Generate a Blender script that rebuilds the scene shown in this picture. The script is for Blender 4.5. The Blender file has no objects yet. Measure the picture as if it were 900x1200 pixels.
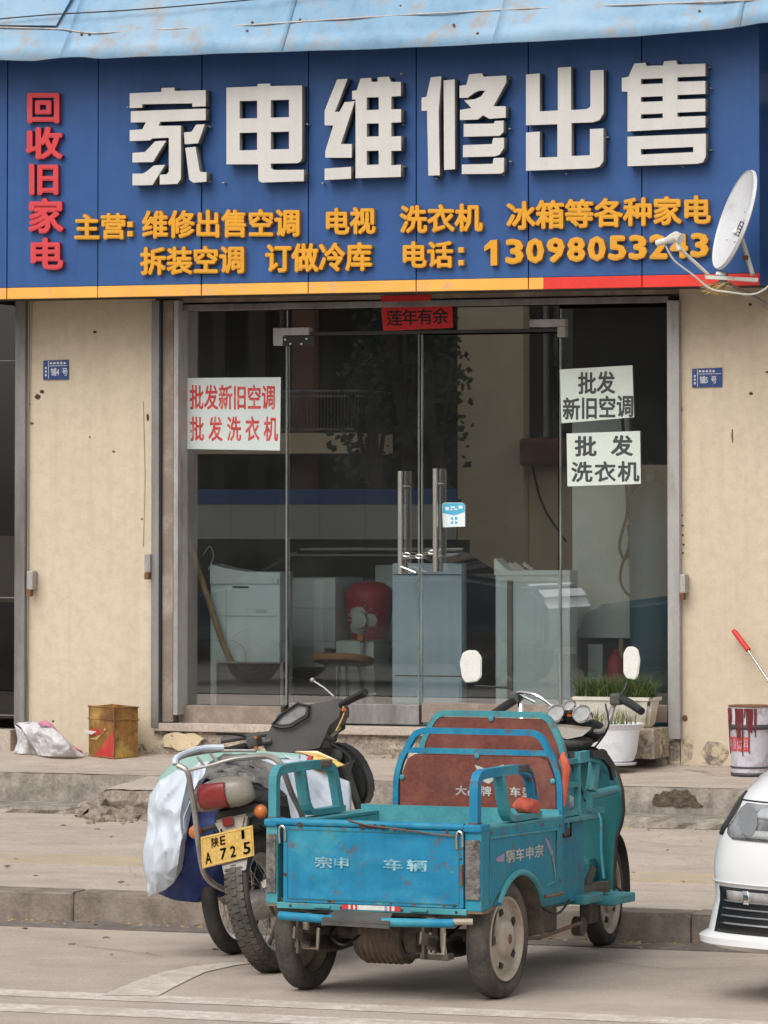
import bpy, bmesh, math, random
from mathutils import Vector, Matrix
random.seed(7)
S = bpy.context.scene
COL = S.collection
rad = math.radians

# ------------------------------------------------------------------ camera
F_PX, YAW, PITCH = 5300.0, rad(21), rad(2.5)
CAM = Vector((9.89, -25.77, 1.9))
FW = Vector((-math.sin(YAW)*math.cos(PITCH), math.cos(YAW)*math.cos(PITCH), math.sin(PITCH)))
RT = Vector((math.cos(YAW), math.sin(YAW), 0))
UP = RT.cross(FW)
PPY = 600 - F_PX*math.tan(PITCH)
cd = bpy.data.cameras.new('camera'); cam = bpy.data.objects.new('camera', cd); COL.objects.link(cam)
cd.sensor_fit = 'HORIZONTAL'; cd.sensor_width = 36; cd.lens = F_PX/900*36
cd.shift_y = -(600-PPY)/900
cd.clip_start = 0.5; cd.clip_end = 600
cam.matrix_world = Matrix(((RT.x, UP.x, -FW.x, CAM.x), (RT.y, UP.y, -FW.y, CAM.y), (RT.z, UP.z, -FW.z, CAM.z), (0, 0, 0, 1)))
S.camera = cam

# ------------------------------------------------------------------ world, sun, exposure (overcast day)
SUN_EL, SUN_AZ = rad(48), rad(190)
w = bpy.data.worlds.new("World"); S.world = w; w.use_nodes = True
nt = w.node_tree; bg = nt.nodes['Background']
sky = nt.nodes.new('ShaderNodeTexSky'); sky.sky_type = 'NISHITA'; sky.sun_disc = False
sky.sun_elevation = SUN_EL; sky.sun_rotation = SUN_AZ; sky.dust_density = 4.0; sky.air_density = 1.2
hs = nt.nodes.new('ShaderNodeHueSaturation'); hs.inputs['Saturation'].default_value = 0.12
nt.links.new(sky.outputs[0], hs.inputs['Color']); nt.links.new(hs.outputs[0], bg.inputs[0])
bg.inputs[1].default_value = 0.135
sl = bpy.data.lights.new('sun', 'SUN'); sun = bpy.data.objects.new('sun', sl); COL.objects.link(sun)
sl.energy = 1.15; sl.angle = rad(50); sl.color = (1, .95, .87)
sd = Vector((math.sin(SUN_AZ)*math.cos(SUN_EL), math.cos(SUN_AZ)*math.cos(SUN_EL), math.sin(SUN_EL)))
sun.rotation_euler = sd.to_track_quat('Z', 'Y').to_euler()
S.view_settings.view_transform = 'Standard'; S.view_settings.look = 'None'
S.view_settings.exposure = 0.33; S.view_settings.gamma = 1
S.cycles.max_bounces = 8; S.cycles.transparent_max_bounces = 16
S.cycles.use_denoising = True

# ------------------------------------------------------------------ geometry on real planes
def onplane(px, py, p0, n):
    r = FW + RT*((px-450)/F_PX) - UP*((py-PPY)/F_PX)
    return CAM + r*((Vector(p0)-CAM).dot(Vector(n))/r.dot(Vector(n)))
def PF(px, py, Y=0.0): return onplane(px, py, (0, Y, 0), (0, 1, 0))      # on a plane parallel to the shop wall
def PG(px, py, Z=0.0): return onplane(px, py, (0, 0, Z), (0, 0, 1))      # on a level plane
def MR(px, py, Y): p = PF(px, py, -Y); return Vector((p.x, Y, p.z))      # across the street, met in the shop glass

# ------------------------------------------------------------------ materials
MATS = {}
def mat(name, col, rough=.7, metal=0.0, var=.18, scale=6.0, bump=.15, bscale=None, dirt=None, damt=.0, dscale=2.5,
        dirt2=None, d2amt=.0, d2scale=9.0, spec=.4, alpha=None, coat=0.0, stretch=(1, 1, 1), soft=.12, trans=0, fine=.10, fscale=110, streak=0.0):
    m = bpy.data.materials.new(name); m.use_nodes = True; t = m.node_tree; N = t.nodes; L = t.links
    b = N['Principled BSDF']; b.inputs['Roughness'].default_value = rough; b.inputs['Metallic'].default_value = metal
    b.inputs['Specular IOR Level'].default_value = spec; b.inputs['Coat Weight'].default_value = coat
    if trans: b.inputs['Subsurface Weight'].default_value = 0
    tc = N.new('ShaderNodeTexCoord'); mp = N.new('ShaderNodeMapping'); mp.inputs['Scale'].default_value = stretch
    L.new(tc.outputs['Object'], mp.inputs[0])
    def noise(sc, det=6, ro=.6):
        n = N.new('ShaderNodeTexNoise'); n.inputs['Scale'].default_value = sc; n.inputs['Detail'].default_value = det
        n.inputs['Roughness'].default_value = ro; L.new(mp.outputs[0], n.inputs['Vector']); return n
    n1 = noise(scale)
    r = N.new('ShaderNodeMapRange'); r.inputs['From Min'].default_value = .3; r.inputs['From Max'].default_value = .7
    r.inputs['To Min'].default_value = 1-var; r.inputs['To Max'].default_value = 1+var
    L.new(n1.outputs['Fac'], r.inputs[0])
    mx = N.new('ShaderNodeMix'); mx.data_type = 'RGBA'; mx.blend_type = 'MULTIPLY'; mx.inputs[0].default_value = 1
    mx.inputs[6].default_value = (*col, 1); L.new(r.outputs[0], mx.inputs[7])
    nf = noise(fscale, 3, .7); rf = N.new('ShaderNodeMapRange'); rf.inputs['From Min'].default_value = .3; rf.inputs['From Max'].default_value = .7
    rf.inputs['To Min'].default_value = 1-fine; rf.inputs['To Max'].default_value = 1+fine; L.new(nf.outputs['Fac'], rf.inputs[0])
    mf = N.new('ShaderNodeMix'); mf.data_type = 'RGBA'; mf.blend_type = 'MULTIPLY'; mf.inputs[0].default_value = 1
    L.new(mx.outputs[2], mf.inputs[6]); L.new(rf.outputs[0], mf.inputs[7]); out = mf.outputs[2]
    if streak:
        ms = N.new('ShaderNodeMapping'); ms.inputs['Scale'].default_value = (16, 16, .7); L.new(tc.outputs['Object'], ms.inputs[0])
        ns = N.new('ShaderNodeTexNoise'); ns.inputs['Scale'].default_value = 1; ns.inputs['Detail'].default_value = 6; L.new(ms.outputs[0], ns.inputs['Vector'])
        rs = N.new('ShaderNodeMapRange'); rs.inputs['From Min'].default_value = .48; rs.inputs['From Max'].default_value = .72
        rs.inputs['To Min'].default_value = 1; rs.inputs['To Max'].default_value = 1-streak; L.new(ns.outputs['Fac'], rs.inputs[0])
        mq = N.new('ShaderNodeMix'); mq.data_type = 'RGBA'; mq.blend_type = 'MULTIPLY'; mq.inputs[0].default_value = 1
        L.new(out, mq.inputs[6]); L.new(rs.outputs[0], mq.inputs[7]); out = mq.outputs[2]
    for (dc, amt, sc) in ((dirt, damt, dscale), (dirt2, d2amt, d2scale)):
        if dc is None: continue
        nn = noise(sc, 8, .68); rr = N.new('ShaderNodeMapRange')
        c0 = .62 - amt*.24
        rr.inputs['From Min'].default_value = c0-soft*.5; rr.inputs['From Max'].default_value = c0+soft
        L.new(nn.outputs['Fac'], rr.inputs[0])
        m2 = N.new('ShaderNodeMix'); m2.data_type = 'RGBA'; L.new(rr.outputs[0], m2.inputs[0]); L.new(out, m2.inputs[6])
        m2.inputs[7].default_value = (*dc, 1); out = m2.outputs[2]
    L.new(out, b.inputs['Base Color'])
    if bump:
        nb = noise(bscale or scale*6, 6, .65); bp = N.new('ShaderNodeBump'); bp.inputs['Strength'].default_value = bump
        bp.inputs['Distance'].default_value = .02; L.new(nb.outputs['Fac'], bp.inputs['Height']); L.new(bp.outputs[0], b.inputs['Normal'])
    MATS[name] = m
    return m

def glassmat(name, tint, refl, rough=.0, haze=0.0):
    m = bpy.data.materials.new(name); m.use_nodes = True; t = m.node_tree; N = t.nodes; L = t.links
    N.remove(N['Principled BSDF']); o = N['Material Output']
    tr = N.new('ShaderNodeBsdfTransparent'); tr.inputs[0].default_value = (*tint, 1)
    gl = N.new('ShaderNodeBsdfGlossy'); gl.inputs['Roughness'].default_value = rough; gl.inputs[0].default_value = (1, 1, 1, 1)
    df = N.new('ShaderNodeBsdfDiffuse'); df.inputs[0].default_value = (.5, .52, .5, 1)
    lw = N.new('ShaderNodeLayerWeight'); lw.inputs[0].default_value = .35
    mr = N.new('ShaderNodeMapRange'); mr.inputs['To Min'].default_value = refl; mr.inputs['To Max'].default_value = 1
    L.new(lw.outputs['Fresnel'], mr.inputs[0])
    # thin film of dust, thicker in smears
    tc = N.new('ShaderNodeTexCoord'); n = N.new('ShaderNodeTexNoise'); n.inputs['Scale'].default_value = 2.2; n.inputs['Detail'].default_value = 8
    L.new(tc.outputs['Object'], n.inputs['Vector'])
    dr = N.new('ShaderNodeMapRange'); dr.inputs['From Min'].default_value = .4; dr.inputs['From Max'].default_value = .8
    dr.inputs['To Min'].default_value = haze; dr.inputs['To Max'].default_value = haze*3
    L.new(n.outputs['Fac'], dr.inputs[0])
    m0 = N.new('ShaderNodeMixShader'); L.new(dr.outputs[0], m0.inputs[0]); L.new(tr.outputs[0], m0.inputs[1]); L.new(df.outputs[0], m0.inputs[2])
    mx = N.new('ShaderNodeMixShader'); L.new(mr.outputs[0], mx.inputs[0]); L.new(m0.outputs[0], mx.inputs[1]); L.new(gl.outputs[0], mx.inputs[2])
    L.new(mx.outputs[0], o.inputs[0]); MATS[name] = m
    return m

mat('asphalt', (.42, .35, .30), .9, var=.10, scale=1.3, bump=.35, bscale=90, dirt=(.50, .42, .36), damt=.5, dscale=.7, dirt2=(.29, .24, .205), d2amt=.28, d2scale=2.2, soft=.3, fine=.3, fscale=70)
mat('concrete', (.45, .375, .315), .9, var=.12, scale=3, bump=.3, bscale=40, dirt=(.25, .21, .18), damt=.30, dscale=1.4, dirt2=(.44, .39, .34), d2amt=.25, d2scale=5, soft=.3, stretch=(1, 1.3, 1), fine=.26, fscale=50)
mat('kerb_concrete', (.23, .185, .15), .9, var=.15, scale=5, bump=.35, bscale=30, dirt=(.10, .085, .075), damt=.25, dscale=3, dirt2=(.3, .26, .22), d2amt=.3, d2scale=7, soft=.2, fine=.22, fscale=60, streak=.2)
mat('step_concrete', (.27, .235, .20), .92, var=.2, scale=4, bump=.5, bscale=22, dirt=(.12, .10, .085), damt=.35, dscale=3.2, dirt2=(.36, .32, .28), d2amt=.3, d2scale=8, soft=.18, fine=.25, fscale=50, streak=.25)
mat('broken_concrete', (.30, .25, .20), .95, var=.3, scale=14, bump=.9, bscale=30, dirt=(.13, .10, .08), damt=.35, dscale=12, soft=.15, fine=.3, fscale=50)
mat('crack_dirt', (.20, .165, .135), .95, var=.3, scale=26, bump=.2)
mat('broken_dark', (.10, .075, .055), .95, var=.5, scale=26, bump=.9, bscale=30, fine=.3, fscale=50)
mat('gutter_dirt', (.15, .125, .11), .95, var=.25, scale=7, bump=.4, bscale=60, dirt=(.26, .23, .2), damt=.3, dscale=5)
mat('faded_yellow', (.46, .37, .24), .9, var=.1, scale=6, bump=.2, dirt=(.36, .31, .265), damt=.6, dscale=4, soft=.3)
mat('road_white', (.62, .565, .51), .85, var=.1, scale=8, bump=.2, dirt=(.46, .39, .34), damt=.55, dscale=5, dirt2=(.42, .35, .30), d2amt=.4, d2scale=22, fine=.2, fscale=60)
mat('plaster', (.60, .51, .385), .85, var=.035, scale=1.2, bump=.12, bscale=70, dirt=(.53, .44, .32), damt=.25, dscale=.9, dirt2=(.42, .35, .26), d2amt=.03, d2scale=14, soft=.35, fine=.05, streak=.10)
mat('bare_plaster', (.30, .255, .21), .95, var=.25, scale=9, bump=.6, bscale=30, dirt=(.52, .43, .30), damt=.38, dscale=6, dirt2=(.17, .14, .12), d2amt=.3, d2scale=11, soft=.05, fine=.3, fscale=60)
mat('plaster_crust', (.62, .51, .34), .9, var=.12, scale=10, bump=.4, dirt=(.3, .25, .2), damt=.35, dscale=16, soft=.05)
mat('grey_metal', (.24, .23, .225), .55, .35, var=.2, scale=4, bump=.1, dirt=(.13, .115, .10), damt=.3, dscale=3, stretch=(1, 1, .3), streak=.25)
mat('pale_metal', (.40, .385, .375), .5, .3, var=.15, scale=4, bump=.08, dirt=(.22, .19, .17), damt=.3, dscale=4, stretch=(1, 1, .3), streak=.2)
mat('brown_frame', (.24, .19, .155), .6, .1, var=.18, scale=5, bump=.1, dirt=(.36, .31, .27), damt=.3, dscale=5)
mat('dark_frame', (.035, .032, .03), .5, .2, var=.2, scale=5, bump=.05)
mat('steel', (.62, .60, .56), .22, 1.0, var=.08, scale=10, bump=.02)
mat('chrome', (.78, .78, .78), .12, 1.0, var=.03, scale=10, bump=0)
mat('sign_blue', (.024, .080, .245), .40, .0, var=.10, scale=2.5, bump=.04, bscale=30, dirt=(.034, .10, .27), damt=.35, dscale=1.6, soft=.3, fine=.07, streak=.16)
mat('stripe_orange', (.80, .40, .075), .5, var=.08, scale=5, bump=.02, dirt=(.62, .36, .16), damt=.2, dscale=8)
mat('stripe_red', (.68, .035, .025), .5, var=.08, scale=5, bump=.02)
mat('letter_white', (.57, .555, .53), .5, var=.03, scale=5, bump=.02, dirt=(.52, .505, .48), damt=.2, dscale=4, soft=.3, fine=.05, streak=.06)
mat('letter_side', (.13, .125, .12), .6, var=.15, scale=8, bump=.02)
mat('letter_yellow', (.66, .31, .02), .5, var=.06, scale=8, bump=.02)
mat('letter_yellow_side', (.50, .22, .01), .6, var=.06, scale=8, bump=0)
mat('letter_red', (.58, .05, .06), .5, var=.06, scale=8, bump=.02)
mat('letter_red_side', (.30, .02, .03), .6, var=.06, scale=8, bump=0)
mat('awning_blue', (.19, .33, .47), .5, .1, var=.10, scale=1.8, bump=.10, bscale=9, dirt=(.28, .40, .51), damt=.4, dscale=1.5, dirt2=(.30, .22, .17), d2amt=.07, d2scale=6, soft=.16, fine=.08, streak=.14)
mat('paper', (.60, .66, .60), .8, var=.04, scale=5, bump=.05)
mat('paper_cool', (.56, .62, .60), .8, var=.04, scale=5, bump=.05)
mat('ink_red', (.50, .05, .05), .7, var=.15, scale=20, bump=0, dirt=(.6, .25, .22), damt=.25, dscale=14)
mat('ink_grey', (.055, .06, .06), .7, var=.1, scale=20, bump=0)
mat('ink_black', (.012, .010, .010), .7, var=.1, scale=20, bump=0)
mat('red_paper', (.52, .015, .02), .6, var=.08, scale=10, bump=.1)
mat('plate_blue', (.03, .06, .20), .4, var=.1, scale=10, bump=0, dirt=(.2, .17, .12), damt=.15, dscale=14)
mat('plate_white', (.6, .62, .65), .5, var=.1, scale=10, bump=0)
mat('sticker_blue', (.08, .42, .62), .4, var=.1, scale=20, bump=0)
mat('sticker_white', (.72, .78, .80), .4, var=.03, scale=20, bump=0)
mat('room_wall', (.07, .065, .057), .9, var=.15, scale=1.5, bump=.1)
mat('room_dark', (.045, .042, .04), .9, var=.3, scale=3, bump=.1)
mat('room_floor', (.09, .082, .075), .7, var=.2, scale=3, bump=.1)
mat('enamel', (.76, .92, .95), .3, var=.04, scale=3, bump=.01, dirt=(.60, .73, .76), damt=.22, dscale=2.5, soft=.3, fine=.03, streak=.1)
mat('enamel_blue', (.62, .82, .95), .35, var=.05, scale=3, bump=.01, dirt=(.48, .64, .78), damt=.25, dscale=2.5, soft=.3, fine=.03, streak=.1)
mat('enamel_dull', (.58, .68, .65), .5, var=.08, scale=3, bump=.01)
mat('enamel_brown', (.22, .20, .17), .5, var=.1, scale=5, bump=.01)
mat('deep_teal', (.06, .15, .19), .4, var=.1, scale=3, bump=.01)
mat('black_plastic', (.018, .018, .018), .45, var=.2, scale=8, bump=.08, bscale=60)
mat('dusty_black', (.055, .052, .05), .6, var=.25, scale=7, bump=.1, bscale=60, dirt=(.12, .11, .10), damt=.3, dscale=5, soft=.25)
mat('cowl_grey', (.075, .072, .072), .5, var=.2, scale=7, bump=.06, bscale=60, dirt=(.13, .12, .115), damt=.35, dscale=4, soft=.3)
mat('wood_seat', (.42, .23, .10), .6, var=.15, scale=12, bump=.1)
mat('bamboo', (.38, .26, .12), .6, var=.25, scale=12, bump=.1, stretch=(1, 1, .3), dirt=(.16, .10, .05), damt=.3, dscale=9)
mat('fan_grey', (.42, .46, .44), .5, var=.1, scale=8, bump=0)
mat('crate_red', (.38, .03, .03), .5, var=.12, scale=8, bump=.02)
mat('tin_gold', (.31, .155, .045), .45, .25, var=.2, scale=10, bump=.1, dirt=(.18, .08, .03), damt=.4, dscale=8, dirt2=(.5, .34, .1), d2amt=.25, d2scale=5, soft=.1, streak=.3)
mat('tin_edge', (.42, .30, .12), .6, var=.2, scale=14, bump=.05)
mat('sheet_yellow_dull', (.48, .30, .05), .6, var=.2, scale=20, bump=.05, dirt=(.3, .16, .05), damt=.3, dscale=12)
mat('tin_red', (.48, .04, .035), .5, var=.2, scale=14, bump=.05, dirt=(.35, .12, .05), damt=.3, dscale=10)
mat('bag_plastic', (.56, .55, .57), .45, var=.08, scale=9, bump=.4, bscale=14)
mat('bag_pink', (.55, .22, .32), .5, var=.1, scale=9, bump=.2)
mat('bucket_white', (.52, .50, .56), .45, var=.08, scale=6, bump=.03, dirt=(.30, .24, .24), damt=.25, dscale=9)
mat('bucket_dark', (.06, .06, .07), .5, var=.2, scale=9, bump=.03)
mat('paint_drip', (.16, .03, .03), .6, var=.3, scale=16, bump=.1)
mat('grip_red', (.55, .04, .035), .5, var=.1, scale=10, bump=.02)
mat('pot_white', (.70, .71, .76), .35, var=.03, scale=4, bump=.01, dirt=(.5, .5, .52), damt=.15, dscale=5)
mat('trough_white', (.60, .57, .50), .5, var=.06, scale=4, bump=.02, dirt=(.38, .33, .26), damt=.35, dscale=6)
mat('soil', (.07, .05, .035), .95, var=.3, scale=30, bump=.5)
mat('leaf', (.05, .085, .02), .6, var=.35, scale=18, bump=0)
mat('leaf_pale', (.16, .18, .06), .6, var=.3, scale=18, bump=0)
mat('cable', (.015, .015, .015), .5, var=.1, scale=5, bump=0)
mat('cable_white', (.55, .54, .50), .5, var=.1, scale=5, bump=0)
mat('dish_white', (.62, .64, .67), .45, var=.05, scale=5, bump=.02, dirt=(.42, .41, .38), damt=.22, dscale=5, soft=.2)
mat('dish_cream', (.62, .60, .54), .5, var=.06, scale=8, bump=.02, dirt=(.3, .2, .12), damt=.15, dscale=14)
mat('straw', (.50, .36, .16), .8, var=.3, scale=20, bump=.1)
# vehicles
mat('trike_blue', (.012, .19, .34), .55, .0, var=.12, scale=5, bump=.04, bscale=40, dirt=(.04, .27, .36), damt=.35, dscale=3, dirt2=(.13, .07, .045), d2amt=.03, d2scale=16, soft=.10, spec=.3, streak=.22, fine=.08)
mat('trike_teal', (.055, .25, .29), .5, .0, var=.12, scale=5, bump=.3, bscale=8, dirt=(.085, .32, .35), damt=.35, dscale=4, dirt2=(.15, .10, .075), d2amt=.06, d2scale=14, soft=.10, spec=.3, fine=.12)
mat('trike_side', (.022, .225, .33), .55, .0, var=.1, scale=4, bump=.35, bscale=7, dirt=(.05, .27, .30), damt=.42, dscale=2.6, dirt2=(.14, .10, .08), d2amt=.04, d2scale=13, soft=.14, spec=.3, streak=.22, fine=.1)
mat('trike_dark_teal', (.025, .14, .15), .5, var=.12, scale=4, bump=.03, dirt=(.045, .17, .175), damt=.35, dscale=3, soft=.2)
mat('seat_red', (.165, .045, .03), .65, var=.22, scale=7, bump=.12, bscale=60, dirt=(.26, .10, .07), damt=.35, dscale=4, dirt2=(.10, .03, .025), d2amt=.3, d2scale=13, soft=.22, fine=.25, fscale=60)
mat('faded_print', (.30, .50, .57), .6, var=.15, scale=18, bump=0, dirt=(.03, .25, .37), damt=.55, dscale=26, soft=.15)
mat('print_white', (.50, .50, .48), .6, var=.1, scale=18, bump=0, dirt=(.28, .20, .18), damt=.35, dscale=26, soft=.15)
mat('print_purple', (.30, .25, .38), .6, var=.1, scale=18, bump=0)
mat('tyre', (.060, .054, .048), .9, var=.2, scale=10, bump=.5, bscale=45, dirt=(.17, .145, .12), damt=.42, dscale=5, soft=.3, fine=.25)
mat('tyre_dark', (.035, .033, .031), .85, var=.2, scale=10, bump=.3, bscale=45, dirt=(.10, .09, .08), damt=.3, dscale=6, soft=.3)
mat('rim_dusty', (.50, .44, .37), .6, .1, var=.15, scale=8, bump=.05, dirt=(.20, .15, .11), damt=.38, dscale=7, soft=.25)
mat('chassis', (.085, .07, .055), .85, var=.3, scale=12, bump=.3, dirt=(.17, .14, .11), damt=.4, dscale=8, soft=.2, fine=.3, fscale=60)
mat('rust', (.17, .085, .045), .9, var=.3, scale=14, bump=.3)
mat('rust_dark', (.055, .04, .035), .9, var=.3, scale=14, bump=.3)
mat('rust_edge', (.20, .13, .09), .9, var=.3, scale=14, bump=.3)
mat('reflector_grey', (.15, .145, .13), .6, var=.45, scale=38, bump=.5, bscale=60, dirt=(.06, .055, .05), damt=.35, dscale=22, soft=.08)
mat('tape_white', (.60, .60, .58), .5, var=.1, scale=20, bump=0)
mat('tape_red', (.55, .04, .05), .4, var=.1, scale=20, bump=0)
mat('cloth_orange', (.50, .10, .06), .8, var=.15, scale=18, bump=.3)
mat('mirror_white', (.74, .73, .68), .3, .0, var=.04, scale=8, bump=.02)  # one plain off-white over the whole mirror
mat('lamp_red', (.21, .022, .02), .35, var=.15, scale=10, bump=.05, coat=.3)
mat('lamp_clear', (.24, .21, .175), .4, var=.1, scale=10, bump=.05, coat=.3)
mat('lamp_orange', (.48, .14, .03), .35, var=.1, scale=10, bump=.02, coat=.3)
mat('plate_yellow', (.60, .38, .09), .5, var=.1, scale=12, bump=.04, dirt=(.50, .36, .16), damt=.4, dscale=9, soft=.2, fine=.25, fscale=60)
mat('plate_ink', (.34, .21, .07), .7, var=.25, scale=20, bump=0, dirt=(.55, .36, .1), damt=.75, dscale=30)
mat('tube_grey', (.36, .34, .32), .4, .5, var=.2, scale=8, bump=.05, dirt=(.30, .27, .23), damt=.3, dscale=7)
mat('sheet_white', (.54, .59, .66), .55, var=.05, scale=5, bump=.12, bscale=12, fine=.04)
mat('sheet_green', (.30, .46, .41), .55, var=.08, scale=5, bump=.1)
mat('sheet_yellow', (.72, .50, .14), .55, var=.08, scale=5, bump=.1)
mat('bag_blue', (.016, .035, .155), .6, var=.12, scale=5, bump=.25, bscale=14)
mat('seat_vinyl', (.10, .095, .09), .45, var=.25, scale=9, bump=.15, dirt=(.30, .28, .26), damt=.38, dscale=5, soft=.25)
mat('dial', (.26, .26, .26), .25, var=.2, scale=18, bump=0, dirt=(.2, .2, .2), damt=.3, dscale=25)
mat('car_white', (.74, .75, .76), .22, var=.015, scale=2, bump=0, coat=.6, fine=0)
mat('car_black', (.012, .012, .013), .3, var=.1, scale=9, bump=0)
mat('car_lens', (.12, .12, .125), .12, .0, var=.3, scale=5, bump=.0, dirt=(.42, .43, .44), damt=.35, dscale=5, coat=1, soft=.25)
mat('fog_slot', (.30, .29, .28), .3, var=.4, scale=14, bump=0)
mat('lamp_bright', (.45, .46, .47), .15, .3, var=.2, scale=12, bump=0, coat=1)
mat('car_grey', (.24, .25, .26), .2, .4, var=.05, scale=4, bump=0, coat=.5)
mat('car_navy', (.02, .035, .06), .2, .3, var=.05, scale=4, bump=0, coat=.8)
mat('opposite_tan', (.80, .66, .46), .9, var=.08, scale=2, bump=.1, dirt=(.62, .5, .33), damt=.25, dscale=1.5, soft=.3)
mat('far_paving_shade', (.085, .078, .07), .9, var=.25, scale=1.5, bump=.2, bscale=40)  # dark tone paints shade onto the far pavement
mat('opposite_dark', (.028, .026, .024), .9, var=.3, scale=1.5, bump=.1)
mat('opposite_brick', (.20, .10, .07), .9, var=.2, scale=3, bump=.1)
mat('hoarding_blue', (.05, .10, .26), .7, var=.08, scale=2, bump=.02)
mat('hoarding_white', (.42, .42, .40), .7, var=.08, scale=2, bump=.02)
mat('bark', (.09, .07, .05), .95, var=.3, scale=10, bump=.5)
mat('crown_leaf', (.035, .05, .02), .8, var=.5, scale=4, bump=0)
glassmat('shop_glass', (.99, 1.0, .99), .185, .0, .012)
glassmat('dark_glass', (.25, .22, .2), .02, .0, .004)
glassmat('glass_edge', (.35, .50, .46), .10, .05, .20)
glassmat('car_glass', (.15, .17, .18), .10, .0, .01)
glassmat('clear_cover', (.75, .77, .77), .10, .05, .06)

# ------------------------------------------------------------------ helpers
def tag(o, label=None, cat=None, group=None, kind=None):
    if label: o['label'] = label
    if cat: o['category'] = cat
    if group: o['group'] = group
    if kind: o['kind'] = kind
    return o
def thing(name, label, cat, loc, group=None, frame=None):
    o = bpy.data.objects.new(name, None); COL.objects.link(o); o.empty_display_size = .1
    if frame: o.matrix_world = frame
    else: o.location = loc; o.matrix_world = Matrix.Translation(Vector(loc))
    return tag(o, label, cat, group)
def build(name, bm, m, parent=None, smooth=False, world=True, side=None):
    """link a bmesh as one object; world=True: coordinates are world ones, moved into the parent's frame"""
    bmesh.ops.recalc_face_normals(bm, faces=bm.faces)
    me = bpy.data.meshes.new(name); bm.to_mesh(me); bm.free()
    o = bpy.data.objects.new(name, me); COL.objects.link(o)
    me.materials.append(MATS[m] if isinstance(m, str) else m)
    if side: me.materials.append(MATS[side])
    if parent is not None:
        if world: me.transform(PW[parent.name].inverted() if parent.name in PW else parent.matrix_world.inverted())
        o.parent = parent
        PW[o.name] = PW.get(parent.name, parent.matrix_world.copy())
    if smooth:
        for p in me.polygons: p.use_smooth = True
        try: me.set_sharp_from_angle(angle=rad(38))
        except Exception: pass
    return o
PW = {}
from mathutils import noise as mnoise
def mnoise_n(v): return mnoise.noise(v)
def B(): return bmesh.new()
def box(bm, x0, x1, y0, y1, z0, z1, bevel=0.0, M=None):
    r = bmesh.ops.create_cube(bm, size=1)
    vs = r['verts']
    for v in vs:
        v.co = Vector((x0+(v.co.x+.5)*(x1-x0), y0+(v.co.y+.5)*(y1-y0), z0+(v.co.z+.5)*(z1-z0)))
        if M is not None: v.co = M @ v.co
    if bevel:
        es = list({e for v in vs for e in v.link_edges})
        bmesh.ops.bevel(bm, geom=es, offset=bevel, segments=2, affect='EDGES', profile=.6)
    return bm
def spline(pts, n=4):
    pts = [Vector(p) for p in pts]
    if len(pts) < 3 or n < 2: return pts
    out = []
    for i in range(len(pts)-1):
        p0 = pts[max(i-1, 0)]; p1 = pts[i]; p2 = pts[i+1]; p3 = pts[min(i+2, len(pts)-1)]
        for k in range(n):
            t = k/n; out.append(.5*((2*p1)+(p2-p0)*t+(2*p0-5*p1+4*p2-p3)*t*t+(3*p1-p0-3*p2+p3)*t**3))
    out.append(pts[-1]); return out
def tube(bm, pts, r, seg=8, smooth=0, flat=None, up=None, closed=False):
    """sweep; r = radius or list; flat=(w,h) gives a rectangular bar"""
    P = spline(pts, smooth) if smooth else [Vector(p) for p in pts]
    n = len(P); rings = []; prev = None
    for i, p in enumerate(P):
        if closed: t = (P[(i+1) % n]-P[i-1]).normalized()
        else: t = (P[min(i+1, n-1)]-P[max(i-1, 0)]).normalized()
        if up is not None: a = t.cross(Vector(up)).normalized()
        elif prev is None:
            a = t.cross(Vector((0, 0, 1)) if abs(t.z) < .9 else Vector((1, 0, 0))).normalized()
        else: a = (prev - t*prev.dot(t)).normalized()
        prev = a; b = t.cross(a).normalized()
        if flat:
            hw, hh = flat[0]/2, flat[1]/2
            ring = [p+a*x+b*y for x, y in ((-hw, -hh), (hw, -hh), (hw, hh), (-hw, hh))]
        else:
            rr = r[i*len(r)//n] if isinstance(r, (list, tuple)) else r
            if isinstance(r, (list, tuple)):
                f = i/(n-1)*(len(r)-1); k = min(int(f), len(r)-2); rr = r[k]+(r[k+1]-r[k])*(f-k)
            ring = [p+a*math.cos(2*math.pi*k/seg)*rr+b*math.sin(2*math.pi*k/seg)*rr for k in range(seg)]
        rings.append([bm.verts.new(q) for q in ring])
    m = len(rings[0])
    for i in range(n if closed else n-1):
        A, Bq = rings[i], rings[(i+1) % n]
        for k in range(m): bm.faces.new((A[k], A[(k+1) % m], Bq[(k+1) % m], Bq[k]))
    if not closed:
        bm.faces.new(rings[0][::-1]); bm.faces.new(rings[-1])
    return bm
def lathe(bm, prof, seg=32, M=None, cap=True, arc=(0, 2*math.pi), wob=0):
    """prof: (axial, radius); axis = local X"""
    full = abs(arc[1]-arc[0]-2*math.pi) < 1e-6
    rows = []
    for a, r in prof:
        row = []
        for k in range(seg if full else seg+1):
            th = arc[0]+(arc[1]-arc[0])*k/seg
            rr = r*(1+wob*math.sin(th*3+a*9)) if wob else r
            v = Vector((a, rr*math.cos(th), rr*math.sin(th)))
            row.append(bm.verts.new(M @ v if M is not None else v))
        rows.append(row)
    n = len(rows[0])
    for i in range(len(rows)-1):
        for k in range(n if full else n-1):
            bm.faces.new((rows[i][k], rows[i][(k+1) % n], rows[i+1][(k+1) % n], rows[i+1][k]))
    if cap and full:
        if prof[0][1] > 1e-4: bm.faces.new(rows[0][::-1])
        if prof[-1][1] > 1e-4: bm.faces.new(rows[-1])
    return bm
ZUP = Matrix(((0, 1, 0, 0), (0, 0, 1, 0), (1, 0, 0, 0), (0, 0, 0, 1)))     # lathe axis X -> Z
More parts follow.
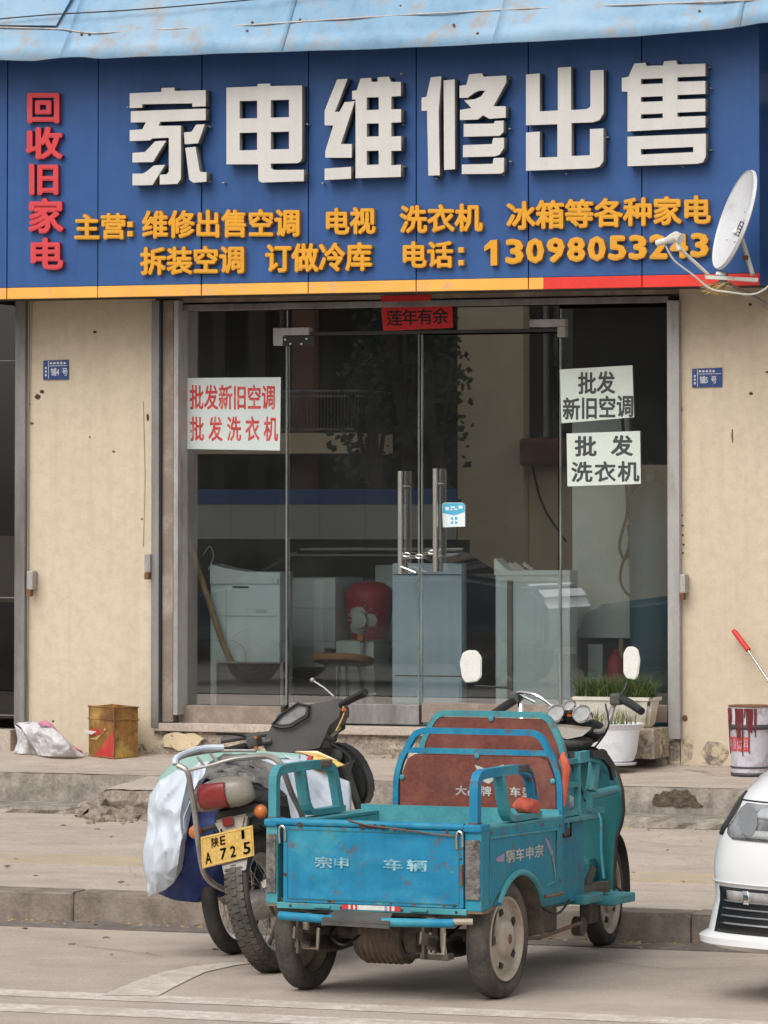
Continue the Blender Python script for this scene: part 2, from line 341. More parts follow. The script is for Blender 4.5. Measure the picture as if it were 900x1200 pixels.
def atM(loc, R=None): return Matrix.Translation(Vector(loc)) @ (R if R is not None else Matrix.Identity(4))
def prism(bm, pts, vec):
    """extrude a closed polygon of 3D points along vec"""
    vec = Vector(vec); A = [bm.verts.new(Vector(p)) for p in pts]; Bq = [bm.verts.new(Vector(p)+vec) for p in pts]
    n = len(A); bm.faces.new(A[::-1]); bm.faces.new(Bq)
    for i in range(n): bm.faces.new((A[i], A[(i+1) % n], Bq[(i+1) % n], Bq[i]))
    return bm
def loft2(bm, pts, vec, k):
    c = sum((Vector(p) for p in pts), Vector())/len(pts); vec = Vector(vec)
    A = [bm.verts.new(Vector(p)) for p in pts]; M_ = [bm.verts.new(c+(Vector(p)-c)*(1+k)/2*1.04+vec*.6) for p in pts]; Z = [bm.verts.new(c+(Vector(p)-c)*k+vec) for p in pts]
    n = len(A); bm.faces.new(A[::-1]); bm.faces.new(Z)
    for P, Q in ((A, M_), (M_, Z)):
        for i in range(n): bm.faces.new((P[i], P[(i+1) % n], Q[(i+1) % n], Q[i]))
    return bm
def ball(bm, c, r, sc=(1, 1, 1), sub=2, M=None, wob=0, seed=0):
    q = bmesh.ops.create_icosphere(bm, subdivisions=sub, radius=r)
    rn = random.Random(seed)
    for v in q['verts']:
        d = v.co.copy()
        k = 1+wob*(rn.random()-.5)
        d = Vector((d.x*sc[0]*k, d.y*sc[1]*k, d.z*sc[2]*k))
        if M is not None: d = M @ d
        v.co = d+Vector(c)
    return bm
def grid(bm, f, nu, nv):
    V = [[bm.verts.new(f(i/nu, j/nv)) for j in range(nv+1)] for i in range(nu+1)]
    for i in range(nu):
        for j in range(nv): bm.faces.new((V[i][j], V[i+1][j], V[i+1][j+1], V[i][j+1]))
    return V
def solid(o, t, off=-1):
    m = o.modifiers.new('thickness', 'SOLIDIFY'); m.thickness = t; m.offset = off
    return o
# --- writing
def splines_mesh(polys, depth):
    """2D curve fill of outlines with holes -> mesh in XY, extruded"""
    c = bpy.data.curves.new('tmp', 'CURVE'); c.dimensions = '2D'; c.fill_mode = 'BOTH'; c.extrude = depth/2
    for p in polys:
        s = c.splines.new('POLY'); s.points.add(len(p)-1)
        for i, q in enumerate(p): s.points[i].co = (q[0], q[1], 0, 1)
        s.use_cyclic_u = True
    o = bpy.data.objects.new('tmp', c); COL.objects.link(o)
    me = bpy.data.meshes.new_from_object(o); COL.objects.unlink(o); bpy.data.objects.remove(o); bpy.data.curves.remove(c)
    return me
GL = {}
def glyph(ch, bold, depth):
    """bold glyph as a mesh in em units"""
    key = (ch, bold, depth)
    if key in GL: return GL[key]
    c = bpy.data.curves.new('tmp', 'FONT'); c.body = ch; c.size = 1; c.resolution_u = 2; c.extrude = depth/2
    o = bpy.data.objects.new('tmp', c); COL.objects.link(o)
    me = bpy.data.meshes.new_from_object(o); COL.objects.unlink(o); bpy.data.objects.remove(o); bpy.data.curves.remove(c)
    vs = [v.co.copy() for v in me.vertices]; fs = [tuple(p.vertices) for p in me.polygons]
    bpy.data.meshes.remove(me)
    offs = [(0, 0)]
    if bold: offs += [(bold*math.cos(k*math.pi/4), bold*math.sin(k*math.pi/4)) for k in range(8)]
    V = []; Fq = []
    for i, (ox, oy) in enumerate(offs):
        b0 = len(V)
        V += [(v.x+ox, v.y+oy, v.z-(i*.0012*max(depth, .02)/.02*.2)) for v in vs]
        Fq += [tuple(a+b0 for a in f) for f in fs]
    GL[key] = (V, Fq); return GL[key]
def put_char(ch, cell, place, parent, m, side=None, bold=.028, depth=.02, name='letter', fit=False):
    """cell (x0,x1,ytop,ybot) in the place's 2D units; place(x,y,h) -> 3D where h is height above the surface"""
    V, Fq = glyph(ch, bold, depth)
    x0, x1, yt, yb = cell
    xs = [v[0] for v in V]; ys = [v[1] for v in V]; zs = max(v[2] for v in V)
    if fit: ax, bx, ay, by = min(xs), max(xs), min(ys), max(ys)
    else: ax, bx, ay, by = .03, .97, -.10, .86
    me = bpy.data.meshes.new(name); pts = []
    for v in V:
        fx = (v[0]-ax)/(bx-ax); fy = (v[1]-ay)/(by-ay)
        pts.append(place(x0+(x1-x0)*fx, yb+(yt-yb)*fy, v[2]-zs))
    me.from_pydata(pts, [], Fq); me.update()
    me.materials.append(MATS[m])
    if side:
        me.materials.append(MATS[side]); nrm = parent_norm(place)
        for p in me.polygons:
            if abs(p.normal.dot(nrm)) < .7: p.material_index = 1
    if parent is not None: me.transform(PW.get(parent.name, parent.matrix_world).inverted())
    o = bpy.data.objects.new(name, me); COL.objects.link(o)
    if parent is not None: o.parent = parent; PW[o.name] = PW.get(parent.name, parent.matrix_world.copy())
    return o
def parent_norm(place):
    a = place(0, 0, 0); b = place(1, 0, 0); c = place(0, 1, 0)
    return (b-a).cross(c-a).normalized()
def row(text, x0, x1, yt, yb, place, parent, m, slope=0.0, gap=.06, **k):
    n = len(text); pitch = (x1-x0)/n
    for i, ch in enumerate(text):
        if ch == ' ': continue
        a = x0+i*pitch; dy = slope*(a-x0)
        put_char(ch, (a+gap*pitch/2, a+pitch*(1-gap/2), yt+dy, yb+dy), place, parent, m, **k)
def fplace(Y):
    """photo-plane coordinates on a wall-parallel surface; h>0 stands off towards the street"""
    def f(x, y, h):
        p = PF(x, y, Y); return Vector((p.x, Y-h, p.z))
    return f
# ================================================================== GROUND
def slab(name, x0, x1, y0, y1, z0, z1, m, sub=0, wob=0, kind='structure'):
    bm = B(); box(bm, x0, x1, y0, y1, z0, z1)
    o = build(name, bm, m); o['kind'] = kind; return o
ZK, ZS, ZW = .14, .36, .41            # kerb top, step top, platform at the wall
YK, YS = -6.63, -1.50                 # kerb face, step face
bm = B(); V = grid(bm, lambda a, b: Vector((-90+180*a, -90+83.6*b, 0)), 60, 28)
tag(build('road', bm, 'asphalt'), kind='structure')
bm = B(); box(bm, -90, 90, YK-.28, YK, -.05, .006); tag(build('gutter', bm, 'gutter_dirt'), kind='structure')
# far ground out to the horizon behind the road sheet
bm = B(); box(bm, -300, 300, -300, -90.02, -.3, -.004); tag(build('ground', bm, 'asphalt'), kind='structure')
# lower pavement
bm = B()
grid(bm, lambda a, b: Vector((-40+80*a, YK+.16+(YS+.02-YK-.16)*b, ZK-.004+.02*b+.004*math.sin(a*300)*b*(1-b))), 120, 6)
pv = build('pavement', bm, 'concrete'); tag(pv, kind='structure')
bm = B(); y0 = PG(60, 1010, .15).y; y1 = PG(60, 1001, .15).y
box(bm, -30, 30, y0, y1, .12, .1525); tag(build('pavement_strip', bm, 'faded_yellow'), kind='structure')
# kerb stones, each a part
kerb = bpy.data.objects.new('kerb', None); COL.objects.link(kerb); kerb['kind'] = 'structure'; kerb.location = (0, YK, 0)
kerb.matrix_world = Matrix.Translation((0, YK, 0))
x = -6.0; i = 0
while x < 12:
    L = .98+.04*random.random(); bm = B(); rr = random.random
    dz = .008*(rr()-.5); dy = .012*(rr()-.5)
    box(bm, x+.0015, x+L-.0015, YK+dy, YK+.165, -.2, ZK+dz, bevel=.014)
    for v in bm.verts:
        if v.co.z > .1 and v.co.y < YK+.05: v.co += Vector((0, .012*rr(), -.012*rr()))
    build('kerb_stone', bm, 'kerb_concrete', kerb); x += L
slab('kerb_run', -40, -6.01, YK, YK+.165, -.2, ZK, 'kerb_concrete'); slab('kerb_run', x+.01, 40, YK, YK+.165, -.2, ZK, 'kerb_concrete')
# low ledge before the step, broken in places
rnd = random.Random(3)
def rough_block(name, x0, x1, y0, y1, z0, z1, m, nx, amp, parent=None, seed=1, kind='structure'):
    rn = random.Random(seed); bm = B()
    prof = [(y0, z0), (y0, z0+(z1-z0)*.35), (y0, z0+(z1-z0)*.7), (y0+.012, z1), ((y0+y1)/2, z1), (y1, z1)]
    rows = []
    for i in range(nx+1):
        xx = x0+(x1-x0)*i/nx; rows.append([])
        cut = max(0, math.sin(i*.37+seed)+.5*math.sin(i*.91+seed*2))*amp
        for j, (yy, zz) in enumerate(prof):
            k = amp*(rn.random()-.5)*(.5 if j > 3 else 1)
            rows[-1].append(bm.verts.new((xx, yy+(k+cut*(1 if j in (2, 3) else .3))*(j < 4), zz+(.3*k-cut*.4)*(j == 3))))
    for i in range(nx):
        for j in range(len(prof)-1): bm.faces.new((rows[i][j], rows[i+1][j], rows[i+1][j+1], rows[i][j+1]))
    bm.faces.new(rows[0]); bm.faces.new(rows[-1][::-1])
    o = build(name, bm, m, parent)
    if parent is None: o['kind'] = kind
    return o
rough_block('step_ledge', -12, PG(116, 950, .2).x, YS-.42, YS, .13, .195, 'step_concrete', 180, .02, seed=4)
rough_block('step_ledge', PG(725, 950, .2).x, 14, YS-.34, YS, .13, .215, 'step_concrete', 180, .03, seed=9)
rough_block('step_ledge', PG(90, 950, .2).x+.03, PG(725, 950, .2).x-.03, YS-.20, YS, .13, .18, 'step_concrete', 60, .02, seed=11)
# raised platform in blocks along its front
x = -9.0; k = 0
while x < 9:
    L = 1.6+.5*rnd.random(); rough_block('platform', x, x+L-.012, YS+.01*rnd.random(), YS+.5, .10, ZS, 'step_concrete', 26, .012, seed=20+k); x += L; k += 1
bm = B(); grid(bm, lambda a, b: Vector((-9+18*a, YS+.45+(0.6-YS-.45)*b, ZS+.0015+(ZW-ZS)*min(1, b*1.3))), 80, 8)
tag(build('platform_paving', bm, 'concrete'), kind='structure')
bm = B(); grid(bm, lambda a, b: Vector((-9+18*a, YS+.035+.42*b, ZS+.001+.006*math.sin(a*211)*math.sin(b*7)*.3)), 80, 3)
tag(build('platform_edge', bm, 'concrete'), kind='structure')
# flat brown patch on the platform face (right); a broken hollow's shade painted in
def patch(name, poly, Y, th, m, parent=None, kind=None, label=None, cat=None, seedz=None):
    bm = B(); pts = [Vector((PF(px, py, Y).x, Y, PF(px, py, Y).z)) for px, py in poly]; prism(bm, pts, (0, th, 0))
    o = build(name, bm, m, parent)
    if kind: o['kind'] = kind
    if cat: tag(o, label, cat)
    return o
patch('painted_hollow', [(764, 943), (765, 936), (768, 930), (773, 931), (777, 927), (785, 928), (790, 925), (797, 927), (805, 926), (809, 931), (814, 933), (817, 940), (824, 945), (815, 947), (806, 944), (797, 946), (786, 943), (775, 945)], YS-.004, .02, 'broken_dark', kind='structure')
# ---- the old ramp slab with crumbling edge
rt = thing('concrete_ramp', 'broken concrete ramp slab crumbling against the step behind the motorcycle', 'ramp', PG(150, 950, .2))
a = PG(112, 918, .36); b_ = PG(214, 914, .36)
bm = B()
def rampf(u, v):
    x = a.x-.10+(b_.x+.55-a.x)*u+(1-v)*-.02*math.sin(u*9)
    y = YS+.02-(1-v)*.62
    z = .352 - (1-v)*.045
    if u < .08: z -= (.08-u)*1.2
    return Vector((x+random.uniform(-.006, .006), y+random.uniform(-.01, .01), z+random.uniform(-.003, .003)))
V = grid(bm, rampf, 26, 5)
# crumbling front and left skirts
rn = random.Random(5)
def skirt(edge, outw):
    prev = edge
    for lev in range(1, 5):
        cur = []
        for i, v in enumerate(edge):
            t = lev/4; o_ = outw*(.03+.07*t)+outw*rn.uniform(-.035, .035)
            cur.append(bm.verts.new((v.co.x+o_.x, v.co.y+o_.y, max(.13, v.co.z*(1-t)+.13*t+rn.uniform(-.015, .015)))))
        for i in range(len(edge)-1): bm.faces.new((prev[i], prev[i+1], cur[i+1], cur[i]))
        prev = cur
skirt([V[i][0] for i in range(27)], Vector((0, -1, 0))); skirt([V[0][j] for j in range(6)], Vector((-1, 0, 0)))
build('slab', bm, 'broken_concrete', rt)
bm = B(); grid(bm, lambda u, v: rampf(.03+.97*u, .05+.95*v)+Vector((0, 0, .006)), 20, 3); build('slab_top', bm, 'concrete', rt)
for (qx_, qy_, r_) in ((101, 954, .05), (112, 961, .045), (88, 954, .03), (128, 963, .03), (94, 955, .032), (150, 962, .035)):
    c = PG(qx_, qy_, .15); bm = B(); ball(bm, (c.x, c.y, .15+r_*.5), r_, (1.5, .9, .9), 2, wob=.35, seed=qx_); build('rubble', bm, 'broken_concrete', rt)
for i in range(46):
    c = PG(random.uniform(84, 230), random.uniform(955, 967), .15); r = random.choice((.008, .012, .016, .022, .03))*random.uniform(.7, 1.1)
    bm = B(); ball(bm, (0, 0, 0), r, (1.2, .9, .7), 1, wob=.5, seed=i)
    bmesh.ops.translate(bm, verts=bm.verts, vec=(c.x, c.y, .15+r*.4)); build('rubble', bm, 'broken_concrete', rt)
# road markings, thin worn sheets
def gsheet(name, poly, z, m):
    bm = B(); fs = [bm.verts.new((PG(px, py).x, PG(px, py).y, z)) for px, py in poly]; bm.faces.new(fs)
    return tag(build(name, bm, m), kind='structure')
for (y0, y1) in ((-9.62, -9.40), (-10.12, -9.86)):
    bm = B(); grid(bm, lambda a, b: Vector((-6+18*a, y0+(y1-y0)*b+.006*math.sin(a*90+b), .0018)), 60, 1)
    tag(build('road_marking', bm, 'road_white'), kind='structure')
bm = B()
pts = [PG(*q) for q in ((120, 1167), (185, 1168), (205, 1157), (240, 1140), (275, 1132), (300, 1129), (262, 1129), (225, 1133), (190, 1140), (155, 1152))]; bm.faces.new([bm.verts.new((p.x, p.y, .0034)) for p in pts])
tag(build('road_marking', bm, 'road_white'), kind='structure')

def ribbon(bm, pts, z, w_, seed=0):
    rn_ = random.Random(seed); P = []
    for (a, b_), (c_, d_) in zip(pts, pts[1:]):
        for k in range(6):
            t = k/6; P.append((a+(c_-a)*t+rn_.uniform(-2.2, 2.2), b_+(d_-b_)*t+rn_.uniform(-.7, .7)))
    P.append(pts[-1]); prev = None
    for k, q in enumerate(P):
        g = PG(q[0], q[1], z); ww = w_*(.4+rn_.random())*(1 if 0 < k < len(P)-1 else .1)
        n0, n1 = bm.verts.new((g.x, g.y-ww, z+.0018)), bm.verts.new((g.x+ww*.3, g.y+ww, z+.0018))
        if prev: bm.faces.new((prev[0], n0, n1, prev[1]))
        prev = (n0, n1)
bm = B()
for k, (pts, w_) in enumerate((([(0, 977), (160, 983), (330, 979)], .004), ([(20, 1027), (150, 1018), (165, 1032)], .004), ([(740, 985), (800, 992), (840, 988)], .006), ([(740, 1012), (790, 1006), (835, 1011)], .005))): ribbon(bm, pts, ZK+.014, w_*.6, k)
tag(build('pavement_crack', bm, 'crack_dirt'), kind='structure')
bm = B()
for k, (pts, w_) in enumerate((([(0, 1112), (90, 1108), (190, 1120), (300, 1116)], .008), ([(640, 1130), (700, 1126), (780, 1136), (900, 1132)], .007))): ribbon(bm, pts, .003, w_*.45, 20+k)
tag(build('road_crack', bm, 'crack_dirt'), kind='structure')
bm = B()
for k, (pts, w_) in enumerate((([(0, 897), (120, 901), (260, 898)], .006), ([(740, 905), (800, 902), (858, 908)], .006))): ribbon(bm, pts, .392, w_, 40+k)
tag(build('platform_crack', bm, 'broken_dark'), kind='structure')
# dirt and leaves swept against the kerb and the step
gb2 = B(); rn_ = random.Random(77)
for i in range(520):
    if i % 3: g = Vector((rn_.uniform(-1.5, 6), YK-.01-abs(rn_.gauss(0, .07)), 0))
    elif i % 2: g = Vector((rn_.uniform(-3, 4), YS-.38-abs(rn_.gauss(0, .10)), ZK+.012))
    else: g = Vector((rn_.uniform(-3, 4), -.04-abs(rn_.gauss(0, .06)), ZW+.001))
    r_ = rn_.uniform(.004, .013); a_ = rn_.uniform(0, 6.28); tl_ = rn_.uniform(-.4, .4)
    u1 = Vector((math.cos(a_), math.sin(a_), tl_))*r_*1.6; u2 = Vector((-math.sin(a_), math.cos(a_), rn_.uniform(-.3, .5)))*r_
    c_ = g+Vector((0, 0, .006)); vs = [gb2.verts.new(c_+q) for q in (u1, u2, -u1, -u2)]; top_ = gb2.verts.new(c_+Vector((0, 0, r_*.6)))
    for k in range(4): gb2.faces.new((vs[k], vs[(k+1) % 4], top_))
tag(build('swept_debris', gb2, 'bamboo'), kind='stuff')
# small litter and stones on the pavements
for i in range(60):
    px, py, z = (random.uniform(0, 900), random.uniform(965, 1040), ZK+.01) if i % 3 else (random.uniform(0, 900), random.uniform(1086, 1130), .0)
    p = PG(px, py, z); bm = B(); ball(bm, (p.x, p.y, z+.003), random.uniform(.006, .016), (1.3, 1, .5), 1, wob=.5, seed=i)
    if i == 0: gb = bm
    else:
        me = bpy.data.meshes.new('t'); bm.to_mesh(me); gb.from_mesh(me); bm.free(); bpy.data.meshes.remove(me)
tag(build('gravel', gb, 'broken_concrete'), kind='stuff')
# ================================================================== SHOP BUILDING
def xat(px, py, Y): return PF(px, py, Y).x
def zat(px, py, Y): return PF(px, py, Y).z
XL, XR = xat(26, 600, 0), xat(182, 600, 0)         # left pier
XD0, XD1 = xat(207, 600, 0), xat(785, 600, 0)      # opening
XP1 = xat(797, 600, 0); XE = xat(960, 600, 0)      # right pier
ZT = 3.35; ZF = .60
bld = thing('shop_building', 'single storey shop with cream plastered piers either side of the glass shopfront', 'building', (0, 0, ZW))
bm = B(); box(bm, XL, XR, 0, .35, ZW-.1, ZT+.2); pier = build('wall', bm, 'plaster', bld)
bm = B(); box(bm, XP1, XE, 0, .35, ZW-.1, ZT+.2); build('wall', bm, 'plaster', bld)
bm = B(); box(bm, -9, 9, .02, .40, ZT, 5.6); build('upper_wall', bm, 'room_wall', bld)
bm = B(); box(bm, XR, XP1, .03, .33, 3.20, ZT+.1); build('lintel', bm, 'brown_frame', bld)
# plinth below the doors, with stone threshold
bm = B(); rows = []
grid(bm, lambda a, b: Vector((XR+(XP1-XR)*a, .0-.03*(1-b)+.012*math.sin(a*40+b*9)*math.sin(a*17), ZW-.06+(ZF-ZW+.03)*b)), 60, 6)
build('plinth', bm, 'bare_plaster', bld)
bm = B(); box(bm, XR+.01, XD1+.03, -.05, .36, ZF-.055, ZF-.005, bevel=.006); build('threshold', bm, 'concrete', bld)
# crust of old paint left on the plinth and scars at the foot of the right pier
rn = random.Random(8)
for (x0, x1, y0, y1) in ((186, 238, 857, 880),):
    bm = B(); poly = []
    for i in range(22):
        t = i/22*2*math.pi; poly.append(((x0+x1)/2+(x1-x0)/2*math.cos(t)*rn.uniform(.8, 1.1), (y0+y1)/2+(y1-y0)/2*math.sin(t)*rn.uniform(.7, 1.1)))
    patch('paint_crust', poly, -.042, .02, 'plaster_crust', bld)
for (cx, cy, rx, ry, m) in ((838, 882, 18, 15, 'bare_plaster'), (165, 878, 16, 7, 'bare_plaster'), (105, 886, 12, 4, 'bare_plaster'), (806, 876, 7, 17, 'bare_plaster'),
                            (44, 465, 3.5, 3, 'soil'), (49, 459, 2.5, 2.2, 'soil'), (34, 474, 2, 2, 'soil'), (173, 489, 1.4, 4, 'soil'), (111, 389, 2, 1.6, 'soil'), (133, 529, 1.8, 1.2, 'rust'),
                            (105, 512, .9, .9, 'soil'), (62, 845, 1.4, 1.1, 'soil'), (166, 608, 1, 1, 'soil'), (36, 496, 3.5, 1.5, 'rust'), (879, 357, 2, 1.8, 'soil'), (880, 461, 2.4, 1.6, 'soil'), (899, 436, 2.5, 1.2, 'soil'), (858, 510, 1, 8, 'rust'),
                            (799, 604, 1.2, 1.2, 'soil'), (800, 616, 1.2, 1.2, 'soil'), (800, 627, 1.2, 1.2, 'soil'), (801, 638, 1.2, 1.2, 'soil'), (800, 648, 1.2, 1.2, 'soil'), (803, 842, 3, 4, 'rust'), (797, 480, 2.4, 5, 'rust')):
    poly = [(cx+rx*math.cos(i/12*6.283)*rn.uniform(.75, 1.15), cy+ry*math.sin(i/12*6.283)*rn.uniform(.75, 1.15)) for i in range(12)]
    patch('wall_scar', poly, -.004, .012, m, bld)
# thin repair lines on the plaster
for path in ([(38, 352), (35, 500), (34, 700), (33, 840)], [(168, 640), (170, 560), (168, 470)]):
    bm = B(); tube(bm, [Vector((xat(*p, 0), -.002, zat(*p, 0))) for p in path], .004, 5); build('plaster_seam', bm, 'faded_yellow', bld)
# metal shutter rails
def rail(px0, px1, pt, pb, Y0, Y1, m, name='shutter_rail', par=bld):
    bm = B(); box(bm, xat(px0, 600, Y0), xat(px1, 600, Y0), Y0, Y1, zat(px0, pb, Y0), zat(px0, pt, Y0), bevel=.004); return build(name, bm, m, par)
rail(17, 29, 352, 850, -.05, .06, 'grey_metal'); rail(28.6, 33, 352, 845, -.015, .05, 'pale_metal', 'rail_lip')
rail(177, 186, 352, 853, -.055, .06, 'grey_metal'); rail(186.5, 188.5, 352, 855, -.045, .06, 'dark_frame', 'rail_gap')
rail(782, 796, 352, 866, -.055, .06, 'pale_metal')
# hasps on the rails
for (px, py) in ((35, 680), (173, 660), (800, 684)):
    bm = B(); box(bm, xat(px-4, py, -.08), xat(px+3, py, -.08), -.08, -.01, zat(px, py+11, -.05), zat(px, py-11, -.05), bevel=.006)
    hs_ = build('hasp', bm, 'pale_metal', bld)
    bm = B(); box(bm, xat(px-3, py, -.08), xat(px+2, py, -.08), -.095, -.05, zat(px, py+19, -.05), zat(px, py+11, -.05), bevel=.004); build('bolt', bm, 'rust', hs_)
# room inside
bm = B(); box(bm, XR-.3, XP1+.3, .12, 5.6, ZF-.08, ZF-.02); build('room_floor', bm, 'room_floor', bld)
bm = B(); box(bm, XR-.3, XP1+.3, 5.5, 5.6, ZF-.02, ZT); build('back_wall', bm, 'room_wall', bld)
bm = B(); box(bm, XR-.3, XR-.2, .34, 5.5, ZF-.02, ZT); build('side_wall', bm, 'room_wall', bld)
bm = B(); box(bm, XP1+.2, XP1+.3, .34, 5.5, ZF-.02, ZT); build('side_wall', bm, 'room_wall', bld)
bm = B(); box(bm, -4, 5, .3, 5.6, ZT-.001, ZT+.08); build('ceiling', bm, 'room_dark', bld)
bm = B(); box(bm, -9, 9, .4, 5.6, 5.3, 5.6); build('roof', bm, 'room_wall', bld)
# ---------------- neighbour shops either side
nb = thing('neighbour_shopfront', 'dark glazed shopfront of the next shop at the left edge', 'shopfront', (XL-.5, 0, ZW))
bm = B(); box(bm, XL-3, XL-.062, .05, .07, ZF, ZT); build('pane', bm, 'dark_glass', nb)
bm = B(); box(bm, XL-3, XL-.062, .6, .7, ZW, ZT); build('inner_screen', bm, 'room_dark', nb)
bm = B(); box(bm, XL-3, XL-.062, -.03, .2, ZW-.05, zat(10, 855, 0), bevel=.006); build('sill', bm, 'concrete', nb)
for py in (422, 838, 700): bm = B(); box(bm, XL-3, XL-.062, .03, .05, zat(10, py+1, 0), zat(10, py, 0)); build('glazing_bar', bm, 'grey_metal', nb)
n2 = thing('dark_end_wall', 'dark brown wall end beyond the right end of the blue sign', 'wall', (xat(905, 100, -.3), -.1, 3.4))
bm = B(); box(bm, xat(893, 100, -.1), xat(980, 100, -.1), -.1, 0.015, 3.27, 5.2); build('wall_face', bm, 'opposite_dark', n2)
bm = B(); box(bm, xat(893, 50, -.2), xat(980, 50, -.2), -.2, -.105, zat(893, 120, -.2), zat(893, 85, -.2)); build('beam', bm, 'pale_metal', n2)
# ================================================================== GLAZED SHOPFRONT
YG = .10
sf = thing('glazed_shopfront', 'frameless glass shopfront with brown base rails around the double doors', 'shopfront', (.2, YG, ZF))
def fbox(name, x0, x1, yt, yb, Y0, Y1, m, par, bevel=.003):
    xm = (x0+x1)/2
    bm = B(); box(bm, xat(x0, (yt+yb)/2, Y0), xat(x1, (yt+yb)/2, Y0), Y0, Y1, zat(xm, yb, Y0), zat(xm, yt, Y0), bevel=bevel); return build(name, bm, m, par)
def pane(x0, x1, yt, yb, par, Y=YG, name='pane'):
    o = fbox(name, x0, x1, yt, yb, Y, Y+.010, 'shop_glass', par, 0)
    return o
fbox('jamb', 188.8, 203, 352, 846, -.02, .14, 'brown_frame', sf); fbox('jamb', 203.2, 208.5, 352, 838, -.05, .12, 'pale_metal', sf)
fbox('jamb_edge', 209, 218, 366, 826, .085, .11, 'glass_edge', sf)
fbox('header_rail', 204, 783, 352, 359, .02, .15, 'grey_metal', sf)
fbox('mullion', 327.5, 330.5, 361, 385, YG-.01, YG+.02, 'dark_frame', sf); fbox('mullion', 650, 652.5, 361, 385, YG-.01, YG+.02, 'dark_frame', sf)
fbox('base_rail', 209, 329, 827, 848, .05, .16, 'brown_frame', sf); fbox('base_rail', 657, 782, 826, 846, .05, .16, 'brown_frame', sf)
pane(218, 335, 361, 826, sf); pane(657, 783, 361, 826, sf)
pane(336, 655, 361, 388, sf, name='transom_pane')
fbox('transom_rail', 336, 655, 387, 391, YG-.012, YG+.03, 'dark_frame', sf)
fbox('pane_edge', 334.5, 336.5, 392, 826, YG-.004, YG+.016, 'glass_edge', sf); fbox('pane_edge', 655.5, 657.5, 392, 826, YG-.004, YG+.016, 'glass_edge', sf)
for x0, x1 in ((320, 362), (620, 662)):
    yy = 384 if x0 < 400 else 374
    xa = (x0, x0+13) if x0 < 400 else (x1-9, x1)
    pf = fbox('patch_fitting', x0, x1, yy, yy+9, YG-.03, YG+.03, 'pale_metal', sf); fbox('patch_leg', xa[0], xa[1], yy+9, yy+21, YG-.03, YG+.03, 'pale_metal', pf)
hp = fbox('hinge_plate', 331, 363, 394, 405, YG-.035, YG+.03, 'black_plastic', sf)
for px, py in ((334, 398), (359, 397), (340, 403), (353, 403)): fbox('screw', px-1, px+1, py-1, py+1, YG-.038, YG-.033, 'plate_white', hp, 0)
# doors
for (x0, x1, hx, side) in ((338, 491, 469, 'left'), (494, 654, 510, 'right')):
    d = thing('glass_door', f'{side} leaf of the double glass door with tall steel pull handle', 'door', (xat((x0+x1)/2, 800, YG), YG, ZF), 'glass doors of the shop')
    pane(x0, x1, 392, 825, d)
    fbox('bottom_rail', x0, x1, 825, 848, YG-.03, YG+.04, 'grey_metal' if side == 'left' else 'brown_frame', d)
    fbox('meeting_edge', (x1-1.2 if side == 'left' else x0-.6), (x1+.6 if side == 'left' else x0+1), 392, 825, YG-.003, YG+.012, 'glass_edge', d, 0)
    yt, yb = (552, 672) if side == 'left' else (549, 670)
    bm = B(); tube(bm, [PF(hx, yt, YG-.07), PF(hx, yb, YG-.07)], .0165, 16)
    h = build('handle', bm, 'steel', d, True)
    bm = B(); tube(bm, [PF(hx+6, yt, YG+.08), PF(hx+6, yb, YG+.08)], .0165, 16); build('inner_handle', bm, 'steel', d, True)
    for yy in (yt+18, yb-18):
        bm = B(); a = PF(hx, yy, YG-.07); tube(bm, [a, Vector((a.x, YG+.08, a.z))], .009, 10); build('handle_post', bm, 'steel', h, True)
# chain between the handles
ch = thing('door_chain', 'steel chain linking the two door handles above a small padlock', 'chain', PF(490, 652, YG-.06))
for i in range(5):
    a = PF(476+i*7.5, 650+3*math.sin(i*1.2), YG-.06); bm = B(); t = 0.9 if i % 2 else 0
    P = [a+Vector((.024*math.cos(k/12*6.283), .011*math.sin(k/12*6.283)*math.sin(t), .011*math.sin(k/12*6.283)*math.cos(t))) for k in range(12)]
    tube(bm, P, .0035, 6, closed=True); build('link', bm, 'steel', ch, True)
bm = B(); tube(bm, [PF(470, 664, YG-.09), PF(487, 671, YG-.09)], .005, 6); build('padlock_key', bm, 'steel', ch)

# papers on the glass
def poster(name, label, corners, m, Y=YG-.006):
    t = thing(name, label, 'poster', PF(corners[0][0], corners[0][1], Y))
    bm = B(); pts = [Vector((PF(px, py, Y).x, Y, PF(px, py, Y).z)) for px, py in corners]; prism(bm, pts, (0, .0015, 0))
    build('paper', bm, m, t); return t
pl_ = fplace(YG-.0085)
p1 = poster('window_poster', 'large white poster with two rows of red characters on the left pane', [(217, 443), (329, 442), (328, 528), (215, 526)], 'paper_cool')
row('批发新旧空调', 222, 323, 451, 480, pl_, p1, 'ink_red', bold=.022, depth=.002)
row('批发洗衣机', 220, 328, 488, 517, pl_, p1, 'ink_red', bold=.022, depth=.002, gap=.26)
p2 = poster('window_poster', 'upper of two pale posters with dark characters on the right pane', [(656, 433), (741, 428), (743, 489), (658, 496)], 'paper')
row('批发', 677, 721, 436, 462, pl_, p2, 'ink_grey', slope=-.04, bold=.026, depth=.002)
row('新旧空调', 659, 743, 466, 492, pl_, p2, 'ink_grey', slope=-.05, bold=.026, depth=.002)
p3 = poster('window_poster', 'lower of two pale posters with dark characters on the right pane', [(664, 508), (750, 505), (751, 567), (665, 570)], 'paper')
row('批发', 665, 750, 511, 535, pl_, p3, 'ink_grey', slope=-.02, bold=.03, depth=.002, gap=.42)
row('洗衣机', 668, 750, 541, 565, pl_, p3, 'ink_grey', slope=-.01, bold=.026, depth=.002, gap=.12)
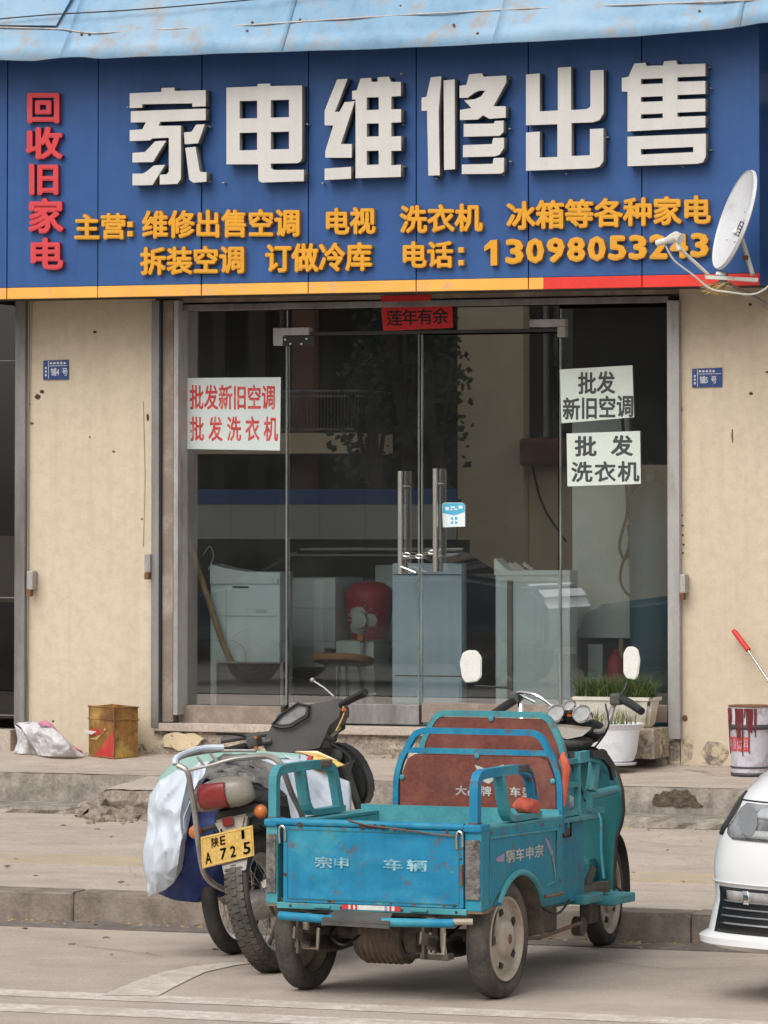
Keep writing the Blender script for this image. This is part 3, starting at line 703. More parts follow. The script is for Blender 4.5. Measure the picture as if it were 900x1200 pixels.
rb = poster('red_banner', 'red paper banner with black brush characters above the doors', [(447, 360), (530, 357), (531, 384), (449, 388)], 'red_paper', Y=YG-.01)
for i, (c, x0) in enumerate(zip('莲年有余', (453, 471, 489, 507))): put_char(c, (x0, x0+18, 363-i*.8, 382-i*.8), fplace(YG-.0125), rb, 'ink_black', bold=.014, depth=.002)
tp = poster('red_paper_strip', 'scrap of red paper stuck on the lintel above the banner', [(446, 347), (505, 345), (505, 352), (447, 354)], 'red_paper', Y=-.0)
st = thing('door_sticker', 'blue and white square sticker on the right glass door', 'sticker', PF(531, 604, YG))
patch('sticker_base', [(518, 591), (521, 589), (542, 589), (545, 592), (545, 617), (519, 618)], YG-.006, .001, 'sticker_white', st)
patch('sticker_band', [(518.5, 592), (521, 589.5), (542, 589.5), (544.5, 592), (544.5, 600), (532, 604), (518.7, 601)], YG-.0075, .001, 'sticker_blue', st)
for (x0, x1, y0, y1) in ((522, 526, 594, 598), (528, 533, 593.5, 595.3), (527.5, 530, 596.5, 598), (532, 536, 596, 597.5), (537.5, 542, 592.5, 596)):
    patch('sticker_mark', [(x0, y0), (x1, y0), (x1, y1), (x0, y1)], YG-.009, .001, 'sticker_white', st)
for (x0, x1, y0, y1) in ((528.5, 531, 606, 609), (533, 536, 606, 609), (528.5, 531, 611, 614), (533, 536, 611, 613.5)):
    patch('sticker_mark', [(x0, y0), (x1, y0), (x1, y1), (x0, y1)], YG-.0075, .001, 'sticker_blue', st)
# number plates on the piers
for (x0, x1, y0, y1, n, lab) in ((50.5, 80, 422, 445, '4', 'blue enamel house number plate on the left pier'), (811, 846, 431.5, 454, '5', 'scratched blue house number plate on the right pier')):
    t = thing('number_plate', lab, 'number plate', PF(x0, y0, -.01), 'house number plates')
    sl_ = -.5 if n == '4' else -.8
    patch('plate', [(x0, y0+.6), (x1, y0+sl_), (x1, y1+sl_), (x0, y1)], -.010, .008, 'plate_blue', t)
    for q in ([(x0+7, y0+6.6), (x1-1, y0+5.9), (x1-1, y0+6.5), (x0+7, y0+7.2)], [(x0+6, y0+1), (x0+6.6, y0+1), (x0+6.6, y1-1), (x0+6, y1-1)]): patch('plate_line', q, -.0115, .001, 'plate_white', t)
    f = fplace(-.0125)
    for i, c in enumerate('铺%s号' % n):
        put_char(c, (x0+9+i*6.6, x0+15.5+i*6.6, y0+9, y1-4.5), f, t, 'plate_white', bold=.02, depth=.001)
    for i in range(5): patch('plate_mark', [(x0+8+i*4, y0+2.5), (x0+10.5+i*4, y0+2.4), (x0+10.5+i*4, y0+4.6), (x0+8+i*4, y0+4.7)], -.0115, .001, 'plate_white', t)
    for i in range(3): patch('plate_mark', [(x0+2.2, y0+8+i*4.2), (x0+4.2, y0+8+i*4.2), (x0+4.2, y0+10.5+i*4.2), (x0+2.2, y0+10.5+i*4.2)], -.0115, .001, 'plate_white', t)
# ================================================================== SIGN
YB = -.50
sg = thing('shop_sign', 'long blue shop sign with raised white yellow and red characters and a striped foot', 'sign', PF(450, 350, YB))
seams = [-70, 8, 114.5, 236, 361, 487.5, 619, 752, 890]
def zline(px, left, right): return left+(right-left)*(px/890)
ztop = 4.86; zs0 = zat(0, 340.5, YB); zs1 = zat(0, 354.5, YB)
zs0 = (zat(0, 340.5, YB)+zat(880, 317, YB))/2; zs1 = (zat(0, 354.5, YB)+zat(880, 330, YB))/2
for i in range(len(seams)-1):
    x0 = xat(seams[i], 250, YB)+.0035; x1 = xat(seams[i+1], 250, YB)-.0035; dj = random.uniform(0, .004)
    bm = B(); box(bm, x0, x1, YB+dj, YB+.04, zs0+.001, ztop, bevel=.003); build('panel', bm, 'sign_blue', sg)
    xr = xat(637, 340, YB)
    segs = [(x0, x1, 'stripe_orange')]
    if x0 < xr < x1: segs = [(x0, xr-.001, 'stripe_orange'), (xr+.001, x1, 'stripe_red')]
    elif x0 > xr: segs = [(x0, x1, 'stripe_red')]
    for (q0, q1, mm) in segs:
        bm = B(); box(bm, q0, q1, YB+dj-.002, YB+.04, zs1, zs0-.001, bevel=.002); build('stripe', bm, mm, sg)
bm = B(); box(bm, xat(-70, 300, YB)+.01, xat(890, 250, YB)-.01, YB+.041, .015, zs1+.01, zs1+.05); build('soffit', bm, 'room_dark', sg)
bm = B(); box(bm, xat(889.3, 250, YB), xat(890, 250, YB), YB+.002, .0, zs1, ztop); build('end_cheek', bm, 'sign_blue', sg)
for px in range(-40, 890, 130):
    bm = B(); xx = xat(px, 300, YB); tube(bm, [(xx, YB+.06, zs1+.03), (xx, .1, zs1+.03)], 0, flat=(.03, .03)); build('bracket', bm, 'grey_metal', sg)
# big characters, traced as stroke outlines
BIG = {
 '家': ((130, 60), [[[(83,185),(222,179),(222,162),(280,160),(280,175),(417,171),(417,242),(358,244),(358,229),(138,233),(138,248),(83,250)]],
   [[(88,264),(417,252),(417,303),(217,310),(210,328),(308,327),(308,560),(292,583),(215,586),(215,543),(245,541),(255,530),(255,380),(183,383),(172,392),(83,395),(83,347),(138,343),(155,312),(88,313)]],
   [[(195,396),(243,393),(185,487),(95,489),(95,447),(150,443)]], [[(190,502),(238,499),(183,588),(95,590),(95,538),(140,538),(158,528)]],
   [[(375,323),(413,321),(383,405),(325,409),(322,357),(355,354)]], [[(327,425),(372,420),(390,525),(396,532),(420,531),(420,573),(362,578),(345,565)]]]),
 '电': ((130, 60), [[[(508,160),(645,155),(645,144),(700,142),(700,153),(840,151),(840,470),(834,484),(820,492),(703,494),(703,512),(715,522),(848,521),(848,571),(665,577),(653,572),(648,560),(648,497),(508,497)],
   [(566,219),(643,217),(643,295),(566,296)], [(703,215),(783,213),(783,290),(703,292)], [(566,359),(643,357),(643,434),(566,436)], [(703,355),(783,353),(783,430),(703,432)]]]),
 '维': ((360, 60), [[[(132,124),(178,121),(122,267),(142,266),(165,224),(210,220),(148,408),(196,408),(196,468),(80,468),(80,440),(115,326),(77,326),(77,262)]],
   [[(77,516),(193,508),(193,560),(77,566)]],
   [[(235,120),(282,117),(282,135),(310,134),(310,114),(360,112),(368,135),(412,135),(412,197),(370,199),(370,255),(413,255),(413,312),(370,314),(370,375),(413,373),(413,437),(370,438),(370,502),(412,498),(412,552),(213,558),(213,212),(198,212),(198,175),(218,172)],
    [(262,203),(315,202),(315,257),(262,259)], [(262,318),(315,317),(315,374),(262,376)], [(262,438),(315,437),(315,498),(262,500)]]]),
 '修': ((360, 60), [[[(543,115),(590,110),(578,265),(583,545),(533,547),(527,262),(503,262),(503,205),(525,200)]], [[(600,128),(648,124),(650,518),(602,522)]],
   [[(712,102),(768,97),(775,112),(875,107),(875,138),(818,242),(873,242),(873,292),(800,297),(773,281),(750,300),(672,303),(672,258),(722,250),(690,216),(740,210),(765,198),(783,173),(757,173),(735,182),(705,205),(670,205),(670,152),(700,148)]],
   [[(688,320),(820,318),(825,307),(863,305),(863,355),(845,372),(688,376)]], [[(685,413),(812,408),(818,382),(865,380),(865,425),(845,455),(825,462),(685,466)]], [[(680,498),(815,495),(820,470),(865,468),(865,530),(850,538),(680,540)]]]),
 '出': ((600, 50), [[[(62,140),(122,135),(122,302),(202,298),(202,110),(260,106),(260,296),(330,292),(345,280),(345,122),(403,120),(403,310),(385,340),(355,350),(262,353),(262,498),(343,495),(343,380),(402,377),(402,520),(385,545),(355,552),(62,563),(62,395),(122,391),(122,505),(200,502),(200,358),(62,363)]]]),
 '售': ((600, 50), [[[(483,155),(512,150),(538,92),(588,88),(590,102),(665,100),(668,82),(722,78),(728,96),(850,92),(850,147),(727,152),(727,172),(850,168),(850,225),(727,230),(727,250),(850,246),(850,302),(727,307),(727,326),(850,322),(850,372),(508,390),(508,215),(483,215)],
   [(567,160),(663,156),(663,179),(567,183)], [(567,239),(663,235),(663,257),(567,261)], [(567,315),(663,311),(663,331),(567,335)]],
   [[(508,413),(852,400),(852,500),(840,525),(815,532),(508,543)], [(567,468),(797,458),(797,481),(567,492)]]]),
}
DEP = .085
for chn, ((ox, oy), pieces) in BIG.items():
    whole = bmesh.new()
    for pc in pieces:
        polys = []
        for poly in pc:
            q = [PF(ox+x/3.75, oy+y/3.75, YB-DEP) for x, y in poly]; polys.append([(v.x, v.z) for v in q])
        me = splines_mesh(polys, DEP)
        for v in me.vertices: v.co = Vector((v.co.x, YB-DEP/2-.002-v.co.z*.999, v.co.y))
        whole.from_mesh(me); bpy.data.meshes.remove(me)
    bmesh.ops.remove_doubles(whole, verts=whole.verts, dist=.0004)
    o = build('letter', whole, 'letter_white', sg, side='letter_side')
    for p in o.data.polygons:
        if abs(p.normal.y) < .5: p.material_index = 1
rn = random.Random(17)
for x_, y_ in ((245, 108), (247, 148), (246, 214), (357, 105), (361, 146), (341, 214), (472, 86), (474, 146), (474, 196), (597, 92), (599, 150), (598, 190), (590, 204), (709, 86), (713, 160), (664, 203), (832, 78), (834, 104), (834, 176), (800, 196), (150, 126), (262, 214), (513, 209), (379, 215)):
    bm = B(); p = PF(x_+rn.uniform(-1, 1), y_+rn.uniform(-1, 1), YB-.02); box(bm, -.006, .006, -.018, .018, -.003, .003, M=Matrix.Translation(p) @ Matrix.Rotation(rn.uniform(-.8, .8), 4, 'Y')); build('mounting_clip', bm, 'pale_metal', sg)
# small raised characters
D2 = .035
lp = fplace(YB-D2)
def sgrow(txt, x0, x1, yt, yb, sl, m='letter_yellow', **k): row(txt, x0, x1, yt, yb, lp, sg, m, slope=sl, side=m+'_side', bold=.036, depth=.12, **k)
def fplace2(Y, d):
    def f(x, y, h):
        p = PF(x, y, Y-d); return Vector((p.x, Y-d-h*.28, p.z))
    return f
lp = fplace2(YB, D2)
sgrow('主营', 86, 148, 251, 281, -.03); sgrow('维修出售空调', 166, 352, 247, 279, -.012); sgrow('电视', 379, 440, 244, 275, -.03)
sgrow('洗衣机', 468, 565, 241, 273, -.03); sgrow('冰箱等各种家电', 593, 833, 236, 269, -.032)
sgrow('拆装空调', 164, 287, 290, 322, -.02); sgrow('订做冷库', 310, 436, 286, 319, -.02); sgrow('电话', 469, 531, 283, 314, -.01)
for (px, py) in ((152, 263), (152, 274), (540, 293), (540, 308)):
    bm = B(); a = PF(px-3.2, py-3.2, YB-D2); c = PF(px+3.2, py+3.2, YB-D2); box(bm, a.x, c.x, YB-D2, YB-.001, c.z, a.z, bevel=.004); build('colon_dot', bm, 'letter_yellow', sg)
digs = '13098053243'
d1 = [PF(a, b_, YB-D2) for a, b_ in ((567.5, 288.5), (575, 281.5), (582.5, 280.8), (582.5, 311), (574.8, 311.2), (574.8, 290.5), (567.5, 294.5))]
bm = B(); prism(bm, d1, (0, D2-.001, 0)); o = build('letter', bm, 'letter_yellow', sg, side='letter_yellow_side')
for p in o.data.polygons:
    if abs(p.normal.y) < .5: p.material_index = 1
for i, c in enumerate(digs):
    if i == 0: continue
    x0 = 567+i*24.1; put_char(c, (x0+(4 if c == '1' else .8), x0+(15.5 if c == '1' else 22.3), 280.5-i*.78, 310.5-i*.86), lp, sg, 'letter_yellow', side='letter_yellow_side', bold=.045, depth=.12, fit=True)
for c, (x0, x1, y0, y1) in zip('回收旧家电', ((31, 70, 108, 144), (30, 72, 149, 186), (32, 70, 191, 228), (33, 73, 233, 273), (33, 73, 279, 316))):
    put_char(c, (x0, x1, y0, y1), lp, sg, 'letter_red', side='letter_red_side', bold=.036, depth=.12)
# ================================================================== AWNING
aw = thing('metal_awning', 'pale blue sheet metal awning sloping down over the top of the sign', 'awning', PF(450, 60, -.8))
lip = [(-60, 72), (0, 70), (40, 71.5), (70, 68), (97, 66.5), (115, 69), (160, 67), (260, 63), (350, 60), (450, 57), (540, 53), (640, 48), (740, 43), (805, 38), (850, 34), (892, 27), (960, 24)]
YA = -.80
def lipz(x):
    pts = [(PF(a, b, YA).x, PF(a, b, YA).z) for a, b in lip]
    if x <= pts[0][0]: return pts[0][1]
    for (x0, z0), (x1, z1) in zip(pts, pts[1:]):
        if x <= x1: return z0+(z1-z0)*(x-x0)/(x1-x0)
    return pts[-1][1]
edges = [-2.95, -1.75, -.35, 1.05, 2.5, 3.3]
for i in range(len(edges)-1):
    x0, x1 = edges[i], edges[i+1]
    off = .010 if i % 2 else 0
    def f(a, b, x0=x0, x1=x1, off=off, i=i):
        x = x0-.06*(i > 0)+(x1-x0+.06*(i > 0))*a
        z = lipz(x)+b*1.15+.012*math.sin(x*5+b*4)*(b > 0)*.6
        return Vector((x, YA-off+b*.85+.010*math.sin(x*11+b*7), z))
    bm = B(); grid(bm, f, 26, 9); o = build('sheet', bm, 'awning_blue', aw, True); solid(o, .004, 0)
def awp(px, py, lift=.015):
    # point on the awning slope met by this sight line
    n = Vector((0, -1.15, .85)).normalized(); x = PF(px, py, YA).x
    p = onplane(px, py, (0, YA, 4.78), n); p = onplane(px, py, (0, YA, lipz(p.x)), n); return p+n*lift
# overlapping patch sheet, crimped seam and bolts
bm = B(); f4 = [awp(-20, 32, .02), awp(67, 33, .02), awp(90, -8, .02), awp(-20, -8, .02)]; prism(bm, f4, Vector((0, -.6, .8))*.004); build('patch_sheet', bm, 'awning_blue', aw)
bm = B(); tube(bm, [awp(x, y, .008) for x, y in ((0, 33), (66, 35), (80, 36), (110, 40), (180, 36), (300, 30), (420, 22), (560, 14), (700, 8), (900, 1))], .006, 6, 2); build('seam', bm, 'pale_metal', aw)
for (px, py) in ((83, 38), (96, 41), (105, 41), (130, 15), (262, 33), (290, 37), (296, 27), (352, 24), (470, 8), (532, 30), (700, 27), (820, 14), (850, 3), (690, 45), (560, 40)):
    bm = B(); ball(bm, awp(px, py, .006), .010, sub=1); build('bolt', bm, 'rust', aw)
cb = thing('overhead_cable', 'thin dark cable strung across the awning', 'cable', awp(0, 28, .05))
bm = B(); tube(bm, [awp(-30, 33, .06), awp(60, 25, .06), awp(150, 20, .06), awp(250, 12, .06), awp(370, 0, .06), awp(450, -12, .06)], .0045, 6, 3); build('wire', bm, 'cable', cb)

# ================================================================== SATELLITE DISH
YD = -.95
sdh = thing('satellite_dish', 'white satellite dish on a bracket under the right end of the sign', 'satellite dish', PF(860, 325, YD))
# rim ellipse centre ~ (861,258), long axis from (879,200) to (841,314); the dish faces left and towards the street
cD = PF(860, 257, YD); hgt = .62
top = PF(880, 201, YD); bot = PF(839, 314, YD)
axU = (top-bot).normalized(); nrm = Vector((-.815, -.52, .25)); nrm = (nrm-axU*nrm.dot(axU)).normalized(); axV = nrm.cross(axU).normalized()
RU = (top-bot).length/2; RV = RU*.93
MD = Matrix((( nrm.x, axU.x, axV.x, cD.x), (nrm.y, axU.y, axV.y, cD.y), (nrm.z, axU.z, axV.z, cD.z), (0, 0, 0, 1)))
bm = B(); prof = [(-.055*(1-(k/8)**2)-.002, RU*k/8+.0005) for k in range(9)]
lathe(bm, prof+[(.006, RU*1.012), (-.012, RU*1.03), (-.02, RU*1.0)], 40, MD @ Matrix.Diagonal((1, 1, RV/RU, 1)), cap=False)
dsh = build('reflector', bm, 'dish_white', sdh, True); solid(dsh, .004, -1)
# square mark at the dish centre and rivets
def dpt(u, v, l=.0):
    k2 = (u*u+v*v)/(RU*RU); return MD @ Vector((-.055*(1-k2)+.002+l, u, v))
bm = B(); s = .04; o_ = -.04
pts = [dpt(o_-s, -s), dpt(o_-s, s), dpt(o_+s, s), dpt(o_+s, -s)]
for k in range(4): tube(bm, [pts[k], pts[(k+1) % 4]], .0025, 4)
for k in range(3): tube(bm, [dpt(o_-s*.5+k*.018, -s*.5), dpt(o_-s*.5+k*.018, s*.6)], .003, 4)
build('maker_mark', bm, 'cable', dsh)
for u, v in ((.06, .02), (-.12, -.02), (.08, -.10), (-.13, .12)):
    bm = B(); ball(bm, dpt(u, v), .005, sub=1); build('rivet', bm, 'tube_grey', dsh)
bm = B(); tube(bm, [PF(868, 275, YD+.12), PF(882, 322, YD+.02)], .014, 10); tube(bm, [PF(867, 280, YD+.11), PF(862, 270, YD+.06)], .02, 8); build('strut', bm, 'dish_cream', sdh, True)
bm = B(); box(bm, -.016, .016, -.02, .02, -.012, .012, M=atM(PF(874, 302, YD+.05))); build('clamp', bm, 'rust', sdh)
bm = B(); tube(bm, [PF(827, 325, YD-.05), PF(888, 328, YD+.05)], 0, flat=(.05, .02)); tube(bm, [PF(826, 324, YD+.12), PF(887, 329, YD+.2)], 0, flat=(.02, .02)); build('base_bracket', bm, 'dish_cream', sdh)
bm = B(); tube(bm, [PF(830, 322, YD-.04), PF(793, 288, YD-.20)], .010, 10); build('feed_arm', bm, 'dish_cream', sdh, True)
a = PF(793, 289, YD-.2); b2 = PF(772, 284, YD-.16)
bm = B(); tube(bm, [PF(798, 280, YD-.22), PF(792, 277, YD-.2), PF(789, 279, YD-.2), PF(781, 282, YD-.18), PF(779, 282.5, YD-.18), PF(770, 285, YD-.16)], [.028, .03, .03, .018, .019, .019], 16)
tube(bm, [PF(793, 280, YD-.2), PF(796, 293, YD-.2)], .016, 10); build('feed_horn', bm, 'dish_cream', sdh, True)
bm = B(); tube(bm, [PF(846, 330, YD), Vector((PF(846, 330, YD).x, -.3, 3.15)), (PF(846, 330, YD).x+.02, 0.02, 3.1)], .018, 10); tube(bm, [PF(840, 322, YD), PF(852, 322, YD)], .022, 8); build('wall_arm', bm, 'tube_grey', sdh)
bm = B(); tube(bm, [PF(780, 288, YD-.18), PF(790, 305, YD-.15), PF(812, 322, YD-.1), PF(832, 338, YD-.05), PF(852, 342, YD-.05), PF(880, 345, YD), PF(896, 339, YD), PF(905, 330, YD)], .0055, 6, 5)
build('signal_cable', bm, 'cable_white', sdh, True)
rn = random.Random(2)
nest = B()
for i in range(70):
    a = PF(rn.uniform(828, 852), rn.uniform(333, 343), YD+rn.uniform(-.04, .06)); d = Vector((rn.uniform(-.06, .06), rn.uniform(-.03, .03), rn.uniform(-.04, .02)))
    tube(nest, [a-d, a+d], .0018, 3)
tag(build('straw_tuft', nest, 'straw'), 'tuft of dry straw caught under the dish bracket', 'straw')

# ================================================================== THINGS ON THE PLATFORM
# square oil tin, one corner towards the street
tc_ = PF(133.5, 889, -.42); LW = PF(104, 880, -.25); RW_ = PF(161.5, 880, -.25)
tn = thing('oil_tin', 'rusty square gold tin with a red label beside the plastic bag', 'tin', (tc_.x, -.25, ZW-.01))
zb = ZW-.022; zt = zat(133, 828, -.3)
c0 = Vector((tc_.x, -.42)); c1 = Vector((RW_.x, -.25)); c3 = Vector((LW.x, -.25)); c2 = c1+c3-c0
def tp(u, v, z, e=0.0):
    q = c0+(c1-c0)*u+(c3-c0)*v; ctr = (c0+c2)/2; d = (q-ctr).normalized()*e; return Vector((q.x+d.x, q.y+d.y, z))
bm = B(); ringz = [zb, zb+.02, (zb+zt)/2, zt-.08, zt-.075, zt-.01, zt]
per = [(k/8, 0) for k in range(8)]+[(1, k/8) for k in range(8)]+[(1-k/8, 1) for k in range(8)]+[(0, 1-k/8) for k in range(8)]
rows_ = []
for z in ringz:
    rr_ = []
    for (u, v) in per:
        p = tp(u, v, z); dent = .010*mnoise_n(p*9) if z not in (zb, zt) else 0; p += Vector((0, dent, 0)); rr_.append(bm.verts.new(p))
    rows_.append(rr_)
for a, b_ in zip(rows_, rows_[1:]):
    for k in range(len(per)): bm.faces.new((a[k], a[(k+1) % len(per)], b_[(k+1) % len(per)], b_[k]))
bm.faces.new(rows_[0])
solid(build('tin_body', bm, 'tin_gold', tn), .003, -1)
for zz, e in ((zt-.002, .004), (zt-.078, .004), (zb+.006, .003)):
    bm = B(); P = [tp(*c, zz, e)+Vector((0, 0, .004*math.sin(i*2.1))) for i, c in enumerate(((0, 0), (.5, 0), (1, 0), (1, .5), (1, 1), (.5, 1), (0, 1), (0, .5)))]; tube(bm, P, .005, 6, closed=True); build('seam_band', bm, 'tin_gold', tn)
bm = B(); tube(bm, [tp(0, 0, zb+.01, .003), tp(0, 0, zt-.01, .003)], .004, 6); build('corner_seam', bm, 'rust', tn)
bm = B(); bm.faces.new([bm.verts.new(tp(*c, zt-.02-.02*(k % 2), -.01)) for k, c in enumerate(((0, 0), (1, 0), (1, 1), (0, 1)))]); build('tin_lid', bm, 'rust', tn)
def tface(side, pts, m, name, e=.0035):
    bm = B(); nn = (Vector((c0.x, c0.y, 0))-Vector(((c2 if side == 'x' else c2).x, c2.y, 0))).normalized()
    P = [tp(0, a, zb+(zt-zb)*z) if side == 'L' else tp(a, 0, zb+(zt-zb)*z) for a, z in pts]; prism(bm, [q+nn*.0085 for q in P], nn*.0012); build(name, bm, m, tn)
tface('L', [(.02, .02), (.80, .02), (.62, .14), (.40, .30), (.15, .46), (.02, .58)], 'tin_red', 'red_label')
tface('L', [(.98, .42), (.98, .55), (.70, .56), (.34, .55), (.55, .44)], 'tin_red', 'red_label')
tface('L', [(.98, .36), (.70, .34), (.30, .56), (.36, .59), (.72, .40)], 'tin_edge', 'gold_line')
tface('R', [(.02, .02), (.55, .04), (.50, .14), (.12, .17)], 'sheet_yellow_dull', 'yellow_label')
bm = B(); prism(bm, [tp(0, .62, zb+.16, .012), tp(0, 1.05, zb+.165, .02), tp(0, 1.02, zb+.15, .02), tp(0, .8, zb+.14, .014)], (0, .001, .001)); build('paper_scrap', bm, 'tape_white', tn)
# crumpled plastic bag
pb = thing('plastic_bag', 'crumpled white plastic bag with pink print slumped by the left pier', 'bag', PG(58, 888, ZW))
from mathutils import noise as mnoise
def crumple(bm, amp, sc, seed=0, floor=None):
    for v in bm.verts:
        n = mnoise.noise_vector(v.co*sc+Vector((seed, seed*2, 0))); v.co += n*amp
        if floor is not None and v.co.z < floor: v.co.z = floor
def folds(bm, amp, sc, seed, vert=.45, o2=.35):
    for v in bm.verts:
        q = Vector((v.co.x*sc, v.co.y*sc, v.co.z*sc*vert))+Vector((seed*3.1, seed, seed*1.7))
        w_ = mnoise.noise(q*.6)*1.2; f_ = 1-abs(mnoise.noise(q+Vector((w_, w_, w_))))*2.6
        g_ = 1-abs(mnoise.noise(q*2.3+Vector((w_*2, 5, w_))))*2.4
        v.co += Vector((.25, -1, .1))*(amp*(f_*.75+g_*o2)-amp*.4)
def sheetpoly(rows_, Yf, n, amp, sc, seed, m, name, parent, th=.002, floor=None, flip=False, blob=0):
    """lofted sheet from rows of photo points; Yf(r,c)->y depth"""
    def f(a, b):
        r = a*(len(rows_)-1); i = min(int(r), len(rows_)-2); t = r-i
        def rp(k):
            R_ = rows_[k]; c = b*(len(R_)-1); j = min(int(c), len(R_)-2); s = c-j
            return (R_[j][0]*(1-s)+R_[j+1][0]*s, R_[j][1]*(1-s)+R_[j+1][1]*s)
        p, q = rp(i), rp(i+1); px, py = p[0]*(1-t)+q[0]*t, p[1]*(1-t)+q[1]*t
        return PF(px, py, Yf(a, b))
    bm = B(); grid(bm, f, n*2, n*2); crumple(bm, amp*.6, sc, seed); folds(bm, amp, sc*1.4, seed, 1)
    if floor is not None:
        for v in bm.verts: v.co.z = max(v.co.z, floor)
    o = build(name, bm, m, parent, True); solid(o, th, 0)
    for mm in [o.data]: pass
    return o
def facet(o):
    for p in o.data.polygons: p.use_smooth = False
sheetpoly([[(19, 848), (40, 846), (55, 846), (60, 850)], [(28, 858), (45, 858), (66, 856), (75, 863)], [(38, 872), (55, 870), (80, 872), (88, 878)], [(46, 888), (60, 891), (84, 888), (100, 886)]],
          lambda a, b: -.30-.25*math.sin(a*2.6)*math.sin(b*3.1)*.8-.05*a, 22, .022, 9, 3, 'bag_plastic', 'bag_front', pb, floor=ZW-.01)
sheetpoly([[(18, 850), (26, 856), (36, 866)], [(20, 868), (28, 872), (40, 878)], [(14, 888), (26, 890), (44, 890)]], lambda a, b: -.2-.06*math.sin(b*3), 12, .02, 9, 5, 'bag_plastic', 'bag_fold', pb, floor=ZW-.01)
sheetpoly([[(44, 847), (52, 844), (62, 850), (72, 864), (86, 873), (97, 880)], [(48, 852), (56, 851), (64, 858), (72, 872), (84, 880), (97, 889)]], lambda a, b: -.42+.1*b, 16, .015, 9, 7, 'bag_pink', 'bag_print', pb, floor=ZW-.005)
# paint bucket
YBk = -.55
bx = PF(882, 890, YBk); rB = .125*1.02
bk = thing('paint_bucket', 'white paint bucket streaked with dark red drips by the right pier', 'bucket', (bx.x, YBk, ZW-.02))
zb = ZW-.03; zt = zat(882, 827, YBk); H = zt-zb; rT = abs(xat(905, 830, YBk)-xat(855, 830, YBk))/2
bkc = Vector(((xat(905, 830, YBk)+xat(855, 830, YBk))/2, YBk, zb))
bm = B(); lathe(bm, [(0, rT*.86), (.01, rT*.88), (H*.12, rT*.89), (H*.68, rT*.955), (H*.70, rT*.985), (H*.76, rT*.99), (H*.78, rT*.965), (H, rT), (H, rT*.97), (H*.8, rT*.95)], 40, atM(bkc) @ ZUP)
bko = build('bucket_body', bm, 'bucket_white', bk, True)
for (z0, z1, e) in ((.0, .05, 1.0), (.115, .14, 1.01), (.67, .74, 1.012)):
    bm = B(); lathe(bm, [(H*z0, rT*(.865+.12*z0)*e+.002), (H*z1, rT*(.865+.13*z1)*e+.003)], 40, atM(bkc) @ ZUP, cap=False); solid(build('band', bm, 'bucket_dark', bk, True), .003, 1)
bm = B(); lathe(bm, [(H*.985, rT*.5), (H*.99, rT*1.03), (H*1.0, rT*1.05), (H*1.008, rT*1.02), (H*.99, .001)], 40, atM(bkc) @ ZUP, cap=False); build('rim', bm, 'rust', bk, True)
def bpt(th, z, e=.002):
    r = rT*(.88+.12*z)+e+(.012*rT if .66 < z < .8 else 0); return bkc+Vector((r*math.cos(th), r*math.sin(th), H*z))
rn = random.Random(12)
bm = B()
for i in range(26):
    th = rad(rn.uniform(195, 330)); z1 = rn.choice((.30, .45, .6, .66, .7, .78))*rn.uniform(.9, 1.1); P = [bpt(th+.01*math.sin(k), .97+(z1-.97)*k/6, .003) for k in range(7)]
    tube(bm, P, [rn.uniform(.003, .007), .003], 5)
build('drips', bm, 'paint_drip', bk)
th0 = rad(212)
def bplace(x, y, h): return bpt(th0+x, y, .002+max(0, .004+h*.1))
for k in range(4):
    bm = B(); V_ = grid(bm, lambda a, b, k=k: bpt(th0+.31*k+.25*a, .36+.2*b, .003), 5, 1); build('label_block', bm, 'tape_red', bk)
for k, c in enumerate('内墙涂料'):
    put_char(c, (.02+.31*k, .23+.31*k, .545, .38), lambda x, y, h: bpt(th0+x, y, .0045), bk, 'bucket_white', bold=.0, depth=0)
# squeegee pole leaning on the wall
pole = thing('mop_handle', 'steel mop handle with red grip leaning beside the paint bucket', 'mop handle', PF(905, 805, -.3))
bm = B(); tube(bm, [PF(876, 761, -.12), PF(930, 842, -.4), PF(958, 884, -.5)], .0085, 10); build('shaft', bm, 'steel', pole, True)
bm = B(); tube(bm, [PF(859.5, 739, -.06), PF(862, 742, -.07), PF(877, 762, -.122)], [.014, .0165, .0165], 12); build('grip', bm, 'grip_red', pole, True)
# planter trough and pot
YT = -.22
tr = thing('planter_trough', 'long cream planter trough full of grass blades on the sill', 'planter', PF(722, 850, YT))
x0, x1 = xat(676, 830, YT), xat(768, 830, YT); zt = zat(722, 816, YT); zb = ZF-.06; zb = zat(722, 852, YT)
bm = B()
V = []
for k, (z, e) in enumerate(((zb, -.035), (zb+.02, -.02), (zt-.03, 0.0), (zt-.022, .012), (zt, .014), (zt, -.004), (zt-.03, -.012))):
    V.append([bm.verts.new(p) for p in ((x0-e, YT-.09-e, z), (x1+e, YT-.09-e, z), (x1+e, YT+.09+e, z), (x0-e, YT+.09+e, z))])
for A_, B_ in zip(V, V[1:]):
    for k in range(4): bm.faces.new((A_[k], A_[(k+1) % 4], B_[(k+1) % 4], B_[k]))
bm.faces.new(V[0]); 
bmesh.ops.bevel(bm, geom=[e for e in bm.edges if abs(e.verts[0].co.z-e.verts[1].co.z) > .005], offset=.02, segments=3, affect='EDGES')
build('trough', bm, 'trough_white', tr, True)
bm = B(); box(bm, x0+.01, x1-.01, YT-.08, YT+.08, zt-.05, zt-.02); build('soil', bm, 'soil', tr)
bm = B(); box(bm, x0-.02, x1+.03, -.34, -.04, ZF-.15, zb-.002, bevel=.006); build('support_block', bm, 'bare_plaster', tr)
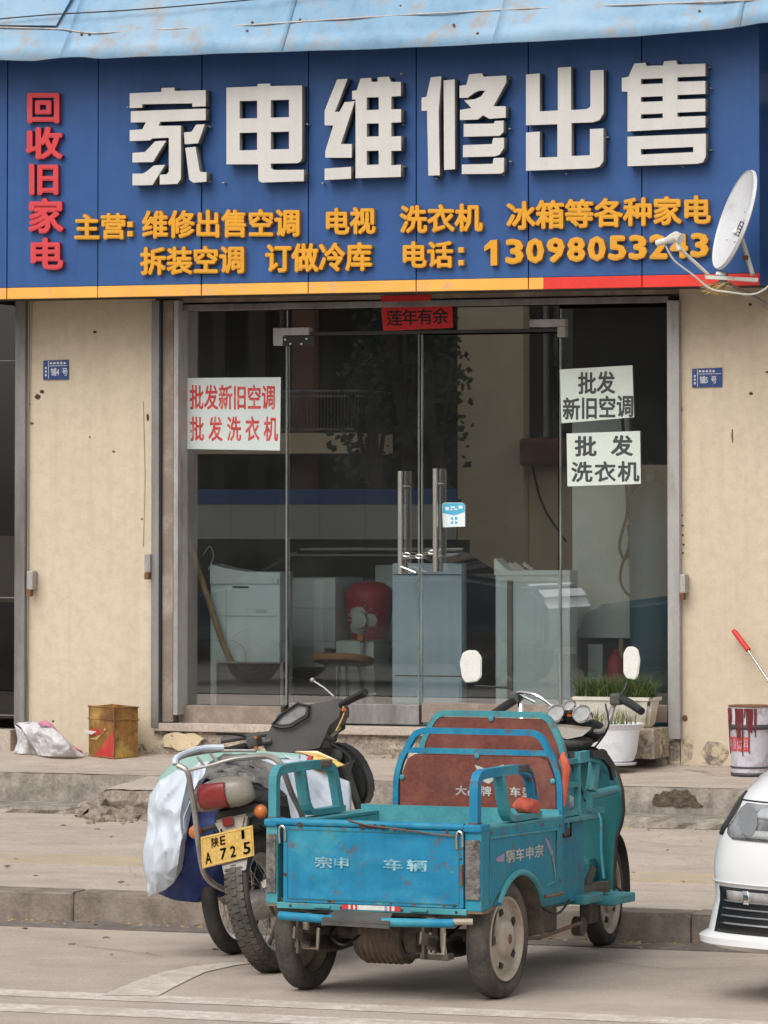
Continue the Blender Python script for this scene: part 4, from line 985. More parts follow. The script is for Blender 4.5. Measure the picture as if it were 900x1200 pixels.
def blades(bm, X0, X1, Y0, Y1, z, n, hmin, hmax, w=.004, lean=.35, seed=0):
    rn = random.Random(seed)
    for i in range(n):
        p = Vector((rn.uniform(X0, X1), rn.uniform(Y0, Y1), z)); h = rn.uniform(hmin, hmax); d = Vector((rn.gauss(0, lean), rn.gauss(0, lean), 0))*h
        s = Vector((rn.uniform(-1, 1), rn.uniform(-1, 1), 0)).normalized()*w
        v = [bm.verts.new(p-s), bm.verts.new(p+s), bm.verts.new(p+d*.35+Vector((0, 0, h*.6))+s*.8), bm.verts.new(p+d*.35+Vector((0, 0, h*.6))-s*.8), bm.verts.new(p+d+Vector((0, 0, h)))]
        bm.faces.new((v[0], v[1], v[2], v[3])); bm.faces.new((v[3], v[2], v[4]))
bm = B(); blades(bm, x0+.02, x1-.02, YT-.07, YT+.07, zt-.02, 1300, .04, .17, .0024, .5, 1)
g = build('grass', bm, 'leaf', tr); g['kind'] = 'stuff'
bm = B(); blades(bm, x0+.02, x1-.02, YT-.07, YT+.07, zt-.02, 420, .03, .13, .0024, .7, 2)
g = build('dry_grass', bm, 'leaf_pale', tr); g['kind'] = 'stuff'
YP = -.55
pt = thing('flower_pot', 'round white flower pot with thin seedlings below the trough', 'pot', PG(724, 893, ZW))
c = PF(717, 850, YP); rt_ = (xat(752, 850, YP)-xat(682, 850, YP))/2; zt = zat(724, 848, YP); zb = zat(724, 895, YP)
H = zt-zb; pc = Vector((c.x, YP, zb))
bm = B(); lathe(bm, [(0, rt_*.62), (.01, rt_*.66), (.012, rt_*.6), (.02, rt_*.70), (H*.3, rt_*.8), (H*.86, rt_*.90), (H*.88, rt_*.93), (H*.96, rt_*.97), (H, rt_*1.04), (H*1.01, rt_*1.0), (H*.9, rt_*.86), (H*.86, .001)], 44, atM(pc) @ ZUP); build('pot', bm, 'pot_white', pt, True)
bm = B(); lathe(bm, [(0, rt_*.75), (.012, rt_*.8), (.014, rt_*.7)], 40, atM(pc-Vector((0, 0, .005))) @ ZUP); build('saucer', bm, 'pot_white', pt, True)
bm = B(); lathe(bm, [(H*.9, rt_*.89), (H*.95, .001)], 30, atM(pc) @ ZUP, cap=False); build('soil', bm, 'soil', pt)
bm = B(); blades(bm, c.x-rt_*.7, c.x+rt_*.7, YP-rt_*.6, YP+rt_*.6, zt-.02, 130, .04, .13, .0032, .35, 5); build('seedlings', bm, 'leaf_pale', pt)['kind'] = 'stuff'
# boulder of spalled plaster beside pot
for (px, py, r) in ((770, 885, .07), (784, 892, .05), (757, 893, .03)):
    p = PG(px, py, ZW); bm = B(); ball(bm, (p.x, -.06, ZW+.01), r, (1.5, .8, 1), 2, wob=.3, seed=px); tag(build('rubble_lump', bm, 'bare_plaster'), 'grey lump of fallen plaster at the foot of the doorway '+{770: 'nearest the pot', 784: 'beside the right rail', 757: 'smallest one touching the pot'}[px], 'rubble', 'plaster lumps under the trough')

# ================================================================== INSIDE THE SHOP
def cab(name, label, cat, x0, x1, yt, Y, depth, m, group=None, zb=ZF-.02, bevel=.015):
    zt = zat((x0+x1)/2, yt, Y); X0, X1 = xat(x0, 700, Y), xat(x1, 700, Y)
    t = thing(name, label, cat, ((X0+X1)/2, Y+depth/2, zb), group)
    bm = B(); box(bm, X0, X1, Y, Y+depth, zb, zt, bevel=bevel); build('cabinet', bm, m, t, True)
    return t, X0, X1, zt
def strip(name, par, x0, x1, yt, yb, Y, m, th=.006): return fbox(name, x0, x1, yt, yb, Y-th, Y+.001, m, par, .001)
gw = 'appliances for sale behind the glass'
t, *_ = cab('washing_machine', 'pale blue top loading washing machine behind the left glass pane', 'washing machine', 246, 328, 670, .34, .22, 'enamel', gw)
strip('trim_line', t, 264, 265.5, 690, 815, .34, 'enamel_dull'); strip('seam_line', t, 246, 324, 721, 722.5, .34, 'enamel_dull'); strip('control_panel', t, 272, 291, 687, 689, .34, 'dark_frame'); strip('badge', t, 299, 313, 714, 718, .34, 'enamel_dull')
bm = B(); a = PF(246, 663, .88); b2 = PF(326, 682, .88); prism(bm, [PF(246, 661, .325), PF(264, 666, .325), PF(300, 672, .325), PF(325, 678, .325), PF(325, 684, .325), PF(246, 684, .325)], (0, .2, 0)); build('lid', bm, 'enamel', t)
t, *_ = cab('washing_machine', 'dull grey green washing machine in shade left of the fan', 'washing machine', 333, 393, 677, 1.15, .5, 'enamel_dull', gw)
strip('side_edge', t, 368, 379, 679, 800, 1.15, 'enamel'); strip('seam_line', t, 336, 392, 712, 713, 1.15, 'fan_grey')
t, *_ = cab('refrigerator', 'tall pale blue refrigerator behind the closed doors', 'refrigerator', 459, 541, 660, .40, .10, 'enamel_blue', gw)
strip('door_seam', t, 461, 541, 673, 674, .40, 'dark_frame'); strip('door_seam', t, 463, 540, 791.5, 792.8, .40, 'dark_frame'); strip('kick_plate', t, 466, 538, 800, 824, .40, 'enamel_blue', .012)
t, X0, X1, zt = cab('washing_machine', 'large white washing machine with brown vertical strip behind the right door', 'washing machine', 580, 668, 668, .30, .16, 'enamel', gw)
strip('hose_strip', t, 594, 600, 680, 825, .30, 'enamel_brown', .02); strip('seam_line', t, 585, 655, 681, 682, .30, 'enamel_dull'); strip('side_edge', t, 655, 657, 672, 825, .30, 'enamel_dull')
bm = B(); prism(bm, [PF(579, 654, .285), PF(592, 666, .285), (PF(600, 671, .285)), PF(668, 669, .285), PF(668, 674, .285), PF(579, 674, .285)], (0, .15, 0)); build('lid', bm, 'enamel', t)
for px in (596, 602, 613): bm = B(); a = PF(px, 660, .40); tube(bm, [a, a+Vector((.05, .03, -.04))], .012, 8); build('knob', bm, 'plate_white', t, True)
t, *_ = cab('fridge_panel', 'tall white appliance panel standing behind the right fixed pane', 'panel', 670, 738, 489, .8, .06, 'enamel_dull', gw, zb=zat(700, 748, .8)); bm = B()
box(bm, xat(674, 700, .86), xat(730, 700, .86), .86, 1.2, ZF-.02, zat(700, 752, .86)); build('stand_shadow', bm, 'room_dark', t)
for x0, x1 in ((674, 680), (725, 730)): fbox('stand_leg', x0, x1, 748, 826, .82, .86, 'bamboo', t)
for x0 in (697,): fbox('back_board', x0-8, x0+9, 755, 826, .83, .85, 'enamel_dull', t)
MATS['p'] = MATS['enamel']
gc = thing('gas_cylinder', 'dark teal gas cylinder standing inside by the right edge of the window', 'gas cylinder', (xat(764, 800, .62), .62, ZF-.02))
c = PF(763, 600, .62); rg_ = (xat(787, 700, .62)-xat(739, 700, .62))/2; hh_ = zat(763, 592, .62)-(ZF-.02)
bm = B(); lathe(bm, [(0, rg_*.9), (.02, rg_), (hh_, rg_), (hh_+.05, rg_*.93), (hh_+.10, rg_*.72), (hh_+.13, rg_*.42), (hh_+.145, rg_*.22), (hh_+.20, rg_*.2)], 32, atM((c.x, .62, ZF-.02)) @ ZUP); build('tank', bm, 'deep_teal', gc, True)
bm = B(); lathe(bm, [(hh_+.19, .03), (hh_+.22, .035), (hh_+.24, .02), (hh_+.27, .025), (hh_+.275, .01)], 12, atM((c.x, .62, ZF-.02)) @ ZUP); tube(bm, [(c.x-.02, .62, ZF+hh_+.205), (c.x+.07, .60, ZF+hh_+.205)], .012, 8); build('valve', bm, 'chassis', gc, True)
rc = thing('red_bottle', 'small red plastic bottle on the floor under the white panel', 'bottle', PF(722, 800, .62))
bm = B(); c = PF(721, 800, .62); lathe(bm, [(0, .05), (.14, .052), (.18, .04), (.2, .018), (.23, .018)], 18, atM((c.x, .62, zat(721, 805, .62))) @ ZUP); build('bottle_body', bm, 'crate_red', rc, True)
bm = B(); tube(bm, [(c.x+.05, .62, zat(721, 780, .62)), (c.x+.08, .62, zat(721, 785, .62)), (c.x+.05, .62, zat(721, 795, .62))], .006, 6, 3); build('handle', bm, 'crate_red', rc)
bm = B(); box(bm, c.x-.1, c.x+.1, .5, .74, ZF-.02, zat(721, 805.3, .62)); tag(build('wooden_block', bm, 'bamboo'), 'wooden block under the red bottle behind the planter', 'block')
# television on its side, dark
t, *_ = cab('television', 'dark television with pale frame posts on the floor behind the left pane', 'television', 253, 328, 777, .165, .16, 'dark_frame', gw, bevel=.02)
for x0, x1 in ((250, 253.5), (328, 331.5)): fbox('frame_post', x0, x1, 776, 826, .14, .16, 'pale_metal', t)
fbox('frame_top', 253.6, 327.9, 775.5, 777.5, .14, .16, 'pale_metal', t)
bm = B(); a0 = PF(337, 783, .9); box(bm, a0.x, xat(455, 783, .9), .9, 1.4, ZF-.02, a0.z, bevel=.01); tag(build('low_table', bm, 'room_dark'), 'low dark table under the round stool seat inside', 'table')
# box and stool
t, *_ = cab('carton', 'small pale carton behind the round wooden seat', 'carton', 393, 438, 751, .88, .3, 'enamel_dull', None)
stl = thing('round_stool', 'round wooden stool seat inside the shop left of the door handles', 'stool', PF(403, 800, .6))
c = PF(402, 773, .62); r = (xat(437, 773, .62)-xat(368, 773, .62))/2
bm = B(); lathe(bm, [(-.02, .001), (-.02, r*.95), (-.005, r), (.012, r), (.02, r*.96), (.022, .001)], 40, atM((c.x, .62, c.z)) @ Matrix.Rotation(rad(-9), 4, 'X') @ ZUP, cap=False); build('seat', bm, 'wood_seat', stl, True)
for k in range(4):
    th = k*math.pi/2+.6; bm = B(); tube(bm, [(c.x+r*.5*math.cos(th), .62+r*.5*math.sin(th), c.z-.02), (c.x+r*.8*math.cos(th), .62+r*.8*math.sin(th), ZF-.02)], .012, 8); build('leg', bm, 'dark_frame', stl)
# electric fan head + red crate
fn = thing('electric_fan', 'grey electric fan on a stand in front of the red bucket inside', 'fan', PF(425, 800, .8))
c = PF(424, 727, .84); 
for k in range(14):
    th = k/14*6.283; bm = B()
    d1 = Vector((math.cos(th)*.115, 0, math.sin(th)*.1)); tube(bm, [c+Vector((0, -.05, 0)), c+d1*.6+Vector((0, -.045, 0)), c+d1, c+d1*.6+Vector((0, .05, 0))], .002, 4, 2)
    build('cage_wire', bm, 'fan_grey', fn)
for k in range(3):
    th = k*2.094; bm = B(); ball(bm, c+Vector((math.cos(th)*.05, 0, math.sin(th)*.05)), .055, (1, .15, .8), 2); build('blade', bm, 'fan_grey', fn, True)
bm = B(); lathe(bm, [(-.06, .03), (-.05, .05), (.03, .055), (.08, .03)], 16, atM(c) @ Matrix.Rotation(rad(90), 4, 'Z')); build('motor', bm, 'fan_grey', fn, True)
bm = B(); tube(bm, [c-Vector((0, 0, .1)), (c.x, .84, ZF+.02)], .014, 8); build('post', bm, 'fan_grey', fn)
bm = B(); box(bm, -.02, .02, -.03, .0, -.02, .02, M=atM(c-Vector((0, 0, .11)))); build('switch', bm, 'lamp_orange', fn)
cr = thing('red_bucket', 'large red plastic bucket behind the electric fan', 'bucket', PF(436, 760, 1.3))
c = PF(433, 742, 1.3); bm = B(); rr_ = (xat(462, 700, 1.3)-xat(407, 700, 1.3))/2
lathe(bm, [(-.08, rr_*.7), (.1, rr_*.85), (.27, rr_), (.30, rr_*.9), (.34, rr_*.55), (.35, .001)], 32, atM((c.x, 1.3, zat(433, 745, 1.3))) @ ZUP); build('bucket_body', bm, 'crate_red', cr, True)
bm = B(); box(bm, c.x-.25, c.x+.3, 1.15, 1.5, ZF-.02, zat(433, 745, 1.3)-.081); tag(build('crate', bm, 'room_dark'), 'dark crate carrying the red bucket inside the shop', 'crate')
t, *_ = cab('white_carton', 'small pale box standing behind the red bucket beside the refrigerator', 'carton', 439, 460, 662, 1.75, .3, 'enamel_dull', None)
# cables hanging
hc = thing('hanging_cable', 'loops of dark cable hanging in front of the white panel', 'cable', PF(733, 600, .7))
bm = B(); tube(bm, [PF(x, y, .72) for x, y in ((728, 470), (734, 560), (735, 600), (730, 620), (726, 640), (731, 655), (739, 645), (736, 615))], .0095, 6, 4); build('cord', bm, 'cable', hc)
bm = B(); tube(bm, [PF(x, y, .71) for x, y in ((733, 560), (738, 610), (737, 640), (729, 662), (727, 680), (733, 694), (742, 700))], .0085, 6, 4); build('cord', bm, 'cable', hc)
# broom
br = thing('bamboo_broom', 'bamboo broom handle leaning inside the left glass pane', 'broom', PF(290, 818, .3))
bm = B(); P = [PF(213, 612, .25), PF(225, 645, .26), PF(243, 700, .28), PF(262, 757, .30), PF(278, 790, .32), PF(290, 813, .33)]; tube(bm, P, [.012, .017, .019, .019, .02, .016], 10); build('handle', bm, 'bamboo', br, True)
bm = B(); rn = random.Random(4)
for k in range(90):
    a = PF(290, 812, .33); tube(bm, [a, a+Vector((rn.uniform(-.07, .1), rn.uniform(-.05, .05), -.09-rn.uniform(0, .05)))], .002, 3)
build('bristles', bm, 'bamboo', br)['kind'] = 'stuff'
for (x0, pts) in ((0, [(238, 650), (246, 640), (250, 652), (244, 668)]), (1, [(270, 750), (284, 757), (288, 770), (290, 785), (296, 808)])):
    bm = B(); tube(bm, [PF(x, y, .3) for x, y in pts], .003, 5, 4); build('string', bm, 'cable_white', br)
# ================================================================== WHEELS
def wheel(par, c, R, w, kind, m='tyre', axis=None, rimm='rim_dusty', seg=48, tread=0, rimr=None, face=1):
    """wheel about local X through c, in the parent's frame; axis = extra rotation matrix"""
    M = atM(c, axis); rr = rimr or R*.62
    bm = B()
    pf = [(-w*.36, rr), (-w*.47, rr+(R-rr)*.25), (-w*.5, rr+(R-rr)*.55), (-w*.44, R*.95), (-w*.33, R*.985), (-w*.15, R), (w*.15, R), (w*.33, R*.985), (w*.44, R*.95), (w*.5, rr+(R-rr)*.55), (w*.47, rr+(R-rr)*.25), (w*.36, rr)]
    lathe(bm, pf, seg, M, cap=False)
    n0 = len(bm.verts)
    if tread:
        for k in range(tread):
            th = k/tread*6.283
            for s, off in ((-.30, 0), (0, .5), (.30, 0)):
                t2 = th+off*6.283/tread; Rm = M @ Matrix.Rotation(t2, 4, 'X')
                hw = w*.13; hh = R*6.283/tread*.36
                ztop = R*(1.0 if s == 0 else .985)
                box(bm, s*w-hw, s*w+hw, -hh, hh, ztop-.008, ztop+.0036, M=Rm)
    ty = build('tyre', bm, m, par, True, world=False)
    if kind == 'disc':
        f = face
        prof = [(-f*w*.30, rr*1.0), (f*w*.46, rr*1.02), (f*w*.50, rr*1.0), (f*w*.46, rr*.955), (f*w*.22, rr*.90), (f*w*.20, rr*.80), (f*w*.30, rr*.70), (f*w*.32, rr*.58), (f*w*.26, rr*.50), (f*w*.30, rr*.46), (f*w*.44, rr*.44), (f*w*.56, rr*.36), (f*w*.62, rr*.14), (f*w*.60, .0005)]
        bm = B(); lathe(bm, prof, 40, M, cap=False); rim = build('rim', bm, rimm, par, True, world=False)
        # hub cup with lugs, slots
        for k in range(5):
            th = k/5*6.283+.3; Rm = M @ Matrix.Rotation(th, 4, 'X')
            bm = B(); prism(bm, [Rm @ Vector((f*w*.315, y, z)) for y, z in ((-rr*.10, rr*.60), (rr*.10, rr*.60), (rr*.07, rr*.74), (-rr*.07, rr*.74))], (Rm.to_3x3() @ Vector((f*.006, 0, 0)))); build('slot', bm, 'car_black', rim, world=False)
            bm = B(); lathe(bm, [(f*w*.38, .010), (f*w*.54, .009), (f*w*.56, .004)], 6, Rm @ Matrix.Translation((0, 0, rr*.28))); build('lug', bm, rimm, rim, world=False)
            bm = B(); prism(bm, [Rm @ Matrix.Rotation(.6, 4, 'X') @ Vector((f*w*.36, y, z)) for y, z in ((-rr*.045, rr*.12), (rr*.045, rr*.12), (rr*.075, rr*.36), (-rr*.075, rr*.36))], (Rm.to_3x3() @ Vector((f*w*.16, 0, 0)))); build('rib', bm, rimm, rim, world=False)
        bm = B(); lathe(bm, [(f*w*.4, rr*.13), (f*w*.62, rr*.12), (f*w*.66, rr*.05), (f*w*.66, .0005)], 16, M, cap=False); build('hub_cap', bm, 'rust', rim, True, world=False)
    else:
        bm = B(); lathe(bm, [(-w*.34, rr), (-w*.3, rr*.93), (0, rr*.90), (w*.3, rr*.93), (w*.34, rr)], seg, M, cap=False); rim = build('rim', bm, 'chrome' if rimm == 'chrome' else rimm, par, True, world=False)
        bm = B(); lathe(bm, [(-w*.6, .02), (-w*.5, rr*.30), (w*.5, rr*.30), (w*.6, .02)], 20, M); build('hub', bm, 'tube_grey', par, True, world=False)
        bm = B()
        for k in range(28):
            th = k/28*6.283; s = 1 if k % 2 else -1; t3 = th+s*.35*(1 if k % 4 < 2 else -1)
            tube(bm, [M @ Vector((s*w*.4, rr*.3*math.cos(t3), rr*.3*math.sin(t3))), M @ Vector((0, rr*.92*math.cos(th), rr*.92*math.sin(th)))], .0016, 4)
        sp = build('spokes', bm, 'steel', rim, world=False)
    return ty
# ================================================================== CARGO TRICYCLE  (local: x right, y forward, z up)
hT = rad(3.5)
FT = Matrix.Translation((3.515, -8.97, 0)) @ Matrix.Rotation(-hT, 4, 'Z')
T = thing('cargo_tricycle', 'weathered blue and teal electric cargo tricycle with open rear box', 'tricycle', (0, 0, 0), frame=FT)
def P_(name, bm, m, par=None, smooth=False): return build(name, bm, m, par or T, smooth, world=False)
DR, DF = -.29, .57; WO = .455; ZB = .375; ZTP = .675
# tailgate
tg = P_('tailgate', box(B(), -.372, .398, DR-.004, DR+.012, .372, .668, bevel=.004), 'trike_blue')
def tgf(a, b_):
    u, z = -.372+.77*a, .372+.296*b_; k = min(1, 8*min(a, 1-a, b_, 1-b_)); q = Vector((u*5, 3, z*8))
    return Vector((u, DR-.0128+.007*k*max(0, .35+mnoise.noise(q)+.5*mnoise.noise(q*2.7)), z))
bm = B(); grid(bm, tgf, 60, 30); P_('tailgate_skin', bm, 'trike_blue', tg, True)
bm = B(); tube(bm, [(-.43, DR-.005, ZTP+.008), (.40, DR-.005, ZTP+.008)], .015, 12); P_('top_tube', bm, 'trike_blue', tg, True)
bm = B()
for a, b_ in (((-.355, .385), (-.355, .655)), ((-.355, .655), (.38, .655)), ((.38, .655), (.38, .385)), ((.38, .385), (-.355, .385))):
    tube(bm, [(a[0], DR-.0125, a[1]), (b_[0], DR-.0125, b_[1])], 0, flat=(.004, .003))
P_('press_line', bm, 'trike_dark_teal', tg)
P_('bottom_rail', box(B(), -.40, .412, DR-.016, DR+.02, .345, .369, bevel=.004), 'trike_teal')
for u in (-.20, .215):
    P_('hinge', box(B(), u-.035, u+.035, DR-.026, DR-.016, .352, .364, bevel=.003), 'trike_teal', tg)
P_('reflective_tape', box(B(), -.115, .135, DR-.0185, DR-.0165, .352, .370), 'tape_white')
for (a, b_, mm) in ((-.115, -.088, 'tape_red'), (-.078, -.068, 'tape_red'), (-.058, -.050, 'tape_red'), (.068, .078, 'print_purple'), (.088, .096, 'tape_red'), (.11, .135, 'tape_red')):
    P_('tape_mark', box(B(), a, b_, DR-.0205, DR-.0188, .352, .370), mm)
# latches
for u, s in ((-.385, -1), (.375, 1)):
    bm = B(); tube(bm, [(u, DR-.02, .60), (u, DR-.024, .655), (u+.012, DR-.024, .668), (u+.024, DR-.024, .655), (u+.024, DR-.02, .61)], .004, 6, 3); P_('latch_ring', bm, 'steel', tg, True)
P_('latch_plate', box(B(), .388, .398, DR-.022, DR-.012, .46, .54, bevel=.002), 'rust', tg)
bm = B(); tube(bm, [(-.09, DR-.022, .70), (0.0, DR-.024, .68), (.13, DR-.024, .67), (.28, DR-.024, .655), (.38, DR-.022, .65)], .003, 5, 4); P_('tie_wire', bm, 'rust', tg)
rn = random.Random(31)
def chip(u, z, r, y, par, m='rust'):
    bm = B(); prism(bm, [(u+r*1.4*math.cos(k*.785)*rn.uniform(.5, 1.2), y, z+r*math.sin(k*.785)*rn.uniform(.5, 1.2)) for k in range(8)], (0, .0012, 0)); P_('rust_chip', bm, m, par)
for k in range(26):
    e = rn.random()
    u, z = (rn.uniform(-.36, .39), rn.choice((.655, .66, .664, .38))) if e < .6 else (rn.choice((-.362, .387)), rn.uniform(.39, .65)) if e < .8 else (rn.uniform(-.3, .35), rn.uniform(.4, .62))
    chip(u, z, rn.uniform(.003, .009), DR-.0134, tg, rn.choice(('rust', 'rust_dark', 'trike_teal')))
for u in (-.03, .0, .025, .06, -.30): chip(u, .676, rn.uniform(.006, .012), DR-.0206, tg, 'rust_dark')
# corner lamp housings
for (a, b_) in ((-.452, -.402), (.402, .472)):
    cn = P_('corner_post', box(B(), a, b_, DR-.006, DR+.07, .36, .69, bevel=.006), 'trike_teal' if a < 0 else 'trike_side')
    P_('corner_reflector', box(B(), a+.004, b_-.004, DR-.014, DR-.006, .405, .635, bevel=.003), 'reflector_grey', cn)
    P_('corner_cap', box(B(), a-.003, b_+.003, DR-.02, DR+.08, .665, .694, bevel=.008), 'trike_blue', cn)
    P_('corner_rust', box(B(), a+.002, b_+.006, DR-.010, DR+.06, .352, .361), 'rust_edge', cn)
# side walls (wheel boxes) with arches
AC, AR, AZ = .12, .262, .215
def side_outline():
    pts = [(DR+.07, .362)]
    a0 = math.acos(max(-1, (.372-AZ)/AR)); th0 = math.pi/2+a0; th1 = math.pi/2-a0
    for k in range(15):
        th = th0+(th1-th0)*k/14; pts.append((AC+AR*math.cos(th), AZ+AR*math.sin(th)))
    return pts+[(DF-.02, .372), (DF, .40), (DF, ZTP-.01), (DR+.07, ZTP-.01)]
for s in (-1, 1):
    so = side_outline(); bm = B(); prism(bm, [(s*WO, y, z) for y, z in so], (-s*.018, 0, 0)); sd_ = P_('side_panel', bm, 'trike_side')
    P_('top_flange', box(B(), min(s*WO, s*.36), max(s*WO, s*.36), DR+.07, DF+.01, ZTP-.012, ZTP+.004, bevel=.005), 'trike_teal', sd_)
    P_('inner_wall', box(B(), min(s*.36, s*.372), max(s*.36, s*.372), DR+.02, DF, .40, ZTP-.013), 'trike_teal', sd_)
    a0 = math.acos((.372-AZ)/AR); th0 = math.pi/2+a0; th1 = math.pi/2-a0
    bm = B(); tube(bm, [(s*(WO+.004), AC+(AR+.006)*math.cos(th0+(th1-th0)*k/16), AZ+(AR+.006)*math.sin(th0+(th1-th0)*k/16)) for k in range(17)], .013, 8); P_('arch_lip', bm, 'trike_teal', sd_, True)
    bm = B(); tube(bm, [(s*(WO), DR+.07, .358), (s*WO, -.145, .362)], .006, 6); tube(bm, [(s*WO, .385, .366), (s*WO, DF, .366)], .007, 6); P_('rust_hem', bm, 'rust_edge', sd_)
    # embossed outline
    em = [(DR+.11, .40), (DR+.11, .635), (.50, .625), (.50, .42)]
    bm = B(); tube(bm, [(s*(WO+.001), y, z) for y, z in em+[(.40, .41)]], .0045, 6); P_('embossed_line', bm, 'trike_teal', sd_, True)
    # wheel housing inside
    bm = B(); lathe(bm, [(-.05, .255), (.05, .255)], 20, atM((s*.405, AC, AZ)), cap=False, arc=(0, math.pi)); P_('wheel_housing', bm, 'chassis', sd_)
P_('bed_floor', box(B(), -.372, .372, DR+.013, DF, .385, .400), 'trike_teal')
P_('front_board', box(B(), -.44, .44, DF+.001, DF+.02, .385, .70), 'trike_teal')
P_('rear_sill', box(B(), -.40, .40, DR+.02, DR+.10, .33, .384), 'chassis')
# decals on side: text + swoosh
def tplaceR(x, y, h): return T.matrix_world @ Vector((WO+.0015+max(0, .0006+h*.01), x, y))
for k, c in enumerate('辆车申宗'):
    put_char(c, (-.02+k*.098, .07+k*.098, .578, .527), tplaceR, T, 'print_white', bold=.02, depth=.002)
bm = B(); prism(bm, [(WO+.001, y, z) for y, z in ((-.12, .553), (-.03, .57), (-.04, .535), (-.11, .54))], (.0012, 0, 0)); P_('decal_stripe', bm, 'print_purple')
sw1 = [(.38, .60), (.42, .585), (.46, .54), (.485, .47), (.492, .42), (.478, .47), (.45, .52), (.41, .56)]
bm = B(); prism(bm, [(WO+.001, y, z) for y, z in sw1], (.0012, 0, 0)); P_('decal_swoosh', bm, 'print_purple')
bm = B(); prism(bm, [(WO+.0025, y, z) for y, z in ((.44, .545), (.47, .505), (.49, .43), (.48, .48), (.46, .51))], (.0012, 0, 0)); P_('decal_swoosh', bm, 'print_white')
# tailgate writing
def tplaceB(x, y, h): return T.matrix_world @ Vector((x, DR-.0135-max(0, .0006+h*.01), y))
for c, u0, w_ in (('宗', -.235, .075), ('申', -.155, .07), ('车', .06, .085), ('辆', .16, .085)):
    put_char(c, (u0, u0+w_, .553, .508), tplaceB, tg, 'faded_print', bold=.028, depth=.002)
# grab hoops
FL = (.030, .022)
for s in (-1, 1):
    u = s*.432
    h1 = [(u, -.262, .69), (u, -.262, .83), (u, -.25, .865), (u, -.215, .882), (u, -.10, .885), (u, .10, .886), (u, .20, .88), (u, .255, .865), (u, .285, .835), (u, .335, .70)]
    bm = B(); tube(bm, h1, 0, flat=(.036, .034), up=(1, 0, 0), smooth=2); hp_ = P_('grab_hoop', bm, 'trike_blue' if s > 0 else 'trike_teal')
    h2 = [(u, -.03, .875), (u, -.005, .80), (u, .02, .735), (u, .05, .705), (u, .10, .695), (u, .36, .697)]
    bm = B(); tube(bm, h2, 0, flat=(.024, .044), up=(1, 0, 0), smooth=2); P_('inner_leg', bm, 'trike_teal', hp_)
    P_('corner_wrap', box(B(), u-.022, u+.022, .13, .235, .872, .902, bevel=.006), 'dusty_black' if s > 0 else 'rust_edge', hp_)
    if s > 0:
        bm = B(); tube(bm, [(u, .20, .885), (u, .26, .868), (u, .292, .83), (u, .31, .775)], .021, 8); P_('corner_guard', bm, 'dusty_black', hp_, True)
    P_('post_foot', box(B(), u-.018, u+.018, -.285, -.24, .694, .70), 'rust', hp_)
# backrests
def backrest(d, cu, wb, wt, zt, z_panel0, z_panel1, bar, name):
    bp = bpy.data.objects.new
    zz0 = .60
    hp0 = [(wb, zz0), (wb, zt-.30), (wb-.003, zt-.20), (wb-(wb-wt)*.35, zt-.12), (wt+.006, zt-.05), (wt-.018, zt-.016), (wt-.055, zt-.001), (wt-.11, zt)]
    path = [(cu-a_, d, z_) for a_, z_ in hp0]+[(cu+a_, d, z_) for a_, z_ in hp0[::-1]]
    bm = B(); tube(bm, path, 0, flat=(.024, .024), up=(0, 1, 0), smooth=3); fr = P_(name, bm, 'trike_blue' if bar else 'trike_teal')
    if bar:
        bm = B(); tube(bm, [(cu-wb+(wb-wt)*.6, d, zt-.082), (cu+wb-(wb-wt)*.6, d, zt-.082)], 0, flat=(.022, .022), up=(0, 1, 0)); P_('cross_bar', bm, 'trike_blue', fr)
    bm = B(); tube(bm, [(cu-wb+.01, d, z_panel0-.012), (cu+wb-.01, d, z_panel0-.012)], 0, flat=(.022, .022), up=(0, 1, 0)); P_('lower_bar', bm, 'trike_teal', fr)
    wp = wb-.018
    poly = [(cu-wp, z_panel0), (cu+wp, z_panel0), (cu+wp, z_panel1-.10), (cu+wp-.035, z_panel1-.02), (cu+wp-.065, z_panel1), (cu-wp+.065, z_panel1), (cu-wp+.035, z_panel1-.02), (cu-wp, z_panel1-.10)]
    bm = B(); prism(bm, [(u, d-.008, z) for u, z in poly], (0, .022, 0)); bmesh.ops.bevel(bm, geom=list(bm.edges), offset=.003, segments=1, affect='EDGES'); pn = P_('back_panel', bm, 'seat_red', fr)
    for u, z in ((cu, zt-.02), ) if not bar else ((cu, zt-.10), (cu-wb+.03, z_panel0+.12), (cu+wb-.03, z_panel0+.12)):
        bm = B(); lathe(bm, [(0, .011), (.006, .011), (.008, .005)], 12, atM((u, d-.008, z), Matrix.Rotation(rad(-90), 4, 'Z'))); P_('fixing_tab', bm, 'trike_teal', fr)
    return pn
pnA = backrest(.66, .045, .365, .295, 1.003, .69, .905, True, 'backrest_frame')
pnB = backrest(.95, -.015, .33, .27, 1.062, .80, 1.045, False, 'backrest_frame')
P_('lower_board', box(B(), -.30, .40, .655, .668, .50, .668), 'trike_teal')
# print on the front backrest
def tplaceP(x, y, h): return T.matrix_world @ Vector((x, .6515-max(0, .0004+h*.01), y))
for c, u0 in (('大', -.02), ('品', .033), ('牌', .09), ('好', .165), ('车', .22), ('型', .275)):
    put_char(c, (u0-.03, u0+.018, .782, .742), tplaceP, pnA, 'print_white', bold=.024, depth=.001)
wing = [(.035, .868), (.075, .855), (.115, .858), (.165, .872), (.15, .84), (.115, .82), (.135, .815), (.11, .80), (.098, .792), (.075, .80), (.058, .812), (.085, .828), (.05, .84)]
bm = B(); prism(bm, [(u, .6505, z) for u, z in wing], (0, .002, 0)); P_('emblem', bm, 'print_white', pnA)
